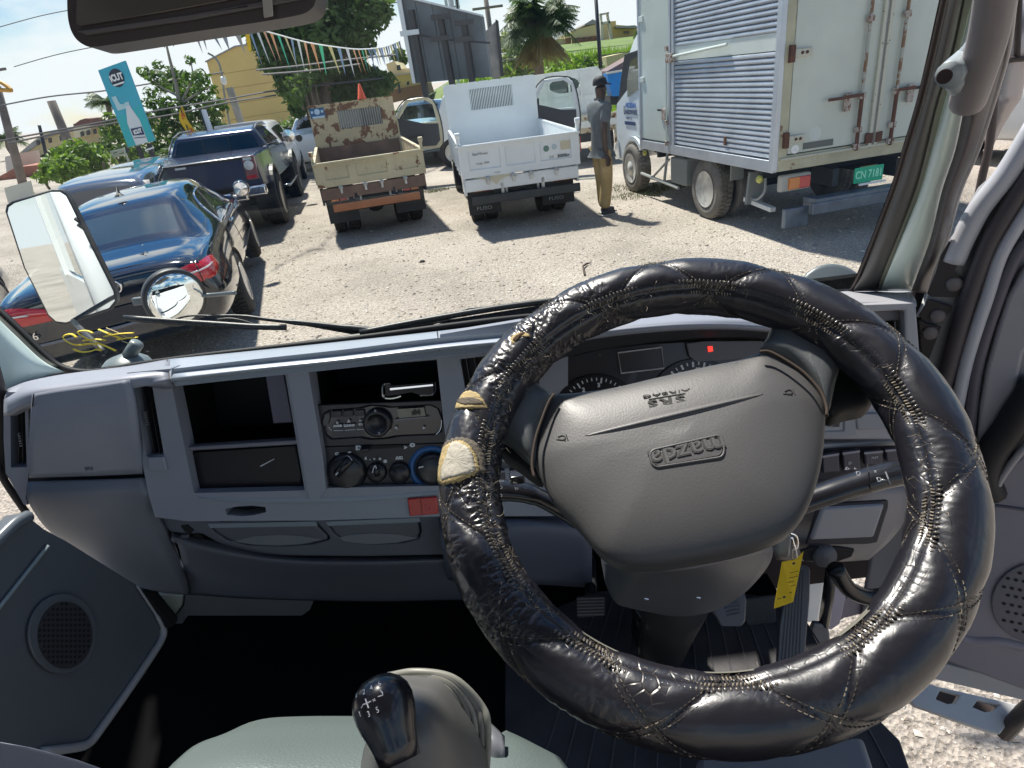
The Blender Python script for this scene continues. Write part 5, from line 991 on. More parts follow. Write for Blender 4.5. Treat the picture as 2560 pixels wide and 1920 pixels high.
# crown of the dashboard, centre and left
D1 = patch('dashboard', [[(419, 898, 1.13), (640, 876, 1.13), (860, 853, 1.13), (1092, 828, 1.13), (1320, 799, 1.13)], [(421, 906, 1.08), (640, 884, 1.08), (860, 861, 1.08), (1094, 836, 1.08), (1322, 808, 1.08)], [(423, 922, .985), (640, 899, .985), (860, 876, .985), (1095, 850, .985), (1330, 826, .99)], [(426, 945, .945), (640, 921, .945), (860, 898, .945), (1097, 868, .945), (1340, 845, .95)], [(428, 956, .952), (640, 931, .952), (860, 907, .952), (1098, 878, .952), (1345, 856, .955)]], dash_skylit, CAB, .02)
MB().tube([A(1093, 829, 1.12), A(1096, 851, .983), A(1099, 876, .948)], .0012, 5).build('joint_line', rubber, D1)
MB().tube([A(418, 899, 1.12), A(421, 922, .983), A(426, 950, .943)], .0012, 5).build('joint_line', rubber, D1)
patch('dashboard_end', [[(30, 962, 1.10), (80, 948, 1.12), (190, 931, 1.12), (320, 915, 1.13), (424, 897, 1.13)], [(18, 975, 1.03), (78, 955, 1.03), (190, 938, 1.03), (322, 923, 1.03), (424, 906, 1.06)], [(10, 1000, .97), (75, 975, .96), (190, 958, .96), (325, 940, .955), (424, 922, .985)], [(9, 1040, .955), (73, 1010, .945), (190, 990, .945), (328, 972, .945), (424, 950, .955)]], dash, CAB, .02)
ab = patch('airbag_cover', [[(80, 985, .943), (150, 972, .943), (230, 962, .943), (320, 950, .943)], [(76, 1040, .932), (155, 1030, .930), (240, 1020, .930), (335, 1010, .932)], [(72, 1110, .928), (155, 1103, .926), (245, 1098, .926), (345, 1090, .928)], [(72, 1195, .935), (160, 1192, .932), (255, 1189, .932), (356, 1184, .935)]], dash, CAB, .012)
ptext('airbag_mark', 'SRS', 222, 1172, plane((0, .926, 1.4), (0, -1, .1)), 9, M('mark_grey', (.09, .1, .12), .6), ab, lift=.001, ang=-2)
for pp in (((84, 985), (80, 1040), (85, 1110), (86, 1150)),): MB().tube(cr([A(x, y, .9365) for x, y in pp], 4), .0011, 5).build('crease', M('seam_dark', (.03, .03, .04), .8), ab)
patch('glovebox', [[(70, 1204, .935), (160, 1201, .932), (260, 1198, .932), (362, 1195, .935)], [(66, 1235, .925), (162, 1236, .918), (262, 1234, .918), (374, 1236, .925)], [(82, 1275, .935), (170, 1290, .925), (270, 1290, .925), (392, 1290, .935)], [(135, 1338, .965), (205, 1360, .95), (300, 1370, .95), (430, 1370, .955)], [(260, 1420, 1.03), (320, 1450, 1.02), (380, 1462, 1.02), (465, 1462, 1.02)], [(310, 1450, 1.09), (350, 1468, 1.09), (400, 1480, 1.09), (470, 1488, 1.09)]], M('dash_mid', (.14, .155, .19), .5, bump=(900, .15)), CAB, .012)
plate('lower_gap_plate', [(60, 1196), (365, 1186), (372, 1206), (66, 1212)], [], plane((0, .955, 1.4), (0, -1, .15)), .005, M('seam_dark'), CAB, 0)
# end vent column
VP_ = plane((-.85, .95, 1.4), (.16, -1, .12))
def vent(nm, outer, slats, pl, par, knob=None, vertical=True, n=3):
    cx_, cy_ = sum(q[0] for q in outer)/len(outer), sum(q[1] for q in outer)/len(outer); big_ = [(cx_+(x-cx_)*1.35, cy_+(y-cy_)*1.12) for x, y in outer]
    v = plate(nm, big_, [], (pl[0]-pl[1]*.045*(1 if pl[1].dot(CAM-pl[0]) > 0 else -1), pl[1]), .003, M('vent_black', (.006, .005, .008), .5), par, 0)
    for i in range(n):
        f = (i+.7)/n*.85; q = quadpts(outer, [(f, .01), (f+.025, .01), (f+.025, .99), (f, .99)]) if vertical else quadpts(outer, [(.01, f), (.99, f), (.99, f+.03), (.01, f+.03)])
        plate('vent_slat', q, [], pl, .03, M('vent_slat', (.03, .03, .035), .35), v, 0, lift=-.012)
    if knob:
        for i in range(6): plate('knob_rib', [(knob[0]+i*1.2, knob[1]+i*6), (knob[0]+6+i*1.2, knob[1]-1+i*6), (knob[0]+6+i*1.2, knob[1]+1.5+i*6), (knob[0]+i*1.2, knob[1]+2.5+i*6)], [], pl, .004, M('rib_grey', (.22, .22, .24), .4), v, 0, lift=-.004)
    return v
VH = [(26, 1022), (62, 1020), (67, 1168), (27, 1169)]
plate('vent_surround', [(9, 1000), (20, 980), (75, 980), (71, 1030), (72, 1110), (73, 1170), (64, 1245), (70, 1262), (60, 1262), (14, 1182), (9, 1100)], [VH], VP_, .03, dash, CAB, 0); vent('side_vent', VH, 3, VP_, CAB, (43, 1084))
# fascia
V1 = [(332, 963), (380, 962), (410, 1137), (366, 1142)]; SS = [(428, 958), (712, 930), (762, 1226), (485, 1233)]; RS = [(775, 925), (1092, 899), (1126, 1214), (816, 1220)]; V2 = [(1150, 898), (1222, 889), (1238, 985), (1166, 993)]
FO = [(317, 932), (424, 922), (426, 953), (1098, 876), (1100, 836), (1300, 803), (1420, 795), (1420, 1000), (1430, 1290), (1095, 1291), (800, 1301), (470, 1303), (388, 1293), (372, 1240), (345, 1100), (325, 1000)]
fa = plate('centre_fascia', FO, [V1, SS, RS, V2, [(563, 1272), (597, 1266), (632, 1264), (664, 1268), (665, 1281), (635, 1288), (603, 1291), (566, 1287)]], FPL, .035, fasc, CAB, 0)
vent('face_vent', V1, 3, FPL, CAB, (358, 1031)); vent('face_vent', V2, 3, FPL, CAB)
plate('slot_back', [(550, 1255), (680, 1250), (690, 1300), (550, 1305)], [], FPL, .004, pit, CAB, 0, lift=-.03)
plate('vent_button', [(368, 1144), (409, 1142), (418, 1176), (372, 1178)], [], FPL, .008, fasc, CAB, .002, lift=.006)
# light ledge under the openings
def fp(x, y, l): return PL(x, y, (FPL[0]+FPL[1]*l, FPL[1]))
_t = [(484, 1232), (600, 1230), (768, 1227), (900, 1224), (1000, 1221), (1128, 1216)]; _b = [(502, 1246), (620, 1254), (770, 1255), (900, 1251), (1010, 1243), (1134, 1226)]
MB().grid([cr([fp(*q, -.016) for q in _t], 3), cr([fp(q[0], q[1]+4, -.004) for q in _t], 3), cr([fp(*q, .0035) for q in _b], 3), cr([fp(q[0], q[1]+4, -.001) for q in _b], 3)]).build('ledge', M('ledge_light', (.24, .28, .33), .4), CAB, smooth=True)
plate('divider', [(716, 926), (735, 924), (770, 924), (808, 1150), (815, 1226), (797, 1248), (775, 1249), (768, 1228)], [], FPL, .03, fasc, CAB, .004, lift=.008)
def cavity(nm, q, depth, par, mt=pit):
    n = FPL[1]; F0 = [PL(*c, (FPL[0]-n*.03, n)) for c in q]; mb = MB(); B0 = [p-n*depth for p in F0]; k = len(q)
    mb.add(F0+B0, [(i, (i+1) % k, k+(i+1) % k, k+i) for i in range(k)]+[tuple(k+i for i in range(k))]); return mb.build(nm, mt, par, solid=.003, off=1)
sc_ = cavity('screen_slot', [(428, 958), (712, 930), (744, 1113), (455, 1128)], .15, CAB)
plate('slot_lit_wall', [(664, 936), (708, 933), (730, 1055), (684, 1058)], [], FPL, .004, M('lit_wall_lilac', (.10, .095, .15), .35, bump=(300, .2)), sc_, 0, lift=-.05)  # lilac plate paints the right wall of the slot as lit
plate('shelf_edge', [(462, 1118), (742, 1100), (744, 1106), (742, 1112), (466, 1128)], [], FPL, .02, M('shelf_grey', (.16, .16, .19), .3), CAB, .002, lift=-.012)
pk = plate('pocket_door', [(468, 1130), (744, 1112), (762, 1226), (485, 1233)], [], FPL, .01, gloss, CAB, .006, lift=-.022)
plate('scratch', [(650, 1165), (685, 1147), (686, 1148), (652, 1167)], [], FPL, .0004, inkw, pk, 0, lift=-.0215)
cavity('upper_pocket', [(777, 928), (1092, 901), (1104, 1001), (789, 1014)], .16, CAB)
# chrome clip in the pocket
CP = (FPL[0]-FPL[1]*.015, FPL[1]); n = FPL[1]
cl = wthing('chrome_clip', 'shiny chrome and black clip lying at the right of the open dashboard pocket', 'clip', PL(1020, 975, CP))
MB().tube(cr([PL(*q, CP) for q in ((975, 959), (960, 962), (957, 975), (960, 992), (975, 995), (990, 993), (1002, 989))], 4), .0022, 6).build('wire_hook', chrome, cl)
MB().tube(cr([PL(*q, CP) for q in ((1050, 989), (1075, 988), (1084, 984), (1088, 968), (1087, 955))], 4), .0022, 6).build('wire_hook', chrome, cl)
MB().prism([PL(*q, CP) for q in ((963, 962), (1084, 953), (1087, 980), (1050, 985), (1030, 978), (1000, 984), (966, 988))], n*.01).build('clip_body', gloss, cl, bevel=.002)
MB().prism([PL(*q, (CP[0]+n*.012, n)) for q in ((975, 970), (1082, 960), (1083, 964), (976, 975))], n*.002).build('chrome_bar', chrome, cl)
# radio
RP = (FPL[0]-n*.012, n)
rd_ = plate('radio', [(788, 1012), (1104, 1000), (1116, 1108), (800, 1118)], [[(802, 1055), (808, 1035), (825, 1025), (905, 1019), (928, 1013), (950, 1014), (975, 1018), (1075, 1012), (1096, 1022), (1106, 1048), (1104, 1078), (1085, 1086), (990, 1090), (960, 1096), (930, 1098), (905, 1093), (830, 1098), (812, 1085)]], RP, .01, radm, CAB, .002)
plate('face_plate', [(802, 1055), (808, 1035), (825, 1025), (905, 1019), (928, 1013), (950, 1014), (975, 1018), (1075, 1012), (1096, 1022), (1106, 1048), (1104, 1078), (1085, 1086), (990, 1090), (960, 1096), (930, 1098), (905, 1093), (830, 1098), (812, 1085)], [], RP, .006, M('radio_face', (.016, .016, .022), .22, coat=.3), rd_, .003, lift=-.004)
for i in range(3): plate('button', [(828+i*29, 1029-i*1.5), (853+i*29, 1027-i*1.5), (854+i*29, 1042-i*1.5), (829+i*29, 1044-i*1.5)], [], RP, .004, M('button_dark', (.02, .02, .026), .35), rd_, .001, lift=.001)
plate('button', [(806, 1056), (811, 1038), (823, 1030), (824, 1046), (820, 1062), (808, 1066)], [], RP, .004, M('button_grey', (.08, .08, .085), .35), rd_, .001, lift=.002)
kb = MB().lathe([(.024, 0), (.0235, .008), (.021, .010), (.016, .010), (.015, .006), (0, .006)], PL(944, 1056, RP), n, 28).build('volume_knob', radm, rd_, smooth=True)
for s_, x, y in (('o', 938, 1026), ('o', 948, 1083)): ptext('icon', s_, x, y, RP, 8, inkw, rd_, lift=.012 if y < 1030 else .012)
for x0, y0, x1, y1 in ((925, 1031, 932, 1028), (944, 1028, 951, 1030), (934, 1080, 941, 1083), (955, 1083, 961, 1079), (834, 1077, 858, 1076), (862, 1076, 888, 1074), (892, 1074, 912, 1073), (821, 1068, 829, 1076), (912, 1073, 919, 1081), (966, 1085, 976, 1075)): MB().tube([PL(x0, y0, (RP[0]+n*.006, n)), PL(x1, y1, (RP[0]+n*.006, n))], .0006, 4).build('print_line', inkw, rd_)
lc = plate('display', [(993, 1023), (1060, 1019), (1064, 1040), (997, 1045)], [], RP, .003, M('lcd', (.16, .165, .12), .2), rd_, .0, lift=.003)
ptext('clock_digits', ':04', 1040, 1031, RP, 12, M('lcd_ink', (.02, .02, .02), .5), lc, lift=.0036, ang=-4, bold=.001)
plate('display_lip', [(984, 1052), (1072, 1044), (1066, 1042), (998, 1047), (990, 1049)], [], RP, .004, M('shelf_grey'), rd_, 0, lift=.004)
for s_, x, y, h_ in (('MODE', 844, 1065, 5), ('TUNING', 873, 1064, 5), ('CH', 902, 1061, 5), ('o', 843, 1056, 7), ('▲', 872, 1053, 7), ('=', 901, 1052, 6), ('<', 990, 1070, 8), ('>', 1060, 1070, 8)): ptext('icon', s_ if s_ != '▲' else 'A', x, y, RP, h_, inkw, rd_, lift=.002, ang=-4, bold=.0005)
MB().tube(cr([PL(*q, (RP[0]+n*.003, n)) for q in ((1104, 1050), (1103, 1066), (1098, 1078), (1090, 1086))], 4), .0008, 5).build('face_edge', silver, rd_)
# heater controls
hc = plate('heater_panel', [(800, 1118), (1116, 1108), (1126, 1214), (816, 1220)], [], RP, .01, M('heater_black', (.010, .010, .014), .4), CAB, .002)
MB().lathe([(.034, 0), (.033, .004), (.030, .010), (.024, .013), (0, .013)], PL(868, 1178, RP), n, 32).build('mode_dial', M('dial_black', (.016, .016, .02), .28), hc, smooth=True)
def bar(nm, p, q, r0, mt, par, h=.012, lift=.012):
    P = [PL(*p, (RP[0]+n*lift, n)), PL(*q, (RP[0]+n*lift, n))]; return MB().tube(P, r0, 10, flat=.9).build(nm, mt, par, smooth=True)
bar('pointer_grip', (875, 1148), (842, 1186), .0085, M('dial_black'), hc, lift=.017); MB().tube(cr([PL(*q, (RP[0]+n*.026, n)) for q in ((866, 1139), (872, 1141), (880, 1151))], 3), .0008, 5).build('pointer_edge', silver, hc)
plate('pointer_mark', [(838, 1187), (844, 1180), (847, 1183), (841, 1190)], [], RP, .001, inkw, hc, 0, lift=.025)
MB().lathe([(.018, 0), (.017, .006), (.013, .010), (0, .010)], PL(942, 1180, RP), n, 24).build('fan_dial', M('dial_black'), hc, smooth=True); bar('fan_pointer', (938, 1165), (944, 1190), .005, M('dial_black'), hc, lift=.014)
MB().tube(cr([PL(*q, (RP[0]+n*.021, n)) for q in ((931, 1182), (934, 1170), (938, 1164), (941, 1172))], 3), .0009, 5).build('pointer_edge', inkw, hc)
MB().lathe([(.0185, 0), (.0185, .006), (.015, .010), (0, .011)], PL(1000, 1180, RP), n, 24).build('ac_button', M('dial_black'), hc, smooth=True)
MB().lathe([(.040, 0), (.040, .002), (.030, .002), (.030, 0)], PL(1080, 1170, RP), n, 32).build('temperature_scale', M('scale_blue', (.02, .10, .28), .35), hc, smooth=True)
MB().lathe([(.028, .0), (.027, .010), (.02, .014), (0, .014)], PL(1082, 1170, RP), n, 28).build('temperature_dial', M('dial_black'), hc, smooth=True)
plate('dial_mark', [(1046, 1168), (1058, 1165), (1059, 1168), (1047, 1171)], [], RP, .001, inkw, hc, 0, lift=.016)
plate('slider_slot', [(920, 1114), (1010, 1112), (1012, 1118), (922, 1124)], [], RP, .001, pit, hc, 0, lift=.0012); MB().box(PL(915, 1119, RP)+n*.008, (.016, .012, .006)).build('slider_knob', M('dial_black'), hc, bevel=.002)
for s_, x, y, h_, sx in (('A/C', 998, 1145, 7, 1), ('D', 897, 1120, 10, 1.4), ('O', 1031, 1113, 9, 1.2), ('C', 842, 1135, 7, 1.2), ('C', 829, 1162, 8, 1.2), ('G', 874, 1133, 7, 1), ('d', 914, 1146, 6, 1), ('>', 1014, 1119, 8, 1)): ptext('icon', s_, x, y, RP, h_, inkw, hc, lift=.002, ang=-3, sx=sx, bold=.0008)
for i, (x, y, r_) in enumerate(((925, 1149, .0012), (936, 1147, .0017), (950, 1147, .0024), (963, 1153, .0032))): MB().lathe([(r_, 0), (r_, .0006), (0, .0007)], PL(x, y, (RP[0]+n*.001, n)), n, 12).build('speed_dot', inkw, hc)
# hazard switch
hz_ = plate('hazard_switch', [(1018, 1248), (1093, 1243), (1097, 1285), (1024, 1291)], [], FPL, .008, M('hazard_red', (.42, .012, .012), .25, coat=.4), CAB, .002, lift=.006)
MB().tube([PL(*q, (FPL[0]+n*.0065, n)) for q in ((1061, 1273), (1067, 1258), (1075, 1272))], .0006, 4, closed=True).build('hazard_icon', M('hazard_icon', (.65, .2, .18), .5), hz_)
plate('switch_gap', [(1050, 1246), (1052, 1246), (1057, 1289), (1055, 1289)], [], FPL, .001, M('hazard_dark', (.2, .006, .006), .5), hz_, 0, lift=.0065)
# lower dash with two coin trays
LPL = plane((0, .955, 1.3), (0, -1, .1))
T1 = [(518, 1309), (700, 1305), (790, 1304), (800, 1316), (822, 1340), (825, 1350), (780, 1362), (700, 1367), (620, 1364), (565, 1350), (535, 1330)]; T2 = [(812, 1304), (930, 1299), (1048, 1294), (1054, 1330), (1048, 1348), (1010, 1358), (930, 1362), (860, 1352), (835, 1335)]
plate('lower_panel', [(388, 1288), (470, 1298), (800, 1296), (1095, 1286), (1300, 1284), (1300, 1400), (1100, 1388), (900, 1392), (700, 1390), (600, 1380), (540, 1355), (505, 1335), (455, 1335), (425, 1330)], [T1, T2], LPL, .02, dashd, CAB, .003)
for nm, T, lipc in (('coin_tray', T1, (695, 1352)), ('coin_tray', T2, (935, 1348))):
    cx_ = sum(q[0] for q in T)/len(T); cy_ = sum(q[1] for q in T)/len(T); n2 = LPL[1]
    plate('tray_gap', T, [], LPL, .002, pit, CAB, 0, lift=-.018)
    tr = plate('coin_tray', [(cx_+(x-cx_)*.965, cy_+(y-cy_)*.90+1) for x, y in T], [], LPL, .016, M('tray_grey', (.10, .11, .135), .42), CAB, .005, lift=-.002)
    plate('tray_lip', [T[0], T[2], (T[2][0]+5, T[2][1]+12), (T[0][0]+8, T[0][1]+12)], [], LPL, .004, M('ledge_light'), tr, .0015, lift=.0005)
    plate('finger_scoop', [(lipc[0]+dx*1.0, lipc[1]+dy) for dx, dy in ((-115, 2), (-60, -11), (0, -15), (60, -12), (112, -3), (60, 9), (0, 13), (-60, 10))], [], LPL, .004, M('scoop_grey', (.17, .19, .22), .4), tr, .001, lift=-.0008)
patch('knee_roll', [[(430, 1330, .955), (540, 1352, .955), (700, 1386, .955), (900, 1390, .955), (1100, 1386, .955), (1310, 1380, .96)], [(440, 1350, .935), (540, 1378, .93), (700, 1402, .93), (900, 1408, .93), (1100, 1402, .93), (1310, 1396, .94)], [(450, 1380, .95), (550, 1402, .95), (700, 1425, .95), (900, 1430, .95), (1100, 1425, .95), (1310, 1420, .96)], [(460, 1430, 1.01), (560, 1450, 1.01), (700, 1468, 1.01), (900, 1475, 1.01), (1100, 1475, 1.01), (1310, 1470, 1.01)], [(468, 1486, 1.10), (600, 1496, 1.10), (780, 1502, 1.10), (950, 1505, 1.10), (1190, 1500, 1.10), (1320, 1500, 1.10)]], dashd, CAB, .012)
for q in ([(452, 1315), (468, 1312), (484, 1326), (478, 1334), (462, 1330)], [(482, 1336), (496, 1334), (508, 1346), (500, 1352), (488, 1348)]): plate('bracket_hole', q, [], LPL, .004, pit, CAB, 0, lift=.002)
for q in ((466, 1335), (500, 1353)): MB().box(PL(*q, LPL)+Vector((0, -.006, 0)), (.014, .006, .004)).build('bracket_clip', silver, CAB)
# column side panels between fascia and wheel (dark blue, under the cluster)
patch('knee_panel', [[(1095, 1290, .95), (1200, 1286, .93), (1320, 1284, .93), (1480, 1290, .96)], [(1100, 1340, .90), (1210, 1320, .885), (1330, 1310, .885), (1480, 1330, .92)], [(1110, 1400, .90), (1220, 1385, .885), (1340, 1375, .885), (1480, 1390, .92)], [(1120, 1450, .96), (1220, 1462, .93), (1345, 1462, .93), (1480, 1470, .96)]], M('knee_blue', (.085, .10, .14), .5, bump=(900, .15)), CAB, .01)
ksh = [[(1180, 1178, .93), (1240, 1172, .93), (1340, 1168, .93), (1420, 1165, .93)], [(1180, 1196, .925), (1240, 1190, .925), (1340, 1186, .925), (1420, 1180, .925)], [(1180, 1290, .93), (1240, 1285, .93), (1340, 1283, .93), (1420, 1280, .93)]]
# instrument cluster
CPL = plane((0, 1.0, 1.6), (0, -.93, .37)); nC = CPL[1]
clu = plate('instrument_panel', [(1330, 1010), (1345, 930), (1400, 895), (1500, 872), (1620, 858), (1760, 850), (1900, 850), (1960, 870), (1975, 930), (1960, 1010), (1700, 1060), (1400, 1080)], [], CPL, .01, M('cluster_dark', (.028, .025, .03), .35, coat=.3), CAB, .003)
plate('warning_strip', [(1715, 858), (1760, 852), (1905, 851), (1935, 862), (1910, 892), (1740, 905), (1722, 890)], [], CPL, .003, M('strip_haze', (.10, .09, .10), .3), clu, .002, lift=.006)
patch('cluster_hood', [[(1330, 802, 1.13), (1500, 782, 1.13), (1700, 765, 1.13), (1900, 750, 1.13), (2120, 727, 1.13)], [(1330, 835, 1.02), (1500, 800, 1.0), (1700, 785, .99), (1900, 782, .99), (2100, 765, 1.0)], [(1335, 870, .94), (1450, 820, .92), (1650, 800, .91), (1850, 795, .91), (2060, 800, .93)], [(1338, 900, .90), (1420, 848, .895), (1600, 820, .89), (1800, 812, .89), (2030, 830, .90)]], dash, CAB, .01)
patch('hood_lining', [[(1330, 930, .90), (1420, 852, .90), (1600, 824, .895), (1800, 814, .895), (1960, 835, .90), (2010, 870, .90)], [(1330, 960, .94), (1410, 888, .94), (1600, 850, .94), (1800, 838, .94), (1930, 850, .94), (1985, 900, .94)], [(1335, 985, .99), (1400, 905, .99), (1600, 866, .99), (1800, 850, .99), (1920, 856, .99), (1970, 910, .99)]], M('hood_blueblack', (.022, .026, .034), .6, bump=(700, .2)), CAB, .004)
patch('hood_side', [[(1420, 795, 1.1), (1345, 835, .95), (1330, 880, .90)], [(1420, 900, 1.1), (1340, 930, .95), (1325, 980, .90)], [(1430, 1100, 1.1), (1360, 1100, .96), (1330, 1100, .92)]], M('hood_blueblack'), CAB, .004)
fr_ = [(1545, 882), (1654, 868), (1660, 920), (1553, 933)]; MB().tube([PL(*q, (CPL[0]+nC*.004, nC)) for q in fr_], .0013, 4, closed=True).build('display_frame', M('frame_white', (.6, .6, .62), .4), clu)
plate('display', fr_, [], CPL, .002, M('display_dark', (.05, .045, .05), .25), clu, 0, lift=.002)
def gauge(cx, cy, Rp, ticks, nums):
    g_ = plate('gauge', ell(cx, cy, Rp*1.12, Rp*1.0, 40), [], CPL, .003, M('gauge_black', (.012, .010, .014), .3), clu, .001, lift=.004)
    for a_, ln, wd in ticks:
        t = R(a_); c, s_ = math.sin(t), -math.cos(t); r1 = Rp*.92; r0 = r1-ln; wd *= 1.3
        p = [(cx+c*r0-s_*wd, cy+s_*r0+c*wd), (cx+c*r1-s_*wd, cy+s_*r1+c*wd), (cx+c*r1+s_*wd, cy+s_*r1-c*wd), (cx+c*r0+s_*wd, cy+s_*r0-c*wd)]; plate('tick', p, [], CPL, .0006, inkw, g_, 0, lift=.0052)
    for s_, x, y in nums: ptext('numeral', s_, x, y, CPL, 10, inkw, g_, lift=.0055, ang=-5, bold=.0006)
gauge(1493, 1035, 99, [(a_, 14 if i % 5 == 0 else 8, 1.6 if i % 5 == 0 else 1.) for i, a_ in enumerate(range(-73, 70, 8))], [('2', 1459, 975), ('3', 1497, 963), ('1', 1432, 1000)])
gauge(1742, 1000, 104, [(a_, 13 if i % 2 == 0 else 8, 2 if i % 2 == 0 else 1.2) for i, a_ in enumerate(range(-60, 62, 9))], [('60', 1700, 935), ('80', 1745, 924)])
plate('warning_lamp', [(1769, 866), (1781, 865), (1783, 878), (1771, 880)], [], CPL, .001, M('lamp_glow_red', (.6, .02, .02), .4, emit=((1, .05, .03), .8)), clu, 0, lift=.008)
ptext('warning_icon', 'A', 1500, 888, CPL, 9, M('icon_olive', (.12, .11, .05), .6), clu, lift=.003)
# ------------------------------------------------------------------ right end of the dashboard
VR = plane((.5, .925, 1.5), (-.15, -1, .2))
VH2 = [(2150, 808), (2262, 806), (2266, 838), (2272, 1000), (2180, 1000)]
patch('dashboard_end', [[(2060, 732, 1.10), (2120, 728, 1.10), (2200, 727, 1.10), (2275, 727, 1.10)], [(2060, 745, 1.02), (2120, 738, 1.02), (2200, 736, 1.02), (2282, 737, 1.02)], [(2060, 765, .95), (2120, 752, .95), (2200, 750, .95), (2290, 751, .95)], [(2060, 785, .935), (2120, 765, .935), (2200, 762, .935), (2292, 765, .935)]], M('dash_right', (.32, .32, .34), .42, bump=(900, .1)), CAB, .012)
rp_ = plate('vent_surround', [(2050, 765), (2291, 757), (2294, 800), (2302, 900), (2306, 960), (2300, 1090), (2240, 1100), (2050, 1100), (2040, 900)], [[(2140, 782), (2262, 776), (2268, 1000), (2190, 1003), (2140, 1003)]], VR, .035, M('dash_right'), CAB, .004)
vent('face_vent', [(2140, 804), (2262, 800), (2266, 1000), (2142, 1003)], 3, VR, CAB, n=4)
plate('vent_frame', [(2140, 780), (2262, 776), (2262, 800), (2140, 806)], [], VR, .01, M('frame_mauve', (.11, .105, .125), .5), CAB, .002, lift=-.02)
sp_ = plate('switch_panel', [(1960, 990), (2140, 975), (2145, 1090), (1960, 1105)], [[(2040, 992), (2110, 990), (2110, 1078), (2040, 1080)]], VR, .02, M('dash_right2', (.26, .26, .28), .45, bump=(900, .1)), CAB, .003, lift=.004)
plate('blank_cover', [(2043, 998), (2103, 996), (2103, 1072), (2043, 1075)], [], VR, .012, M('blank_purple', (.06, .05, .065), .3), sp_, .003)
plate('side_tray', [(2138, 1036), (2240, 1032), (2245, 1072), (2142, 1076)], [], VR, .01, M('dash_right2'), CAB, .003, lift=.006)
patch('right_ledge', [[(1960, 1098, .925), (2050, 1095, .925), (2150, 1093, .925), (2260, 1088, .93)], [(1960, 1112, .90), (2050, 1110, .90), (2150, 1106, .90), (2260, 1100, .905)], [(1960, 1130, .90), (2050, 1127, .90), (2150, 1122, .90), (2260, 1116, .905)]], M('dash_right'), CAB, .006)
plate('switch_recess', [(1960, 1125), (2260, 1115), (2262, 1195), (1960, 1200)], [], VR, .004, M('recess_dark', (.02, .018, .025), .6), CAB, 0, lift=-.01)
SWP = (VR[0]+VR[1]*.0, VR[1])
for q in ([(2056, 1140), (2098, 1133), (2101, 1180), (2057, 1186)], [(2107, 1132), (2150, 1126), (2153, 1176), (2109, 1180)], [(2161, 1131), (2208, 1127), (2208, 1160), (2163, 1166)], [(2214, 1125), (2250, 1122), (2252, 1150), (2216, 1155)]):
    s_ = plate('rocker_switch', q, [], SWP, .012, M('switch_dark', (.05, .045, .06), .4), CAB, .003, lift=.008)
    plate('switch_top', [q[0], q[1], (q[1][0], q[1][1]+5), (q[0][0], q[0][1]+5)], [], SWP, .002, M('switch_edge', (.25, .24, .27), .4), s_, 0, lift=.0095)
ptext('icon', 'FAST', 2187, 1144, SWP, 5, inkw, CAB, lift=.0095, ang=-4); ptext('icon', 'D', 2125, 1158, SWP, 7, inkw, CAB, lift=.0095)
# lower right: fuse cover on a rounded pod
patch('lower_pod', [[(1900, 1200, .95), (2050, 1195, .93), (2160, 1190, .93), (2276, 1180, .95)], [(1920, 1240, .90), (2050, 1232, .885), (2160, 1226, .885), (2276, 1226, .90)], [(1930, 1300, .90), (2040, 1300, .88), (2150, 1296, .88), (2262, 1300, .895)], [(1930, 1360, .92), (2030, 1368, .895), (2130, 1366, .895), (2225, 1352, .91)], [(1940, 1400, .96), (2040, 1404, .95), (2110, 1404, .95), (2172, 1400, .95)]], M('dash_right3', (.24, .225, .23), .5, bump=(900, .12)), CAB, .008)
FU = plane((0, .868, 1.3), (-.05, -1, .1))
plate('fuse_cover_gap', [(2046, 1262), (2222, 1252), (2222, 1270), (2195, 1356), (2160, 1362), (2015, 1362)], [], FU, .006, M('recess_dark'), CAB, .003)
plate('fuse_cover', [(2056, 1272), (2214, 1262), (2186, 1345), (2026, 1352)], [], FU, .010, M('dash_right2'), CAB, .006, lift=.006)
plate('knob_recess', [(2002, 1376), (2040, 1368), (2100, 1368), (2138, 1374), (2130, 1392), (2095, 1404), (2010, 1404)], [], plane((0, .87, 1.25), (0, -1, .1)), .006, pit, CAB, .002)
MB().lathe([(.0, .012), (.018, .012), (.021, .006), (.021, -.02)], A(2059, 1387, .86), (0, -1, .2), 20).build('round_knob', M('knob_grey', (.12, .12, .13), .5, bump=(300, .5)), CAB, smooth=True)
# ------------------------------------------------------------------ firewall, floor, roof and sides
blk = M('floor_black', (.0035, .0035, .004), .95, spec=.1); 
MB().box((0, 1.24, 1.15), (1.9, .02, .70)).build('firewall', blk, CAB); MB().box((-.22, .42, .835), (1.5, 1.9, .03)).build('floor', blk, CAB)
MB().box((0, -.50, 2.56), (1.9, 1.9, .05)).build('roof', wskin, CAB, bevel=.02); MB().box((0, -.50, 2.525), (1.86, 1.86, .012)).build('headliner', M('headliner', (.16, .16, .155), .95), CAB)
MB().prism([(-1.0, 1.30, .45), (.80, 1.30, .45), (.80, 1.27, 1.40), (-1.0, 1.27, 1.40)], (0, .06, 0)).build('front_panel', wskin, CAB, bevel=.02); MB().box((-.05, 1.40, .62), (1.7, .12, .26)).build('front_bumper', wskin, CAB, bevel=.03)
MB().prism([(-1.0, 1.28, .5), (-1.0, 1.2, 1.05), (-1.0, .62, 1.05), (-1.0, .42, 1.48), (-1.0, -.9, 1.52), (-1.0, -.9, .6), (-1.0, 1.28, .45)], (.03, 0, 0)).build('door_skin', wskin, CAB, bevel=.008)
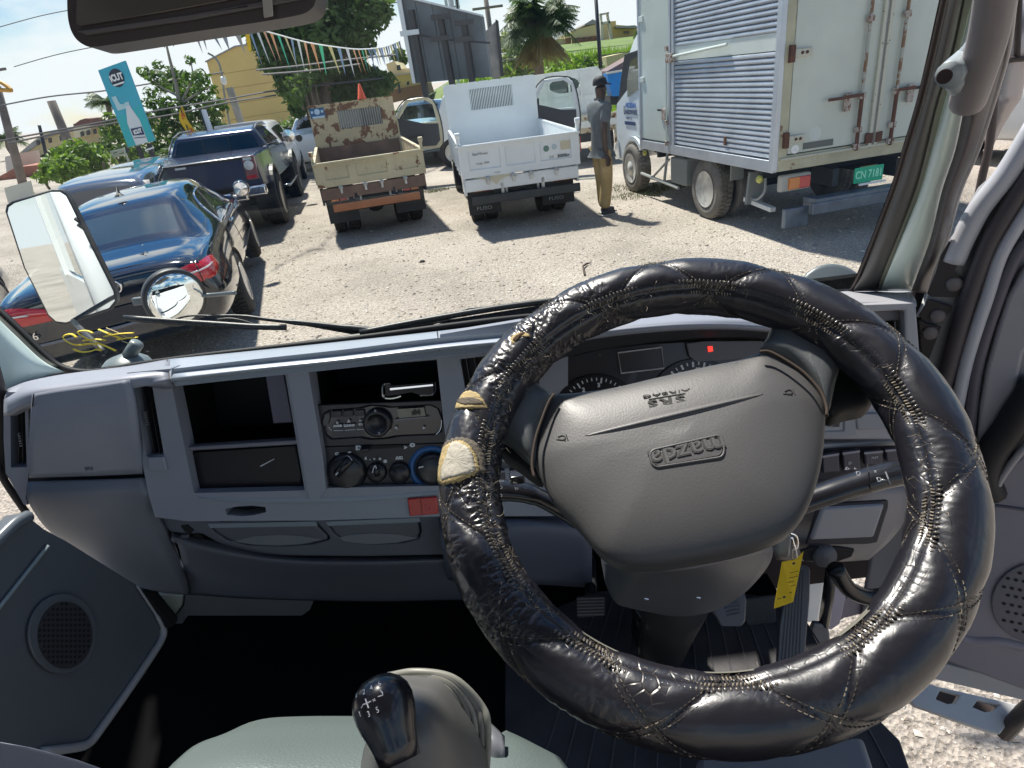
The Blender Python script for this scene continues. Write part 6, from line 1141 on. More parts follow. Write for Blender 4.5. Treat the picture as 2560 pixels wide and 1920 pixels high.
MB().prism([(-.99, .98, 1.32), (-.99, .42, 1.5), (-.99, -.9, 1.54), (-.99, -.9, 2.35), (-.99, .55, 2.35)], (.006, 0, 0)).build('side_window', M('pane_dark', (.04, .06, .06), .04, coat=1.), CAB)
MB().tube([(-1.03, 1.28, 1.35), (-1.02, 1.05, 1.9), (-1.0, .7, 2.5)], .05, 10).build('outer_pillar', wskin, CAB, smooth=True); MB().box((-.99, -.4, 2.45), (.04, 1.5, .2)).build('side_header', wskin, CAB, bevel=.01); MB().box((-.99, -.45, 1.95), (.05, .06, .9)).build('window_post', wskin, CAB)
# ------------------------------------------------------------------ windscreen, its rubber, pillars
WPL = plane(A(900, 838, 1.17), (0, -.93, -.42)) if False else plane(A(900, 838, 1.17), Vector((0, -.90, .44)))
wo = [(-260, -500), (2420, -500), (2352, 0), (2290, 260), (2224, 480), (2150, 690), (2124, 725), (1310, 786), (900, 838), (500, 884), (361, 904), (260, 922), (203, 925), (150, 912), (108, 878), (45, 815), (-30, 740)]
ws = plate('windscreen', wo, [], WPL, .004, glass('windscreen_glass', (.98, .995, .985), .0, .004, .55), CAB, 0)
def strip_px(nm, pts, wpx, Y, mt, par, r=None, n=4, flat=1.):
    return MB().tube(cr([A(x, y, Y if not callable(Y) else Y(x, y)) for x, y in pts], n), r, 8, flat=flat).build(nm, mt, par, smooth=True)
def wpl(off): return (WPL[0]+WPL[1]*off, WPL[1])
mb = MB().tube(cr([PL(*q, wpl(.004)) for q in [(-120, 655), (-30, 748), (45, 820), (110, 884), (150, 916), (203, 930), (262, 927), (361, 910), (500, 891), (700, 868), (900, 845), (1110, 817), (1320, 792), (1700, 760), (2130, 730)]], 5), .0065, 8); mb.build('glass_rubber', M('rubber_black', (.012, .011, .012), .6), CAB, smooth=True)
patch('left_pillar', [[(-200, 640, 1.12), (-60, 745, 1.12), (30, 830, 1.12), (105, 900, 1.12), (160, 930, 1.13)], [(-200, 700, 1.10), (-60, 790, 1.10), (15, 862, 1.09), (75, 920, 1.09), (110, 946, 1.11)], [(-200, 860, 1.06), (-60, 930, 1.06), (-5, 960, 1.06), (12, 985, 1.06), (20, 1005, 1.06)]], bodyp, CAB, .01)
MB().tube(cr([PL(*q, wpl(.012)) for q in [(-120, 685), (-40, 765), (35, 835), (98, 896), (140, 924)]], 5), .0075, 8).build('pillar_seal', M('seal_olive', (.06, .065, .055), .5), CAB, smooth=True)
MB().tube(cr([A(x, y, 1.02) for x, y in ((-30, 900), (-6, 1000), (-2, 1100), (4, 1190))], 5), .014, 8).build('door_rubber', rubber, CAB, smooth=True)
MB().tube(cr([A(x, y, 1.0) for x, y in ((-10, 1165), (20, 1215), (52, 1262), (66, 1282))], 5), .006, 8).build('door_rubber', rubber, CAB, smooth=True)
# right pillar: gasket, grey strip, painted post, rubber
def band(nm, L0, R0, Y0, Y1, mt, bulge=.0, par=None, solid=.008, k=5):
    """vertical band between px edge polylines L0 and R0 (top to bottom)"""
    rows = []
    for i in range(len(L0)):
        f = i/(len(L0)-1); Yc = Y0+(Y1-Y0)*f; r = []
        for j in range(k):
            g_ = j/(k-1); x = L0[i][0]+(R0[i][0]-L0[i][0])*g_; y = L0[i][1]+(R0[i][1]-L0[i][1])*g_; r.append((x, y, Yc-bulge*math.sin(math.pi*g_)))
        rows.append(r)
    return patch(nm, rows, mt, par or CAB, solid, 3, 5)
ys_ = [-80, 0, 130, 260, 376, 480, 600, 690, 728]
g0 = [(2367, -80), (2351, 0), (2322, 130), (2290, 260), (2256, 376), (2224, 480), (2178, 600), (2142, 690), (2122, 728)]
g1 = [(x+w_, y) for (x, y), w_ in zip(g0, (18, 18, 18, 18, 16, 15, 14, 12, 10))]
g2 = [(2425, -80), (2412, 0), (2385, 130), (2345, 260), (2318, 376), (2290, 480), (2245, 600), (2208, 690), (2194, 728)]
g2b = [(2445, -80), (2432, 0), (2398, 130), (2362, 260), (2330, 376), (2300, 480), (2252, 600), (2216, 690), (2202, 728)]
g3 = [(2480, -80), (2466, 0), (2440, 130), (2412, 260), (2388, 376), (2354, 480), (2325, 600), (2292, 690), (2278, 728)]
g4 = [(2550, -80), (2532, 0), (2515, 130), (2478, 260), (2440, 376), (2396, 480), (2362, 600), (2330, 690), (2318, 735)]
band('glass_rubber', g0, g1, .72, 1.10, M('rubber_brown', (.03, .018, .015), .5), .004)
band('pillar_strip', g1, g2, .715, 1.09, M('strip_charcoal', (.085, .083, .078), .45), .010)
band('pillar_edge', g2, g2b, .71, 1.08, M('strip_olive', (.20, .21, .16), .5), .0)
band('right_pillar', g2b, g3, .705, 1.075, bodyp, .012)
band('pillar_rubber', g3, g4, .70, 1.06, M('rubber_mauve', (.09, .078, .078), .5), .02)
MB().tube(cr([A(x+3, y, .70+(1.06-.70)*(y+80)/808) for x, y in g4], 4), .0035, 8).build('chrome_line', M('line_grey', (.30, .28, .28), .35), CAB, smooth=True)
MB().tube(cr([A(x, y, Y) for x, y, Y in ((2318, 735, 1.05), (2308, 765, 1.04), (2296, 790, 1.03), (2330, 690, 1.06))][:3], 4), .004, 8).build('chrome_line', inkw, CAB)
# grab handle on the pillar
gh = M('handle_grey', (.24, .215, .215), .45, bump=(800, .1)); 
H1 = MB().tube(cr([A(x, y, Y) for x, y, Y in ((2500, -90, .55), (2487, 0, .56), (2468, 100, .57), (2440, 190, .585), (2420, 250, .60), (2414, 272, .61))], 6), [.0145]*25+[.0143, .014, .0135, .012, .009, .003], 14, flat=.75).build('grab_handle', gh, CAB, smooth=True)
MB().tube(cr([A(x, y, Y) for x, y, Y in ((2466, 60, .585), (2440, 120, .59), (2415, 150, .595), (2390, 172, .59), (2372, 188, .58))], 4), [.003, .005, .008, .0095, .010]+[.0105]*3+[.011]*4+[.011]*4+[.0108], 14).build('handle_foot', M('handle_light', (.30, .34, .36), .4), H1, smooth=True)
MB().tube(cr([A(x, y, Y) for x, y, Y in ((2385, 190, .59), (2405, 225, .60), (2418, 262, .61))], 4), [.010, .010, .0095, .009, .008, .006, .004, .003, .002], 12).build('handle_foot', M('handle_light'), H1, smooth=True)
c = A(2361, 191, .570); MB().lathe([(.0, 0), (.0055, .001), (.006, .0)], c, (CAM-c), 18).build('screw_hole', M('hole_brown', (.035, .02, .02), .8), H1)
# ================================================================== steering wheel
WC = Vector((.1464, .4728, 1.6239)); WN = Vector((-.2637, -1, 1.6608)).normalized()
WA = WN.cross(Vector((0, 0, 1))); WA = -WA if WA.x < 0 else WA; WA.normalize(); WB = WN.cross(WA)
RR, RT = .2, .028
def wp_(off): return (WC+WN*off, WN)
def leather_mat():
    mt = bpy.data.materials.new('cracked_leather'); mt.use_nodes = True; n = mt.node_tree; p = n.nodes['Principled BSDF']
    t = n.nodes.new('ShaderNodeTexCoord'); lk = n.links.new
    at = n.nodes.new('ShaderNodeAttribute'); at.attribute_name = 'uvt'
    v = n.nodes.new('ShaderNodeTexVoronoi'); v.feature = 'DISTANCE_TO_EDGE'; v.inputs['Scale'].default_value = 85; v.inputs['Randomness'].default_value = 1
    wn = n.nodes.new('ShaderNodeTexNoise'); wn.inputs['Scale'].default_value = 40; wn.inputs['Detail'].default_value = 3
    ma = n.nodes.new('ShaderNodeMixRGB'); ma.inputs[0].default_value = .12; lk(at.outputs['Vector'], ma.inputs[1]); lk(wn.outputs['Color'], ma.inputs[2]); lk(t.outputs['Object'], wn.inputs[0])
    lk(t.outputs['Object'], v.inputs[0])
    mask = n.nodes.new('ShaderNodeTexNoise'); mask.inputs['Scale'].default_value = 11; mask.inputs['Detail'].default_value = 2; lk(t.outputs['Object'], mask.inputs[0])
    cr_ = n.nodes.new('ShaderNodeMapRange'); cr_.inputs[1].default_value = .0; cr_.inputs[2].default_value = .07; cr_.inputs[3].default_value = 1; cr_.inputs[4].default_value = 0; lk(v.outputs['Distance'], cr_.inputs[0])
    mk = n.nodes.new('ShaderNodeMapRange'); mk.inputs[1].default_value = .64; mk.inputs[2].default_value = .72; lk(mask.outputs[0], mk.inputs[0])
    mul = n.nodes.new('ShaderNodeMath'); mul.operation = 'MULTIPLY'; lk(cr_.outputs[0], mul.inputs[0]); lk(mk.outputs[0], mul.inputs[1])
    wr = n.nodes.new('ShaderNodeAttribute'); wr.attribute_name = 'worn'; mul2 = n.nodes.new('ShaderNodeMath'); mul2.operation = 'MAXIMUM'; m3 = n.nodes.new('ShaderNodeMath'); m3.operation = 'MULTIPLY'; lk(cr_.outputs[0], m3.inputs[0]); lk(wr.outputs['Fac'], m3.inputs[1]); lk(mul.outputs[0], mul2.inputs[0]); lk(m3.outputs[0], mul2.inputs[1])
    x = n.nodes.new('ShaderNodeMixRGB'); x.inputs[1].default_value = (.013, .013, .018, 1); x.inputs[2].default_value = (.07, .055, .038, 1); sc = n.nodes.new('ShaderNodeMath'); sc.operation = 'MULTIPLY'; sc.inputs[1].default_value = .75; lk(mul2.outputs[0], sc.inputs[0]); lk(sc.outputs[0], x.inputs[0])
    d = n.nodes.new('ShaderNodeMixRGB'); d.inputs[2].default_value = (.12, .11, .095, 1); ds = n.nodes.new('ShaderNodeTexNoise'); ds.inputs['Scale'].default_value = 120; ds.inputs['Detail'].default_value = 5; lk(t.outputs['Object'], ds.inputs[0])
    dm = n.nodes.new('ShaderNodeMapRange'); dm.inputs[1].default_value = .55; dm.inputs[2].default_value = .75; dm.inputs[4].default_value = .45; lk(ds.outputs[0], dm.inputs[0]); dd = n.nodes.new('ShaderNodeMath'); dd.operation = 'MULTIPLY'; lk(dm.outputs[0], dd.inputs[0]); lk(wr.outputs['Fac'], dd.inputs[1]); lk(dd.outputs[0], d.inputs[0]); lk(x.outputs[0], d.inputs[1]); lk(d.outputs[0], p.inputs['Base Color'])
    p.inputs['Roughness'].default_value = .34; p.inputs['Coat Weight'].default_value = .3; p.inputs['Coat Roughness'].default_value = .16
    gr = n.nodes.new('ShaderNodeTexNoise'); gr.inputs['Scale'].default_value = 500; gr.inputs['Detail'].default_value = 2; lk(t.outputs['Object'], gr.inputs[0])
    b1 = n.nodes.new('ShaderNodeBump'); b1.inputs['Strength'].default_value = .08; b1.inputs['Distance'].default_value = .001; lk(gr.outputs[0], b1.inputs['Height'])
    b2 = n.nodes.new('ShaderNodeBump'); b2.invert = True; b2.inputs['Strength'].default_value = .4; b2.inputs['Distance'].default_value = .0014; lk(mul2.outputs[0], b2.inputs['Height']); lk(b1.outputs[0], b2.inputs['Normal']); lk(b2.outputs[0], p.inputs['Normal']); return mt
leather = leather_mat(); thread = M('stitch_thread', (.24, .205, .155), .8); threadd = M('stitch_dark', (.055, .045, .035), .8)
SWH = thing('tmp', 'x', 'x'); bpy.data.objects.remove(SWH)
def tpt(u, v, off=0.):
    return WC+WA*((RR+(RT+off)*math.cos(v))*math.cos(u))+WB*((RR+(RT+off)*math.cos(v))*math.sin(u))+WN*((RT+off)*math.sin(v))
K = 11
def seam(u, v):
    a_ = K*u/(2*math.pi)
    return abs(math.sin(math.pi*(a_+(v-.9)/math.pi*.9)))*abs(math.sin(math.pi*(a_-(v-.9)/math.pi*.9)))
def uvof(px, py):
    best = None
    for i in range(360):
        for j in range(48):
            u, v = i*math.pi/180, j*math.pi/24; p = tpt(u, v); d = p-CAM; w_ = d.dot(FW); q = (1280+F*d.dot(IX)/w_-px)**2+(960-F*d.dot(IU)/w_-py)**2+w_*2000
            if q < 60000+1e9 and (best is None or q < best[0]): best = (q, u, v)
    return best[1:]
NU, NV = 900, 88; UL, _ = uvof(1110, 1130)
vs = []; worn = []
for i in range(NU):
    u = 2*math.pi*i/NU; left = max(0, math.cos((u-UL)))**1.2
    for j in range(NV):
        v = 2*math.pi*j/NV; s_ = seam(u, v); puff = min(1, s_*2.2)**.5
        q = Vector((math.cos(u)*6, math.sin(u)*6, v*1.3)); ms = max(0, mnoise.noise(q*.9)+.18)
        wr = mnoise.noise(Vector((u*36, math.cos(v)*3.0+mnoise.noise(q*2)*2, math.sin(v)*3)))          # transverse wrinkles
        wr2 = mnoise.noise(Vector((u*24, math.cos(v)*9, math.sin(v)*9)))
        ridge = (1-abs(wr)*2.2)
        amp = (.2+1.3*left)*min(1, ms*2.2)
        off = .0034*(puff-.6)-.0026*max(0, ridge-.45)*amp*1.3+.0004*wr2*(.4+left)
        # inner lacing groove at the hole side
        dv = abs(((v-2.35+math.pi) % (2*math.pi))-math.pi); off -= .0022*math.exp(-(dv/.10)**2)
        if left > .3: off += .0002*mnoise.noise(Vector((u*70, v*6, 2)))*left
        vs.append(tpt(u, v, off)); worn.append(min(1., (.75*left*ms*2.0+.7*math.exp(-(dv/.22)**2)*(.3+.6*ms*2)+(1-puff)*.25)))
SW = MB(); SW.v = [tuple(p) for p in vs]; SW.f = [(i*NV+j, ((i+1) % NU)*NV+j, ((i+1) % NU)*NV+(j+1) % NV, i*NV+(j+1) % NV) for i in range(NU) for j in range(NV)]; SW.mi = [0]*len(SW.f)
STW = SW.build('steering_wheel', leather, CAB, smooth=True)
at = STW.data.attributes.new('worn', 'FLOAT', 'POINT'); at.data.foreach_set('value', worn)
# stitches along the quilting seams and lacing
mb = MB(); mb2 = MB(); rr = random.Random(4)
def stitch(m_, p, q, r=.0007): 
    m_.tube([p, p.lerp(q, .5)+(p.lerp(q, .5)-WC).normalized()*.0004, q], r, 4)
for sg in (1, -1):
    for off_ in (-.018, .018):
        for i in range(1500):
            t = i/1500*K/.9*math.pi/1.0
        for k in range(K):
            for i in range(70):
                v = 2*math.pi*i/70; u = (k-sg*(v-.9)/math.pi*.9+off_*2)*2*math.pi/K
                v1 = v+.055; u1 = (k-sg*(v1-.9)/math.pi*.9+off_*2)*2*math.pi/K
                if rr.random() < .9: stitch(mb2 if rr.random() < .75 else mb, tpt(u, v, -.0004), tpt(u1, v1, -.0004), .00042)
for i in range(420):
    u = 2*math.pi*i/420
    for dv in (-.17, .17):
        stitch(mb if rr.random() < .6 else mb2, tpt(u, 2.35+dv, .0002), tpt(u+.006, 2.35+dv*.35, -.0006), .0006)
mb.build('stitching', thread, STW, kind='stuff', label='pale tan stitches along the leather seams'); mb2.build('stitching', threadd, STW, kind='stuff', label='dark worn stitches along the leather seams')
# beads: puckered leather next to the lacing
mb = MB()
for i in range(300):
    u = 2*math.pi*i/300; p = tpt(u, 2.08, .0); d = (tpt(u+.01, 2.08)-p).normalized()
    mb.lathe([(0, -.0026), (.0011, -.0014), (.0015, 0), (.0011, .0014), (0, .0026)], p, tpt(u, 2.25)-p, 6)
mb.build('puckered_edge', M('leather_bead', (.07, .06, .05), .3, coat=.4), STW, smooth=True, kind='stuff', label='row of puckered leather along the inner lacing')
# frayed threads
mb = MB()
for _ in range(110):
    u = rr.choice((UL+rr.gauss(0, .5), UL-1.2+rr.gauss(0, .5), rr.random()*6.28)); v = rr.gauss(2.45, .25); p = tpt(u, v, .0005); q = [p]; d = Vector((rr.gauss(0, 1), rr.gauss(0, 1), rr.gauss(0, 1))).normalized()
    for k in range(4): d = (d+Vector((rr.gauss(0, .6), rr.gauss(0, .6), rr.gauss(0, .6)))).normalized(); q.append(q[-1]+d*.0032)
    mb.tube(q, .0002, 3)
mb.build('loose_threads', thread, STW, kind='stuff', label='frayed tan threads at the torn leather')
# worn bare patches (foam and backing cloth showing)
def bare(nm, pxs, off, mt, jag=.0, par=STW, lift=.0012, n=14):
    uvs = [uvof(*q) for q in pxs]; cu_ = sum(x for x, _ in uvs)/len(uvs); cv = sum(x for _, x in uvs)/len(uvs); mb = MB(); rows = []
    P2 = cr([Vector((x, y, 0)) for x, y in uvs], n, True); k = len(P2); R_ = random.Random(len(nm))
    P1 = P2; P2 = [Vector((cu_+(p.x-cu_)*(1+R_.uniform(-jag, jag)), cv+(p.y-cv)*(1+R_.uniform(-jag, jag)), 0)) for p in P2]
    for s_, h_ in ((1, -.001), (.97, lift), (.8, lift+off*.6), (.5, lift+off), (.2, lift+off)):
        rows.append([tpt(cu_+(p.x-cu_)*s_, cv+(p.y-cv)*s_, h_+.0004*mnoise.noise(Vector((p.x*60, p.y*9, s_*9)))) for p in (P2 if s_ > .96 else P1)])
    mb.grid(rows, True); b = len(mb.v)-k; mb.add([tpt(cu_, cv, lift+off)], []); mb.f += [(b+i, b+(i+1) % k, len(mb.v)-1) for i in range(k)]; mb.mi = [0]*len(mb.f)
    return mb.build(nm, mt, par, smooth=True)
foam = M('bare_foam', (.44, .41, .34), .8, var=(90, .25), bump=(260, .9, 4, .001)); goldm = M('bare_edge', (.42, .32, .15), .8, var=(120, .3), bump=(300, .9, 4, .001)); flapm = M('torn_flap', (.12, .10, .075), .85, var=(90, .3), bump=(300, .9, 4, .001))
bare('torn_flap', [(1125, 1098), (1170, 1098), (1205, 1130), (1215, 1175), (1195, 1185), (1100, 1212), (1083, 1190), (1090, 1150), (1100, 1120)], .0, flapm, .06, lift=.0018)
bare('bare_edge', [(1128, 1108), (1160, 1106), (1190, 1128), (1197, 1160), (1192, 1183), (1150, 1198), (1108, 1212), (1096, 1200), (1102, 1160), (1112, 1125)], .0004, goldm, .05, lift=.0024)
bare('bare_foam', [(1136, 1110), (1158, 1108), (1180, 1128), (1188, 1155), (1184, 1180), (1150, 1190), (1112, 1204), (1106, 1190), (1112, 1155), (1122, 1125)], .0006, foam, .045, lift=.0030)
bare('bare_edge', [(1135, 1002), (1160, 985), (1190, 985), (1215, 1010), (1218, 1020), (1180, 1018), (1150, 1025), (1135, 1018)], .0003, goldm, .06, lift=.0016)
bare('torn_flap', [(1142, 1004), (1165, 993), (1192, 998), (1208, 1012), (1180, 1012), (1155, 1014)], .0003, flapm, .08, lift=.0024)
bare('bare_edge', [(1276, 848), (1290, 832), (1312, 830), (1325, 842), (1300, 845), (1285, 858)], .0003, goldm, .06, lift=.0014)
bare('torn_flap', [(1283, 848), (1295, 838), (1312, 836), (1300, 843), (1290, 852)], .0003, M('tear_brown', (.06, .03, .012), .9), .06, lift=.0022)
# ---- spokes and pad
padm = M('pad_grey', (.078, .076, .077), .46, bump=(520, .22, 4, .0007), var=(6, .07)); spk = M('spoke_grey', (.085, .092, .096), .42, bump=(420, .3, 4, .0009))
def pillow(nm, pts, off, Hh, mt, par, prof=None, skirt=.04, n=3, closed_sm=True, dist=0):
    """rounded cushion over a px outline on the wheel plane"""
    P = [PL(*q, wp_(off)) for q in pts]; P = cr(P, n, True) if closed_sm else P; k = len(P); C0 = sum(P, Vector())/k
    prof = prof or [(.985, -skirt), (1.0, -.004), (.998, .05*Hh), (.985, .2*Hh), (.96, .36*Hh), (.92, .52*Hh), (.86, .66*Hh), (.78, .78*Hh), (.66, .88*Hh), (.5, .95*Hh), (.35, .97*Hh), (.2, .99*Hh), (.08, Hh)]
    mb = MB(); rows = []
    def hd(q):
        d = min((q-P[i_]-(P[(i_+1) % k]-P[i_])*max(0, min(1, (q-P[i_]).dot(P[(i_+1) % k]-P[i_])/(P[(i_+1) % k]-P[i_]).length_squared))).length for i_ in range(k)); x_ = min(1, d/dist); return Hh*(.75*math.sqrt(max(0, 1-(1-x_)**2))+.25*min(1, d/(dist*1.6)))
    for s_, h_ in prof: rows.append([C0+(p-C0)*s_+WN*(hd(C0+(p-C0)*s_) if dist and s_ < .99 and h_ > 0 else h_) for p in P])
    mb.grid(rows, True); b = len(mb.v)-k; mb.add([C0+WN*(Hh if dist else prof[-1][1])], []); mb.f += [(b+i, b+(i+1) % k, len(mb.v)-1) for i in range(k)]; mb.mi = [0]*len(mb.f)
    return mb.build(nm, mt, par, smooth=True)
PAD = [(1384, 991), (1430, 986), (1528, 973), (1628, 950), (1762, 920), (1845, 903), (1896, 885), (1920, 884), (1962, 907), (2006, 938), (2045, 982), (2062, 1022), (2060, 1108), (2047, 1190), (2020, 1271), (1976, 1331), (1900, 1365), (1794, 1392), (1685, 1410), (1600, 1418), (1541, 1410), (1497, 1385), (1443, 1320), (1387, 1262), (1357, 1208), (1336, 1158), (1342, 1108), (1362, 1040)]
# crease across the pad
c0, c1 = PL(1465, 1088, wp_(.0)), PL(1905, 985, wp_(.0)); cd = (c1-c0); cn = WN.cross(cd).normalized()
def crease(p):
    t = (p-c0).dot(cd)/cd.length_squared; d = (p-c0).dot(cn); f = max(0, min(1, t/.12))*max(0, min(1, (1-t)/.12)); return 0
pad = pillow('airbag_pad', PAD, -.024, .025, padm, STW, skirt=.022, dist=.06)
def padpt(px, py, lift=.0):   # point on the pad surface (raycast against its mesh)
    me = pad.data; d = ray(px, py).normalized(); ok, loc, nn, i = pad.ray_cast(CAM-Vector((0, .6, .85))+Vector((0, .6, .85)), d); return (loc+WN*lift) if ok else PL(px, py, wp_(.005+lift))
bpy.context.view_layer.update()
padPL = (padpt(1680, 1130), WN)
mb = MB(); rows = []
for i in range(41):
    t = i/40; x = 1462+(1908-1462)*t; y = 1089+(984-1089)*t; w_ = 9*math.sin(math.pi*t)**.5+.3; rows.append([padpt(x, y-w_*1.3, -.0006), padpt(x, y-w_*.4, .0009*math.sin(math.pi*t)**.5), padpt(x, y+w_*.5, .0024*math.sin(math.pi*t)**.5), padpt(x, y+w_*.9, .0004), padpt(x, y+w_*1.5, -.0008)])
mb.grid(rows); mb.build('pad_ridge', padm, pad, smooth=True)
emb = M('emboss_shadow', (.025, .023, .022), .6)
def padtext(nm, s, px, py, ang, size, mt=emb, sx=1., ext=.0004, sp=1., flip=False, bold=0.):
    o = padpt(px, py, .0004); a_ = R(ang); x = padpt(px+30*math.cos(a_), py+30*math.sin(a_), .0004)-o
    return text(nm, s, frame(o, x, WN), size, mt, pad, ext=ext, sx=sx, spacing=sp, bold=bold)
padtext('airbag_lettering', 'SRS', 1666, 1003, 180-9, .011, sx=1.8, sp=1.25, bold=.0003); padtext('airbag_lettering', 'AIRBAG', 1665, 984, 180-9, .0055, sx=2.2, sp=1.1)
MB().tube([padpt(1622, 999, .0003), padpt(1713, 984, .0003)], .0006, 4).build('lettering_line', emb, pad)
# maker name in a sunken rounded frame, upside down because the wheel is turned
q = quadpts([(1622, 1128), (1805, 1086), (1813, 1142), (1632, 1170)], [(u, v) for u, v in [(a_/4, b_) for a_, b_ in rrect(0, 0, 4, 1, .35, 5)]]); q2 = quadpts([(1629, 1130), (1799, 1091), (1806, 1137), (1637, 1165)], [(u, v) for u, v in [(a_/4, b_) for a_, b_ in rrect(0, 0, 4, 1, .33, 5)]])
MB().tube([padpt(*c, .0004) for c in q], .0012, 6, closed=True).build('name_frame', padm, pad, smooth=True); MB().tube([padpt(*c, .0001) for c in q2], .0006, 5, closed=True).build('frame_groove', emb, pad)
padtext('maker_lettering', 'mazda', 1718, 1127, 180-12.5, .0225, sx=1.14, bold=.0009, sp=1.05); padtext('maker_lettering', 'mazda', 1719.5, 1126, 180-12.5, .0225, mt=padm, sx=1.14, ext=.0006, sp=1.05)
for x, y in ((1405, 1096), (1972, 982)):
    MB().tube(cr([padpt(x-10, y-3, .0004), padpt(x+2, y-7, .0004), padpt(x+9, y-1, .0004), padpt(x+2, y+4, .0004), padpt(x-9, y+2, .0004)], 3), .0005, 4).build('horn_icon', emb, pad); MB().tube([padpt(x+10, y-9, .0004), padpt(x+15, y+5, .0004)], .0005, 4).build('horn_icon', emb, pad); MB().tube([padpt(x-14, y+3, .0004), padpt(x+9, y+6, .0004)], .0004, 4).build('horn_icon', emb, pad)
# spokes
sl_ = pillow('spoke', [(1290, 958), (1318, 940), (1345, 962), (1382, 992), (1362, 1035), (1345, 1090), (1338, 1150), (1318, 1150), (1275, 1110), (1235, 1085), (1222, 1050), (1245, 1010)], -.018, .016, spk, STW, skirt=.02)
pillow('spoke', [(1900, 878), (1915, 850), (1935, 812), (1985, 795), (2040, 822), (2085, 862), (2100, 905), (2088, 960), (2070, 1035), (2055, 1000), (2010, 942), (1960, 905)], -.020, .018, spk, STW, skirt=.02)
pillow('spoke_back', [(2030, 850), (2090, 850), (2160, 940), (2180, 1010), (2120, 1030), (2070, 1040), (2050, 980)], -.04, .01, M('spoke_black', (.008, .008, .009), .6), STW, skirt=.02)
pillow('spoke_back', [(1235, 1040), (1290, 1040), (1345, 1130), (1350, 1200), (1300, 1170), (1240, 1120)], -.038, .008, M('spoke_black'), STW, skirt=.02)
g_ = M('gap_brown', (.035, .022, .014), .8)
MB().tube(cr([PL(*c, wp_(.0)) for c in ((1900, 879), (1925, 880), (1965, 901), (2010, 932), (2050, 976), (2066, 1015), (2067, 1040))], 4), .0016, 6).build('pad_gap', g_, STW, smooth=True)
MB().tube(cr([PL(*c, wp_(-.002)) for c in ((1386, 985), (1372, 1005), (1356, 1045), (1338, 1100), (1330, 1160), (1336, 1195))], 4), .0016, 6).build('pad_gap', g_, STW, smooth=True)
# exposed grey inner rim below the leather at the bottom
mb = MB(); rows = []
u0 = uvof(1900, 1700)[0]
for i in range(60):
    u = u0-.95+1.9*i/59; rows.append([tpt(u, v, .0008*math.sin(math.pi*i/59)-.0004) for v in (2.75, 2.95, 3.15, 3.35)])
MB().grid(rows).build('bare_rim', M('rim_grey', (.16, .155, .13), .6), STW, smooth=True)
# ------------------------------------------------------------------ column shroud, stalks, key
shm = M('shroud_grey', (.058, .062, .074), .5, bump=(900, .15)); sh = MB(); rows = []
TOPp = [(1500, 1392), (1560, 1340), (1700, 1320), (1860, 1310), (1935, 1350)]
patch('column_shroud', [[(1500, 1380, .60), (1580, 1360, .52), (1700, 1350, .50), (1820, 1340, .52), (1936, 1345, .60)], [(1506, 1420, .60), (1580, 1420, .515), (1700, 1418, .495), (1820, 1408, .515), (1926, 1405, .60)], [(1518, 1470, .62), (1590, 1480, .54), (1700, 1485, .53), (1800, 1475, .54), (1880, 1465, .62)], [(1546, 1512, .66), (1600, 1524, .62), (1690, 1538, .61), (1770, 1530, .62), (1835, 1502, .66)], [(1600, 1520, .72), (1640, 1530, .72), (1690, 1540, .72), (1750, 1534, .72), (1790, 1525, .72)]], shm, CAB, .004)
patch('shroud_lip', [[(1508, 1395, .585), (1600, 1418, .51), (1700, 1412, .488), (1820, 1388, .51), (1930, 1356, .585)], [(1512, 1412, .585), (1600, 1432, .508), (1700, 1428, .486), (1820, 1404, .508), (1926, 1378, .585)]], M('shroud_blue', (.075, .08, .105), .45), CAB, .004)
for x in (1625, 1755):
    P = [(x-12, 1494-(x > 1700)*3), (x+20, 1488-(x > 1700)*3), (x+22, 1494-(x > 1700)*3), (x-8, 1500-(x > 1700)*3)]; plate('screw_recess', P, [], plane((0, .528, 1.3), (0, -1, .3)), .003, pit, CAB, 0); MB().tube([A(P[0][0]-2, P[0][1]+2, .526), A(P[0][0]+8, P[0][1]+4, .526)], .001, 5).build('recess_glint', silver, CAB)
MB().tube([WC-WN*.03, WC-WN*.10], .05, 20).build('column_hub', M('spoke_black'), CAB)
MB().tube([A(1690, 1500, .66), A(1660, 1600, .85), A(1640, 1680, 1.0)], .045, 14).build('column_tube', pit, CAB, smooth=True)
stm = M('stalk_black', (.012, .012, .015), .25, coat=.2)
def stalk(pts, rads, flat=.75): return MB().tube(cr([A(*p) for p in pts], 5), rads, 16, flat=flat).build('control_stalk', stm, CAB, smooth=True)
s1 = stalk([(1985, 1262, .60), (2060, 1236, .60), (2140, 1210, .60), (2210, 1190, .60), (2256, 1180, .60), (2264, 1178, .60)], [.0155]*6+[.016]*5+[.0165]*5+[.0168]*5+[.0165, .016, .015, .013, .009], .8)
for s_, x, y, h_ in (('D', 2146, 1184, 12), ('D', 2198, 1199, 12), ('x', 2188, 1178, 9), ('-O-', 2118, 1172, 7), ('O', 2138, 1172, 5)): ptext('icon', s_, x, y, plane(A(2150, 1190, .576), (0, -.8, .6)), h_, inkw, s1, ang=-8, lift=.001)
MB().tube([A(2214, 1180, .583), A(2220, 1196, .580), A(2226, 1212, .585)], .0012, 5).build('stalk_ring', silver, s1); MB().tube([A(2168, 1160, .597), A(2172, 1180, .578), A(2176, 1226, .585)], .0007, 5).build('stalk_joint', pit, s1)
s2 = stalk([(1440, 1300, .60), (1400, 1272, .60), (1330, 1236, .60), (1262, 1226, .60), (1210, 1224, .60)], [.012]*5+[.0125]*5+[.014]*5+[.015]*6)
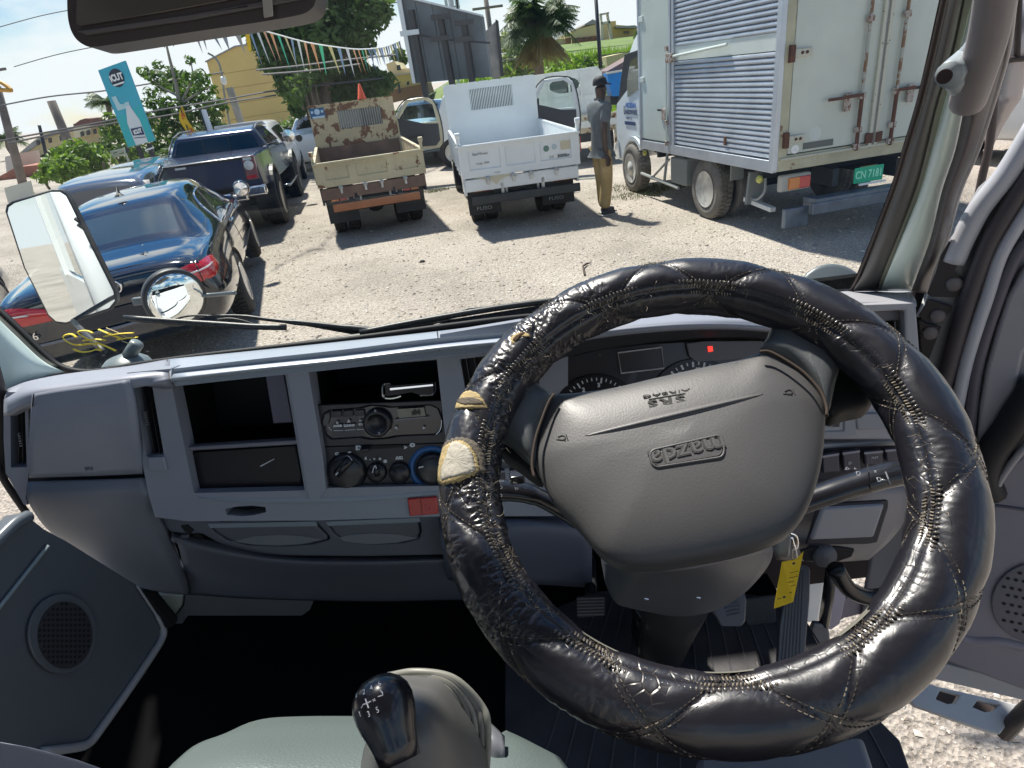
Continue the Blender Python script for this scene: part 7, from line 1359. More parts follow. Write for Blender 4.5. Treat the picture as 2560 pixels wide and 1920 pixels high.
for s_, x, y, h_ in (('OFF', 1254, 1203, 5), ('INT', 1288, 1207, 5), ('LO', 1249, 1239, 8), ('HI', 1245, 1255, 6), ('O', 1252, 1219, 8), ('W', 1292, 1222, 8), ('MIST', 1315, 1220, 4)): ptext('icon', s_, x, y, plane(A(1262, 1222, .572), (0, -.8, .6)), h_, inkw, s2, ang=3, lift=.001)
MB().box(A(1293, 1195, .585), (.016, .012, .010)).build('stalk_tab', stm, s2, bevel=.002)
# panel bits visible through the left of the wheel
plate('column_ledge', [(1240, 1172), (1255, 1150), (1268, 1110), (1285, 1130), (1320, 1172)], [], plane((0, .90, 1.5), (0, -1, .2)), .01, M('ledge_slate', (.09, .10, .12), .45), CAB, .001)
plate('column_ledge_edge', [(1243, 1144), (1300, 1137), (1306, 1150), (1243, 1156)], [], plane((0, .895, 1.5), (0, -1, .2)), .004, M('ledge_edge', (.24, .27, .30), .4), CAB, .001)
for q in ([(1238, 1178), (1262, 1177), (1264, 1200), (1238, 1200)], [(1272, 1178), (1309, 1175), (1312, 1200), (1274, 1202)], [(1317, 1174), (1335, 1175), (1330, 1202), (1320, 1202)]): s_ = plate('rocker_switch', q, [], plane((0, .89, 1.5), (0, -1, .2)), .012, M('switch_dark'), CAB, .002); plate('switch_top', [q[0], q[1], (q[1][0], q[1][1]+4), (q[0][0], q[0][1]+4)], [], plane((0, .888, 1.5), (0, -1, .2)), .002, M('switch_edge'), s_, 0)
# key and tag
ky = wthing('ignition_key', 'grey key head in the ignition with a yellow paper tag', 'key', A(1960, 1370, .52))
MB().prism([A(x, y, .515) for x, y in ((1938, 1352), (1955, 1335), (1975, 1332), (1980, 1345), (1978, 1388), (1968, 1398), (1940, 1388))], (0, .016, 0)).build('key_head', M('key_grey', (.16, .18, .2), .35), ky, bevel=.004)
MB().tube(cr([A(x, y, .512) for x, y in ((1976, 1333), (1990, 1340), (1994, 1360), (1990, 1372), (1984, 1360), (1980, 1345))], 4), .0012, 6).build('key_ring', chrome, ky); MB().tube(cr([A(x, y, .508) for x, y in ((1982, 1374), (1990, 1376), (1992, 1395), (1988, 1412), (1982, 1400))], 4, True), .0007, 5, closed=True).build('tag_ring', silver, ky)
tg = MB().prism([A(x, y, Y) for x, y, Y in ((1955, 1405, .505), (1990, 1398, .50), (2009, 1379, .497), (1983, 1505, .50), (1935, 1522, .512))], (0, .0006, 0)); tg.build('paper_tag', M('tag_yellow', (.80, .58, .03), .6, var=(60, .06)), ky)
for i, (x0, y0, x1, y1) in enumerate(((1975, 1432, 1996, 1428), (1973, 1445, 1995, 1440), (1970, 1456, 1985, 1453), (1976, 1466, 1988, 1462), (1944, 1498, 1952, 1496), (1974, 1482, 1980, 1480))): MB().tube([A(x0, y0, .4985), A(x1, y1, .4965)], .0004, 4).build('tag_writing', M('ink_black', (.03, .03, .03), .6), ky)
MB().lathe([(0, 0), (.0018, .0004), (0, .0006)], A(1960, 1492, .499), (0, -1, 0), 8).build('tag_writing', M('ink_black'), ky); MB().lathe([(0, 0), (.0018, .0004), (0, .0006)], A(1984, 1408, .4965), (0, -1, 0), 8).build('tag_hole', M('ink_black'), ky)
# ------------------------------------------------------------------ pedals, boot, mat
FLp = plane((0, 0, .862), (0, 0, 1)); matm = M('mat_rubber', (.045, .043, .048), .5, bump=(90, .15), var=(12, .3))
fm = wthing('floor_mat', 'dark ribbed rubber floor mat in the driver footwell', 'floor mat', PL(1700, 1750, FLp))
pts = [(1262, 1660), (1330, 1545), (1480, 1480), (1700, 1460), (1990, 1500), (2080, 1680), (2250, 1850), (2330, 2080), (1300, 2080), (1262, 1860)]
plate('mat', pts, [], FLp, .008, matm, fm, .003)
mb = MB()
for i in range(16):
    xb = 1330+i*62; xt = 1500+i*32; P = [PL(xt, 1500, (FLp[0]+Vector((0, 0, .001)), FLp[1])), PL(xt+(xb-xt)*.45, 1700, (FLp[0]+Vector((0, 0, .001)), FLp[1])), PL(xb, 1990, (FLp[0]+Vector((0, 0, .001)), FLp[1]))]; MB().tube(P, .0018, 5).build('rib', M('mat_rib', (.075, .072, .078), .45), fm)
steptop = plate('sill_panel', [(1740, 1895), (2160, 1840), (2200, 1960), (1740, 2000)], [], plane((0, 0, .93), (0, 0, 1)), .03, M('sill_grey', (.2, .2, .215), .5), CAB, .01)
bt = MB(); P = cr([A(1650, 1500, .92), A(1655, 1550, .95), A(1650, 1610, .98), A(1620, 1670, 1.02)], 5); bt.tube(P, [.05+.006*math.sin(i*2.1)+.0012*i for i in range(len(P))], 22); bt.build('column_boot', M('boot_black', (.016, .016, .017), .22), CAB, smooth=True)
MB().tube(cr([A(x, y, .97) for x, y in ((1735, 1530), (1728, 1590), (1712, 1650), (1670, 1690))], 5), .006, 8).build('boot_edge', M('boot_black'), CAB, smooth=True)
ped = M('pedal_rubber', (.085, .083, .09), .45, bump=(60, .2))
PD = plane((0, .90, 1.1), (0, -.75, .66))
a1 = plate('accelerator', [(1975, 1418), (1985, 1412), (2020, 1414), (2027, 1425), (2025, 1500), (2008, 1700), (1942, 1700), (1950, 1560), (1965, 1480)], [], PD, .012, ped, CAB, .003)
for i in range(6): plate('pedal_groove', [(1978+i*7-6, 1425), (1980+i*7-6, 1425), (1952+i*9, 1695), (1949+i*9, 1695)], [], PD, .001, M('groove_dark', (.03, .03, .033), .6), a1, 0, lift=.0006)
b1 = plate('brake_pedal', [(1800, 1490), (1862, 1480), (1868, 1500), (1865, 1555), (1855, 1566), (1802, 1566), (1792, 1545), (1778, 1525)], [], PD, .012, ped, CAB, .004, lift=.05)
for i in range(5): plate('pedal_rib', [(1808+i*3, 1502+i*9), (1850, 1496+i*9), (1850, 1499+i*9), (1808+i*3, 1505+i*9)], [], PD, .002, M('mat_rib'), b1, 0, lift=.052)
c1_ = plate('clutch_pedal', [(1440, 1492), (1512, 1490), (1514, 1540), (1444, 1545)], [], PD, .012, M('pedal_dark', (.02, .02, .022), .6), CAB, .003, lift=.02)
for i in range(6): plate('pedal_rib', [(1443, 1496+i*8), (1510, 1494+i*8), (1510, 1497+i*8), (1443, 1499+i*8)], [], PD, .002, M('rib_brown', (.10, .085, .075), .5), c1_, 0, lift=.0215)
MB().tube([A(1478, 1495, .90), A(1475, 1400, 1.1)], .012, 8).build('pedal_arm', pit, CAB); MB().tube([A(1835, 1490, .88), A(1850, 1380, 1.1)], .012, 8).build('pedal_arm', pit, CAB); MB().tube([A(1465, 1565, .98), A(1470, 1620, 1.0)], .004, 8).build('pedal_rod', silver if False else M('steel_dark'), CAB)
plate('side_carpet', [(1850, 1500), (1940, 1490), (1945, 1690), (1905, 1640), (1872, 1580)], [], plane((0, 1.0, 1.), (0, -1, .3)), .01, M('carpet_weave', (.05, .05, .052), .9, bump=(350, .9, 1)), CAB, .004)
pk_ = M('metal_lilac', (.38, .34, .40), .45); 
MB().prism([A(x, y, 1.0) for x, y in ((2090, 1408), (2120, 1470), (2100, 1560), (2078, 1575), (2066, 1570), (2082, 1480))], (0, .01, 0)).build('side_bracket', pk_, CAB, bevel=.002); MB().prism([A(x, y, 1.01) for x, y in ((2095, 1500), (2150, 1490), (2250, 1440), (2260, 1460), (2200, 1540), (2150, 1536), (2110, 1546), (2090, 1560))], (0, .01, 0), ()).build('side_bracket', M('bracket_mauve', (.22, .19, .22), .5), CAB, bevel=.002)
MB().prism([A(x, y, .95) for x, y in ((2035, 1560), (2072, 1562), (2082, 1640), (2050, 1690), (2020, 1690), (2018, 1600))], (0, .012, 0)).build('pedal_bracket', M('bracket_slate', (.13, .13, .15), .45), CAB, bevel=.004); MB().lathe([(.009, 0), (.008, .004), (0, .005)], A(2052, 1633, .948), (0, -1, 0), 12).build('bolt', M('bolt_tan', (.3, .26, .22), .4), CAB)
MB().tube(cr([A(2088, 1420, .80), A(2120, 1470, .80), A(2170, 1492, .80), A(2230, 1482, .80), (A(2290, 1450, .80))], 5), .014, 12).build('hose', M('hose_black', (.008, .008, .009), .3), CAB, smooth=True)
MB().tube([A(2080, 1420, .93), A(2060, 1560, .96)], .011, 10).build('damper_strut', M('hose_black'), CAB, smooth=True)
MB().box((.62, 1.12, 1.15), (.3, .02, .7)).build('kick_panel', M('kick_wine', (.022, .012, .016), .7), CAB)
patch('side_cowl', [[(2180, 1380, 1.0), (2230, 1330, 1.0), (2290, 1230, 1.0)], [(2160, 1500, 1.0), (2210, 1450, 1.0), (2290, 1380, 1.0)], [(2150, 1620, 1.0), (2200, 1560, 1.0), (2280, 1500, 1.0)]], M('cowl_grey', (.13, .13, .145), .5), CAB, .006)
# ================================================================== doors, mirrors, wipers, seats
doorg = M('door_grey', (.30, .285, .305), .45, bump=(700, .1)); doorl = M('door_frame_light', (.46, .46, .49), .35); mauve = M('door_mauve', (.10, .09, .11), .5)
DP = plane((.72, .95, 1.4), (-.5, -.87, 0))
DR = wthing('x', 'x', 'x'); bpy.data.objects.remove(DR)
def dp(nm, pts, th, mt, lift=0., bev=.002, par=CAB, holes=()): return plate(nm, pts, list(holes), DP, th, mt, par, bev, lift=lift)
# door edge panel with rubber flaps, window frame, seals
od = dp('open_door', [(2560, 380), (2450, 478), (2383, 596), (2340, 700), (2305, 800), (2300, 900), (2330, 1100), (2420, 1250), (2420, 1560), (2340, 1640), (2700, 1760), (2700, 380)], .03, M('door_metal', (.26, .26, .265), .5), -.006, .004)
FB = [(2600, 380), (2530, 460), (2446, 641), (2420, 760), (2385, 860), (2353, 960), (2320, 1060), (2330, 1120)]
def dtube(nm, pts, r, mt, lift=.0, flat=1., par=od, n=10):
    p2 = (DP[0]+DP[1]*lift, DP[1]); return MB().tube(cr([PL(*q, p2) for q in pts], 4), r, n, flat=flat).build(nm, mt, par, smooth=True)
dtube('window_frame', [(2600, 300), (2520, 430), (2450, 520), (2408, 600), (2384, 655)], .016, doorl, .004)
dtube('door_seal', [(2620, 370), (2550, 475), (2475, 600), (2436, 700), (2404, 800), (2376, 900), (2350, 1000), (2335, 1080)], .013, M('seal_mauve', (.055, .045, .05), .5), .010)
dtube('trim_strip', [(2620, 450), (2555, 545), (2500, 640), (2468, 740), (2438, 830), (2412, 920), (2392, 1020), (2380, 1090)], .0105, doorl, .010)
dtube('trim_groove', [(2640, 540), (2560, 610), (2520, 680), (2490, 760), (2460, 850), (2438, 940), (2425, 1060), (2420, 1140)], .009, mauve, .008)
dp('door_trim', [(2640, 640), (2560, 670), (2520, 740), (2494, 820), (2466, 920), (2450, 1010), (2440, 1140), (2462, 1166), (2540, 1040), (2543, 960), (2562, 880), (2640, 800)], .02, doorg, .012, .006, par=od)
for q in ([(2373, 604), (2420, 618), (2386, 678), (2416, 708), (2392, 744), (2326, 742), (2318, 735), (2340, 680), (2352, 640)], [(2322, 748), (2382, 768), (2356, 808), (2312, 802), (2296, 790)], [(2308, 806), (2353, 818), (2320, 905), (2305, 900), (2296, 800)]): dp('rubber_flap', q, .004, M('flap_brownblack', (.018, .014, .017), .5), .008, .001, par=od)
for x, y in ((2386, 711), (2344, 791), (2325, 833)):
    c = PL(x, y, (DP[0]+DP[1]*.009, DP[1])); MB().lathe([(.012, -.002), (.0115, .002), (.008, .004), (0, .0045)], c, DP[1], 16).build('round_stud', M('stud_grey', (.16, .14, .14), .6), od, smooth=True)
dtube('door_check_strap', [(2600, 960), (2548, 1030), (2520, 1075), (2480, 1130), (2462, 1190), (2478, 1240)], .024, M('strap_black', (.012, .010, .011), .6), .02)
dtube('strap_piping', [(2640, 1050), (2560, 1120), (2500, 1200), (2474, 1268)], .006, M('piping_grey', (.3, .28, .28), .4), .03)
dp('lower_trim', [(2470, 1200), (2720, 1000), (2720, 1790), (2560, 1730), (2370, 1660), (2385, 1560), (2440, 1450), (2470, 1330)], .02, M('door_lower', (.25, .23, .26), .5, bump=(700, .1)), .016, .01, par=od)
dtube('trim_crease', [(2470, 1262), (2520, 1268), (2600, 1280)], .003, mauve, .017)
sg_c = PL(2590, 1510, (DP[0]+DP[1]*.018, DP[1])); 
MB().prism([PL(*q, (DP[0]+DP[1]*.017, DP[1])) for q in ell(2590, 1505, 112, 100, 30)], DP[1]*.004).build('speaker_grille', M('grille_grey', (.15, .14, .155), .5), od, bevel=.002)
mb = MB()
for i in range(9):
    for j in range(9):
        x, y = 2510+j*20+(i % 2)*10, 1425+i*21+j*4
        if (x-2590)**2+(y-1505)**2*1.2 < 98**2: mb.lathe([(.0034, 0), (.0034, .0005), (0, .0006)], PL(x, y, (DP[0]+DP[1]*.0215, DP[1])), DP[1], 8)
mb.build('grille_holes', pit, od, kind='stuff', label='rows of small round speaker holes')
dtube('trim_roll', [(2400, 1590), (2440, 1600), (2500, 1600), (2580, 1620)], .012, M('door_lower'), .012)
dp('door_sill', [(2330, 1650), (2370, 1662), (2560, 1710), (2600, 1720), (2600, 1760), (2560, 1752), (2340, 1700), (2310, 1690)], .03, M('sill_white', (.42, .42, .44), .4), .0, .003)
# step below the door
ST_ = plane(A(2440, 1740, 1.0), (0, -.5, .85))
stp = plate('entry_step', [(2300, 1700), (2345, 1716), (2560, 1765), (2545, 1778), (2500, 1836), (2470, 1828), (2430, 1815), (2290, 1765), (2270, 1745)], [[(2352, 1724), (2400, 1738), (2388, 1758), (2370, 1760), (2340, 1748)], [(2446, 1750), (2497, 1764), (2484, 1778), (2462, 1780), (2432, 1768)]], ST_, .02, M('step_white', (.5, .5, .49), .45, var=(9, .12)), CAB, .003)
plate('step_back', [(2330, 1716), (2560, 1770), (2540, 1800), (2500, 1830), (2300, 1760)], [], (ST_[0]-ST_[1]*.06, ST_[1]), .004, M('step_dark', (.05, .035, .03), .7), stp, 0)
MB().tube([A(2510, 1835, .95), A(2560, 1780, .93), A(2600, 1745, .92)], .018, 10).build('step_bracket', M('step_pipe', (.06, .05, .05), .5), CAB, smooth=True)
# chrome mirror arm and mirror outside the open door
om = M('mirror_housing', (.40, .37, .37), .25, .5)
MB().tube(cr([A(x, y, 1.5) for x, y in ((2620, -40), (2545, 60), (2515, 160), (2495, 250), (2480, 330), (2470, 380))], 5), [.05]*10+[.048]*6+[.04, .034, .028, .022, .018, .015, .012, .01, .008, .006], 14, flat=.8).build('side_mirror_shell', om, CAB, smooth=True)
MB().tube(cr([A(x, y, 1.42) for x, y in ((2500, 170), (2520, 152), (2560, 146), (2640, 144))], 4), .006, 8).build('mirror_band', M('rubber_brown'), CAB, smooth=True)
MB().tube(cr([A(x, y, 1.42) for x, y in ((2548, -30), (2546, 60), (2542, 145))], 4), .006, 8).build('mirror_stay', M('rubber_brown'), CAB, smooth=True)
MB().tube(cr([A(x, y, 1.2) for x, y in ((2488, 200), (2482, 290), (2472, 370), (2456, 440), (2440, 520))], 4), .007, 8).build('mirror_stay', M('stay_brown', (.07, .045, .04), .5), CAB, smooth=True)
# white car at far right behind the open door
car('white car at the right edge seen past the open driver door', (7.0, 9.3, 0), R(-75), wpaint, 'suv', 1.0, lamps=False, group='cars parked on the right side of the yard')
# ------------------------------------------------------------------ left door
LPn = plane((-.71, .7, 1.2), (1, -.12, .1)); ldm = M('left_door_dark', (.088, .10, .115), .42, bump=(700, .12)); 
ld = plate('passenger_door', [(-60, 1400), (0, 1338), (58, 1282), (112, 1324), (165, 1352), (253, 1407), (340, 1461), (400, 1545), (405, 1580), (392, 1615), (350, 1680), (240, 1830), (215, 1852), (190, 1862), (90, 1880), (-60, 1900)], [], LPn, .03, ldm, CAB, .006)
MB().tube(cr([PL(x, y, (LPn[0]+LPn[1]*.004, LPn[1])) for x, y in ((342, 1464), (366, 1500), (395, 1545), (408, 1575), (404, 1598), (385, 1630), (330, 1712), (245, 1832), (222, 1858), (195, 1868), (100, 1880))], 4), [.002]*8+[.0035]*4+[.0065]*29, 8).build('door_edge', M('edge_silver', (.30, .30, .31), .4), ld, smooth=True)
MB().tube(cr([PL(x, y, (LPn[0]+LPn[1]*.006, LPn[1])) for x, y in ((-60, 1405), (0, 1346), (40, 1308), (72, 1290))], 4), .009, 10).build('door_top_pad', M('pad_teal', (.11, .13, .15), .32), ld, smooth=True)
MB().tube(cr([PL(x, y, (LPn[0]+LPn[1]*.004, LPn[1])) for x, y in ((-60, 1585), (0, 1516), (60, 1440), (120, 1365))], 4), .003, 8).build('trim_line', M('trim_pale', (.22, .27, .28), .3), ld, smooth=True)
sgp = (LPn[0]+LPn[1]*.003, LPn[1]); MB().prism([PL(*q, sgp) for q in ell(152, 1585, 86, 100, 32)], LPn[1]*.004).build('speaker_ring', ldm, ld, bevel=.003)
MB().prism([PL(*q, (LPn[0]+LPn[1]*.0075, LPn[1])) for q in ell(162, 1588, 68, 84, 32)], LPn[1]*.001).build('speaker_grille', M('left_grille', (.028, .028, .034), .5), ld)
mb = MB()
for i in range(13):
    for j in range(13):
        x, y = 100+j*11, 1510+i*13.2
        if ((x-162)/64)**2+((y-1588)/80)**2 < 1: mb.lathe([(.0024, 0), (.0024, .0004), (0, .0005)], PL(x, y, (LPn[0]+LPn[1]*.009, LPn[1])), LPn[1], 6)
mb.build('grille_holes', pit, ld, kind='stuff', label='grid of tiny square speaker holes')
plate('kick_paint', [(392, 1486), (458, 1489), (455, 1515), (430, 1548)], [], plane((0, 1.15, 1.), (0, -1, 0)), .01, M('kick_pale', (.35, .36, .30), .5), CAB, .002)
plate('under_dash_beam', [(462, 1490), (785, 1500), (775, 1525), (755, 1540), (470, 1540), (455, 1560), (425, 1560), (460, 1515)], [], plane((0, 1.14, 1.), (0, -1, 0)), .01, M('beam_dim', (.10, .10, .10), .6), CAB, .002)
MB().tube([A(350, 1465, 1.10), A(425, 1555, 1.12)], .018, 8).build('door_gap_rubber', pit, CAB)
MB().prism([A(-40, 1840, .35), A(60, 1858, .36), A(180, 1890, .37), A(280, 1925, .38), A(300, 2000, .38), A(-40, 2000, .36)], (0, .05, -.15)).build('door_armrest', M('armrest_blue', (.16, .18, .23), .4), CAB, bevel=.012)
# ------------------------------------------------------------------ seats, console, gear lever
vin = M('seat_vinyl', (.115, .145, .142), .42, coat=.1, bump=(330, .9, 3, .0012)); 
st = patch('passenger_seat', [[(430, 2150, .40), (600, 2150, .38), (800, 2150, .36), (1000, 2150, .36), (1100, 2150, .36)], [(380, 2020, .42), (580, 1960, .42), (780, 1950, .42), (1000, 1950, .42), (1100, 1950, .42)], [(470, 1900, .50), (600, 1865, .51), (760, 1850, .52), (980, 1850, .52), (1100, 1850, .52)], [(545, 1862, .56), (640, 1830, .57), (760, 1820, .58), (980, 1820, .58), (1100, 1820, .58)], [(560, 1862, .60), (645, 1822, .61), (760, 1813, .62), (980, 1813, .62), (1100, 1813, .62)], [(575, 1890, .64), (660, 1850, .66), (780, 1850, .66), (980, 1850, .66), (1100, 1850, .66)]], vin, CAB, .01, 6, 6)
patch('driver_seat', [[(1180, 2150, .36), (1300, 2150, .36), (1450, 2150, .36)], [(1200, 1980, .42), (1300, 1980, .42), (1450, 2010, .42)], [(1230, 1880, .50), (1300, 1885, .50), (1400, 1925, .50)], [(1255, 1848, .56), (1300, 1865, .56), (1380, 1905, .56)], [(1262, 1846, .60), (1305, 1868, .60), (1385, 1915, .60)]], vin, CAB, .01, 5, 5)
cg = M('console_grey', (.10, .10, .098), .42, bump=(700, .1)); cgl = M('console_light', (.21, .21, .18), .45)
def cons(nm, pts, Y0, dY, mt, bev, par=CAB): return MB().prism([A(x, y, Y0) for x, y in pts], (0, dY, 0)).build(nm, mt, par, bevel=bev)
pc_ = patch('lever_console', [[(905, 2050, .36), (960, 1990, .33), (1050, 1960, .32), (1140, 1980, .33), (1225, 2050, .36)], [(915, 1900, .38), (975, 1850, .345), (1045, 1830, .34), (1120, 1850, .35), (1215, 1940, .38)], [(945, 1800, .41), (990, 1770, .37), (1050, 1760, .365), (1115, 1780, .375), (1190, 1830, .41)], [(965, 1710, .44), (1000, 1716, .40), (1050, 1716, .40), (1100, 1722, .41), (1150, 1760, .44)], [(970, 1690, .48), (1010, 1684, .48), (1060, 1684, .48), (1100, 1690, .48), (1140, 1712, .48)]], cg, CAB, .004, 6, 6)
IN_ = [(994, 1708), (1040, 1704), (1076, 1710), (1111, 1732), (1124, 1780), (1127, 1843), (1118, 1925), (1105, 2010)]; OU_ = [(975, 1690), (1032, 1680), (1108, 1687), (1155, 1711), (1203, 1764), (1219, 1811), (1216, 1920), (1205, 2010)]
for i in range(7):
    f = i/6; P = [A(a_[0]+(b_[0]-a_[0])*f, a_[1]+(b_[1]-a_[1])*f, Y-.016+.006*f) for a_, b_, Y in zip(IN_, OU_, (.452, .445, .440, .434, .426, .416, .404, .392))]
    MB().tube(cr(P, 5), .0036, 10).build('boot_ridge', [cgl, M('ridge_mid', (.13, .13, .12), .5)][i % 2], pc_, smooth=True)
patch('console_side', [[(1150, 1780, .52), (1205, 1790, .52), (1262, 1840, .50)], [(1190, 1850, .50), (1225, 1850, .48), (1262, 1880, .47)], [(1205, 1990, .46), (1235, 1990, .45), (1258, 2000, .45)]], M('side_slate', (.17, .175, .195), .45), CAB, .006)
gl_ = M('gear_knob_black', (.010, .010, .014), .26, coat=.2)
GK = MB(); ax0, ax1 = A(938, 1690, .355), A(1000, 1905, .31); P = [ax0.lerp(ax1, t) for t in (0, .03, .1, .2, .32, .45, .58, .7, .82, 1.)]
kn = GK.tube(P, [.004, .0115, .0175, .0218, .0235, .0230, .0212, .0188, .0170, .0155], 28).build('gear_knob', gl_, CAB, smooth=True); bpy.context.view_layer.update()
kd = (ax1-ax0).normalized()
def kpt(px, py, lift=.0006):
    d = ray(px, py).normalized(); ok, loc, nn, i = kn.ray_cast(CAM, d); return (loc+nn*lift, nn) if ok else (A(px, py, .34), (CAM-A(px, py, .34)).normalized())
ink2 = M('engraved_white', (.55, .56, .6), .5)
for s_, x, y, h_ in (('R', 893, 1740, 11), ('2', 911, 1731, 13), ('4', 929, 1721, 13), ('6', 949, 1711, 13), ('1', 901, 1785, 12), ('3', 923, 1785, 13), ('5', 944, 1775, 13), ('N', 936, 1751, 7)):
    p, nn = kpt(x, y); x2, _ = kpt(x+8, y-4); text('gear_digit', s_, frame(p, x2-p, nn), h_*.00044, ink2, kn, ext=.0002, sx=.8)
for q in (((904, 1770), (908, 1762), (921, 1757), (928, 1753)), ((914, 1747), (918, 1759), (922, 1770)), ((950, 1726), (956, 1732), (957, 1738), (945, 1742))): MB().tube([kpt(x, y, .0003)[0] for x, y in q], .0005, 4).build('gear_line', ink2, kn)
# ------------------------------------------------------------------ interior mirror
IM = plane(A(480, 20, .62), (0, -1, .12))
im = plate('interior_mirror', sm2([(168, -200), (168, -60), (168, 20), (173, 62), (186, 92), (206, 110), (232, 117), (300, 108), (480, 80), (650, 55), (745, 38), (775, 25), (788, 5), (794, -40), (790, -200)], 5), [], IM, .035, M('mirror_housing_dark', (.045, .036, .036), .45, bump=(600, .1)), CAB, .010)
plate('mirror_glass', [(188, -200), (188, 60), (200, 66), (400, 33), (740, -30), (740, -200)], [], IM, .002, M('mirror_brown', (.10, .09, .08), .12, .3), im, .001, lift=.0035)
plate('mirror_bevel', [(190, 78), (205, 76), (480, 35), (760, -15), (762, -2), (480, 50), (215, 88)], [], IM, .003, M('bevel_grey', (.10, .09, .09), .4), im, .001, lift=.004)
plate('mirror_tag', [(650, -60), (676, -60), (682, 40), (659, 45)], [], IM, .002, M('tag_grey', (.33, .31, .28), .5), im, .001, lift=.008)
# ------------------------------------------------------------------ outside mirrors on the left
MC = A(150, 640, 1.75); tgt = Vector((-1.0, -.5, 1.6)); nrm = ((CAM-MC).normalized()+(tgt-MC).normalized()).normalized(); MP = (MC, nrm)
MO = [(19, 533), (22, 518), (36, 508), (127, 480), (150, 480), (165, 490), (178, 515), (235, 632), (283, 728), (287, 752), (272, 770), (165, 806), (140, 803), (122, 787), (63, 669)]
big = [(x+(x-153)*.055, y+(y-643)*.04) for x, y in MO]
sm = plate('side_mirror', big, [], MP, .05, M('mirror_black', (.02, .02, .022), .5), CAB, .006)
mirm = M('mirror_silver', (.86, .9, .9), .015, 1.)
plate('mirror_glass', MO, [], MP, .002, mirm, sm, 0, lift=.002)
MB().tube(cr([PL(180, 800, (MC-nrm*.03, nrm)), A(210, 830, 1.52), A(260, 880, 1.35)], 4), .007, 8).build('mirror_arm', M('mirror_black'), sm, smooth=True)
# neighbour van seen only in that mirror
o = car('white minibus standing behind our truck, reflected in the left door mirror', (-3.3, -4.2, 0), R(4), wpaint, 'suv', 1.25, lamps=False, group='cars parked behind our truck')
tree('broadleaf_tree', 'green tree behind our truck, reflected in the door mirror', Vector((-9, -16, 0)), [([(-9, -16, 0), (-9, -16, 3), (-8.6, -16, 5)], .3, .12)], [(Vector((-9, -16, 5.5)), 2.6, 1200), (Vector((-7, -15.6, 4.4)), 1.8, 700), (Vector((-11, -16.5, 4.2)), 1.8, 700)], LM, .22, seed=44)
# round convex mirror
RC = A(440, 747, 2.05); tg2 = Vector((-.1, 1.2, .9)); n3 = ((CAM-RC).normalized()+(tg2-RC).normalized()*1.1).normalized()
rm = MB().lathe([(.094, -.035), (.097, -.01), (.094, .002), (.088, .003)], RC, n3, 40).build('front_mirror', M('mirror_black'), CAB, smooth=True)
MB().lathe([(.089, .002), (.080, .0065), (.065, .0125), (.045, .018), (.02, .0215), (0, .0225)], RC, n3, 40).build('mirror_glass', mirm, rm, smooth=True)
MB().tube(cr([RC-n3*.03, A(520, 738, 2.10), A(565, 734, 2.08), A(588, 732, 2.06)], 4), .007, 8).build('mirror_arm', M('arm_grey', (.12, .14, .15), .35), rm, smooth=True)
MB().box(A(352, 752, 2.08), (.05, .02, .025)).build('mirror_clamp', M('arm_grey'), rm, bevel=.004)
# right front mirror peeking above the wheel
c = A(2078, 742, 1.85); MB().lathe([(.10, -.02), (.104, .0), (.10, .01), (.09, .012), (0, .02)], c, (-.2, -.9, .55), 32).build('front_mirror', M('arm_grey'), CAB, smooth=True)
# little dome lamp post at left of the dash
bl = M('dome_grey', (.16, .19, .20), .38); c = A(318, 925, 1.33); MB().lathe([(.062, -.03), (.060, -.01), (.050, .015), (.035, .028), (.012, .035), (0, .036)], c, (0, 0, 1), 28).build('antenna_base', bl, CAB, smooth=True); MB().tube([A(322, 890, 1.33), A(343, 858, 1.33)], .014, 14).build('antenna_stub', bl, CAB, smooth=True)
# wipers outside the glass
wb = M('wiper_black', (.018, .019, .022), .45); W2 = (WPL[0]-WPL[1]*.02, WPL[1])
def wt(nm, pts, r, par=CAB, mt=wb, n=4, off=.02, flat=1.): return MB().tube(cr([PL(*q, (WPL[0]-WPL[1]*off, WPL[1])) for q in pts], n), r, 8, flat=flat).build(nm, mt, par, smooth=True)
w1 = wt('wiper', [(310, 795), (450, 805), (560, 812), (640, 817), (715, 818)], .0065); wt('wiper_arm', [(540, 790), (600, 790), (680, 800), (800, 812), (900, 823), (975, 832)], [.003]*5+[.004]*5+[.006]*5+[.008]*5+[.009], w1, off=.035)
wt('wiper_link', [(480, 812), (560, 797), (600, 800), (640, 812)], .002, w1, off=.028); wt('wiper_link', [(420, 805), (470, 790), (540, 790)], .002, w1, off=.028); plate('wiper_plate', [(700, 796), (790, 806), (900, 826), (980, 830), (975, 836), (880, 836), (770, 816)], [], (WPL[0]-WPL[1]*.045, WPL[1]), .004, wb, w1, .001)
w2_ = wt('wiper', [(900, 832), (1000, 812), (1100, 794), (1230, 772), (1340, 757), (1400, 750)], .0065); wt('wiper_arm', [(1000, 826), (1050, 800), (1150, 783), (1250, 768), (1360, 752)], .0045, w2_, off=.035); plate('wiper_plate', [(1130, 784), (1170, 770), (1230, 764), (1290, 764), (1235, 778), (1180, 786)], [], (WPL[0]-WPL[1]*.04, WPL[1]), .003, M('wiper_grey', (.09, .11, .13), .4), w2_, .001)
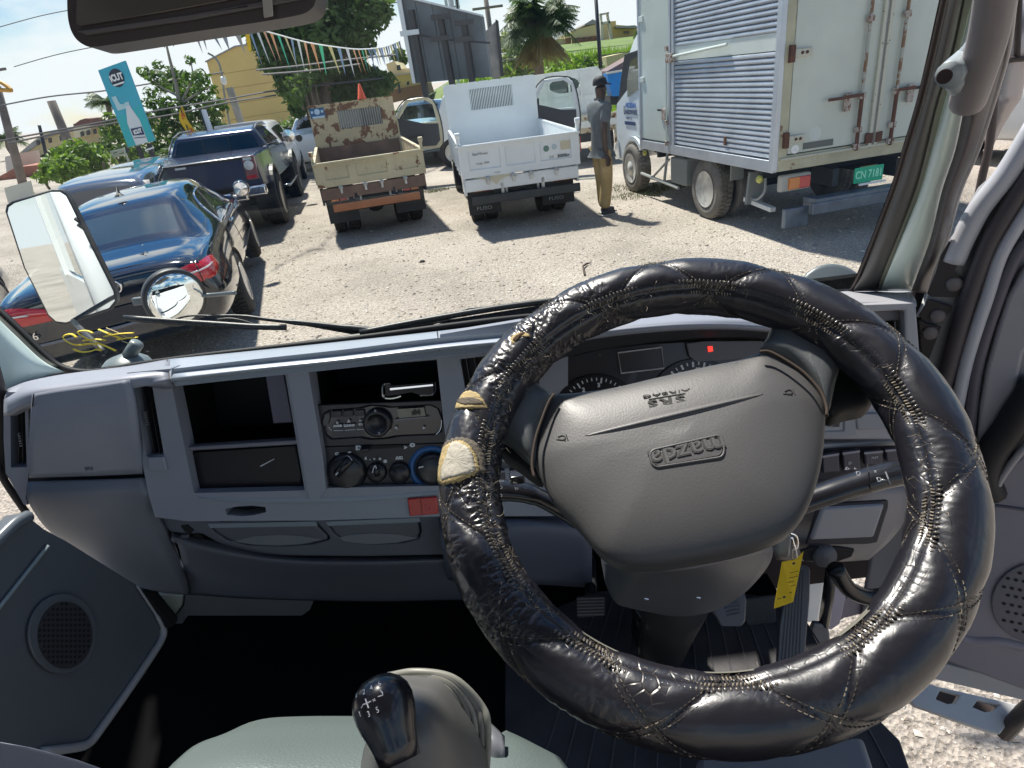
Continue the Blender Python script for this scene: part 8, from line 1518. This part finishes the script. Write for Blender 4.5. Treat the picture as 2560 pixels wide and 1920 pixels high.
wt('wiper_link', [(1060, 810), (1090, 802), (1120, 800), (1340, 790)], .003, w2_, off=.03); wt('cowl_lip', [(640, 880), (900, 845), (1100, 815), (1320, 780), (1400, 770)], .010, CAB, M('cowl_black', (.012, .013, .015), .5), off=.03); plate('washer_nozzle', [(1065, 817), (1095, 808), (1106, 808), (1108, 820), (1075, 826)], [], (WPL[0]-WPL[1]*.012, WPL[1]), .01, M('nozzle_grey', (.10, .10, .11), .5), CAB, .002)
wt('cable', [(950, 845), (1000, 838), (1040, 833), (1070, 824)], .0012, CAB, M('bracket_grey'), off=.012)
# yellow grease-pencil figures on the glass, seen mirrored from inside
ym = M('marker_yellow', (.85, .62, .02), .6); S = .226; X0_, Y0_ = 0, 560
mk_ = [[(850, 1258), (790, 1218), (715, 1232), (705, 1270), (780, 1322), (870, 1340), (980, 1326), (1065, 1335), (1122, 1400)], [(1122, 1400), (1060, 1388), (1005, 1408), (900, 1414), (812, 1384)], [(1030, 1208), (965, 1182), (885, 1184), (862, 1206), (950, 1262), (1060, 1312)], [(920, 1290), (1050, 1275), (1165, 1287)], [(1062, 1312), (1170, 1352), (1280, 1405)], [(1090, 1166), (1200, 1212), (1345, 1268)], [(1150, 1245), (1300, 1216), (1478, 1205)], [(1295, 1280), (1400, 1264), (1522, 1254)]]
for i, st_ in enumerate(mk_): wt('marker_figure', [(X0_+x*S, Y0_+y*S) for x, y in st_], .0028, ws, ym, 5, off=.007, flat=.4)
for st_ in ([(1175, 1148), (1290, 1195), (1420, 1262)], [(1345, 1290), (1400, 1312), (1440, 1330)]): wt('marker_figure', [(X0_+x*S, Y0_+y*S) for x, y in st_], .0012, ws, M('marker_faint', (.6, .45, .2), .7), 5, off=.007, flat=.4)
# reflections of the orange cable in the glass corner: modelled as a loop of thin orange tube at far left
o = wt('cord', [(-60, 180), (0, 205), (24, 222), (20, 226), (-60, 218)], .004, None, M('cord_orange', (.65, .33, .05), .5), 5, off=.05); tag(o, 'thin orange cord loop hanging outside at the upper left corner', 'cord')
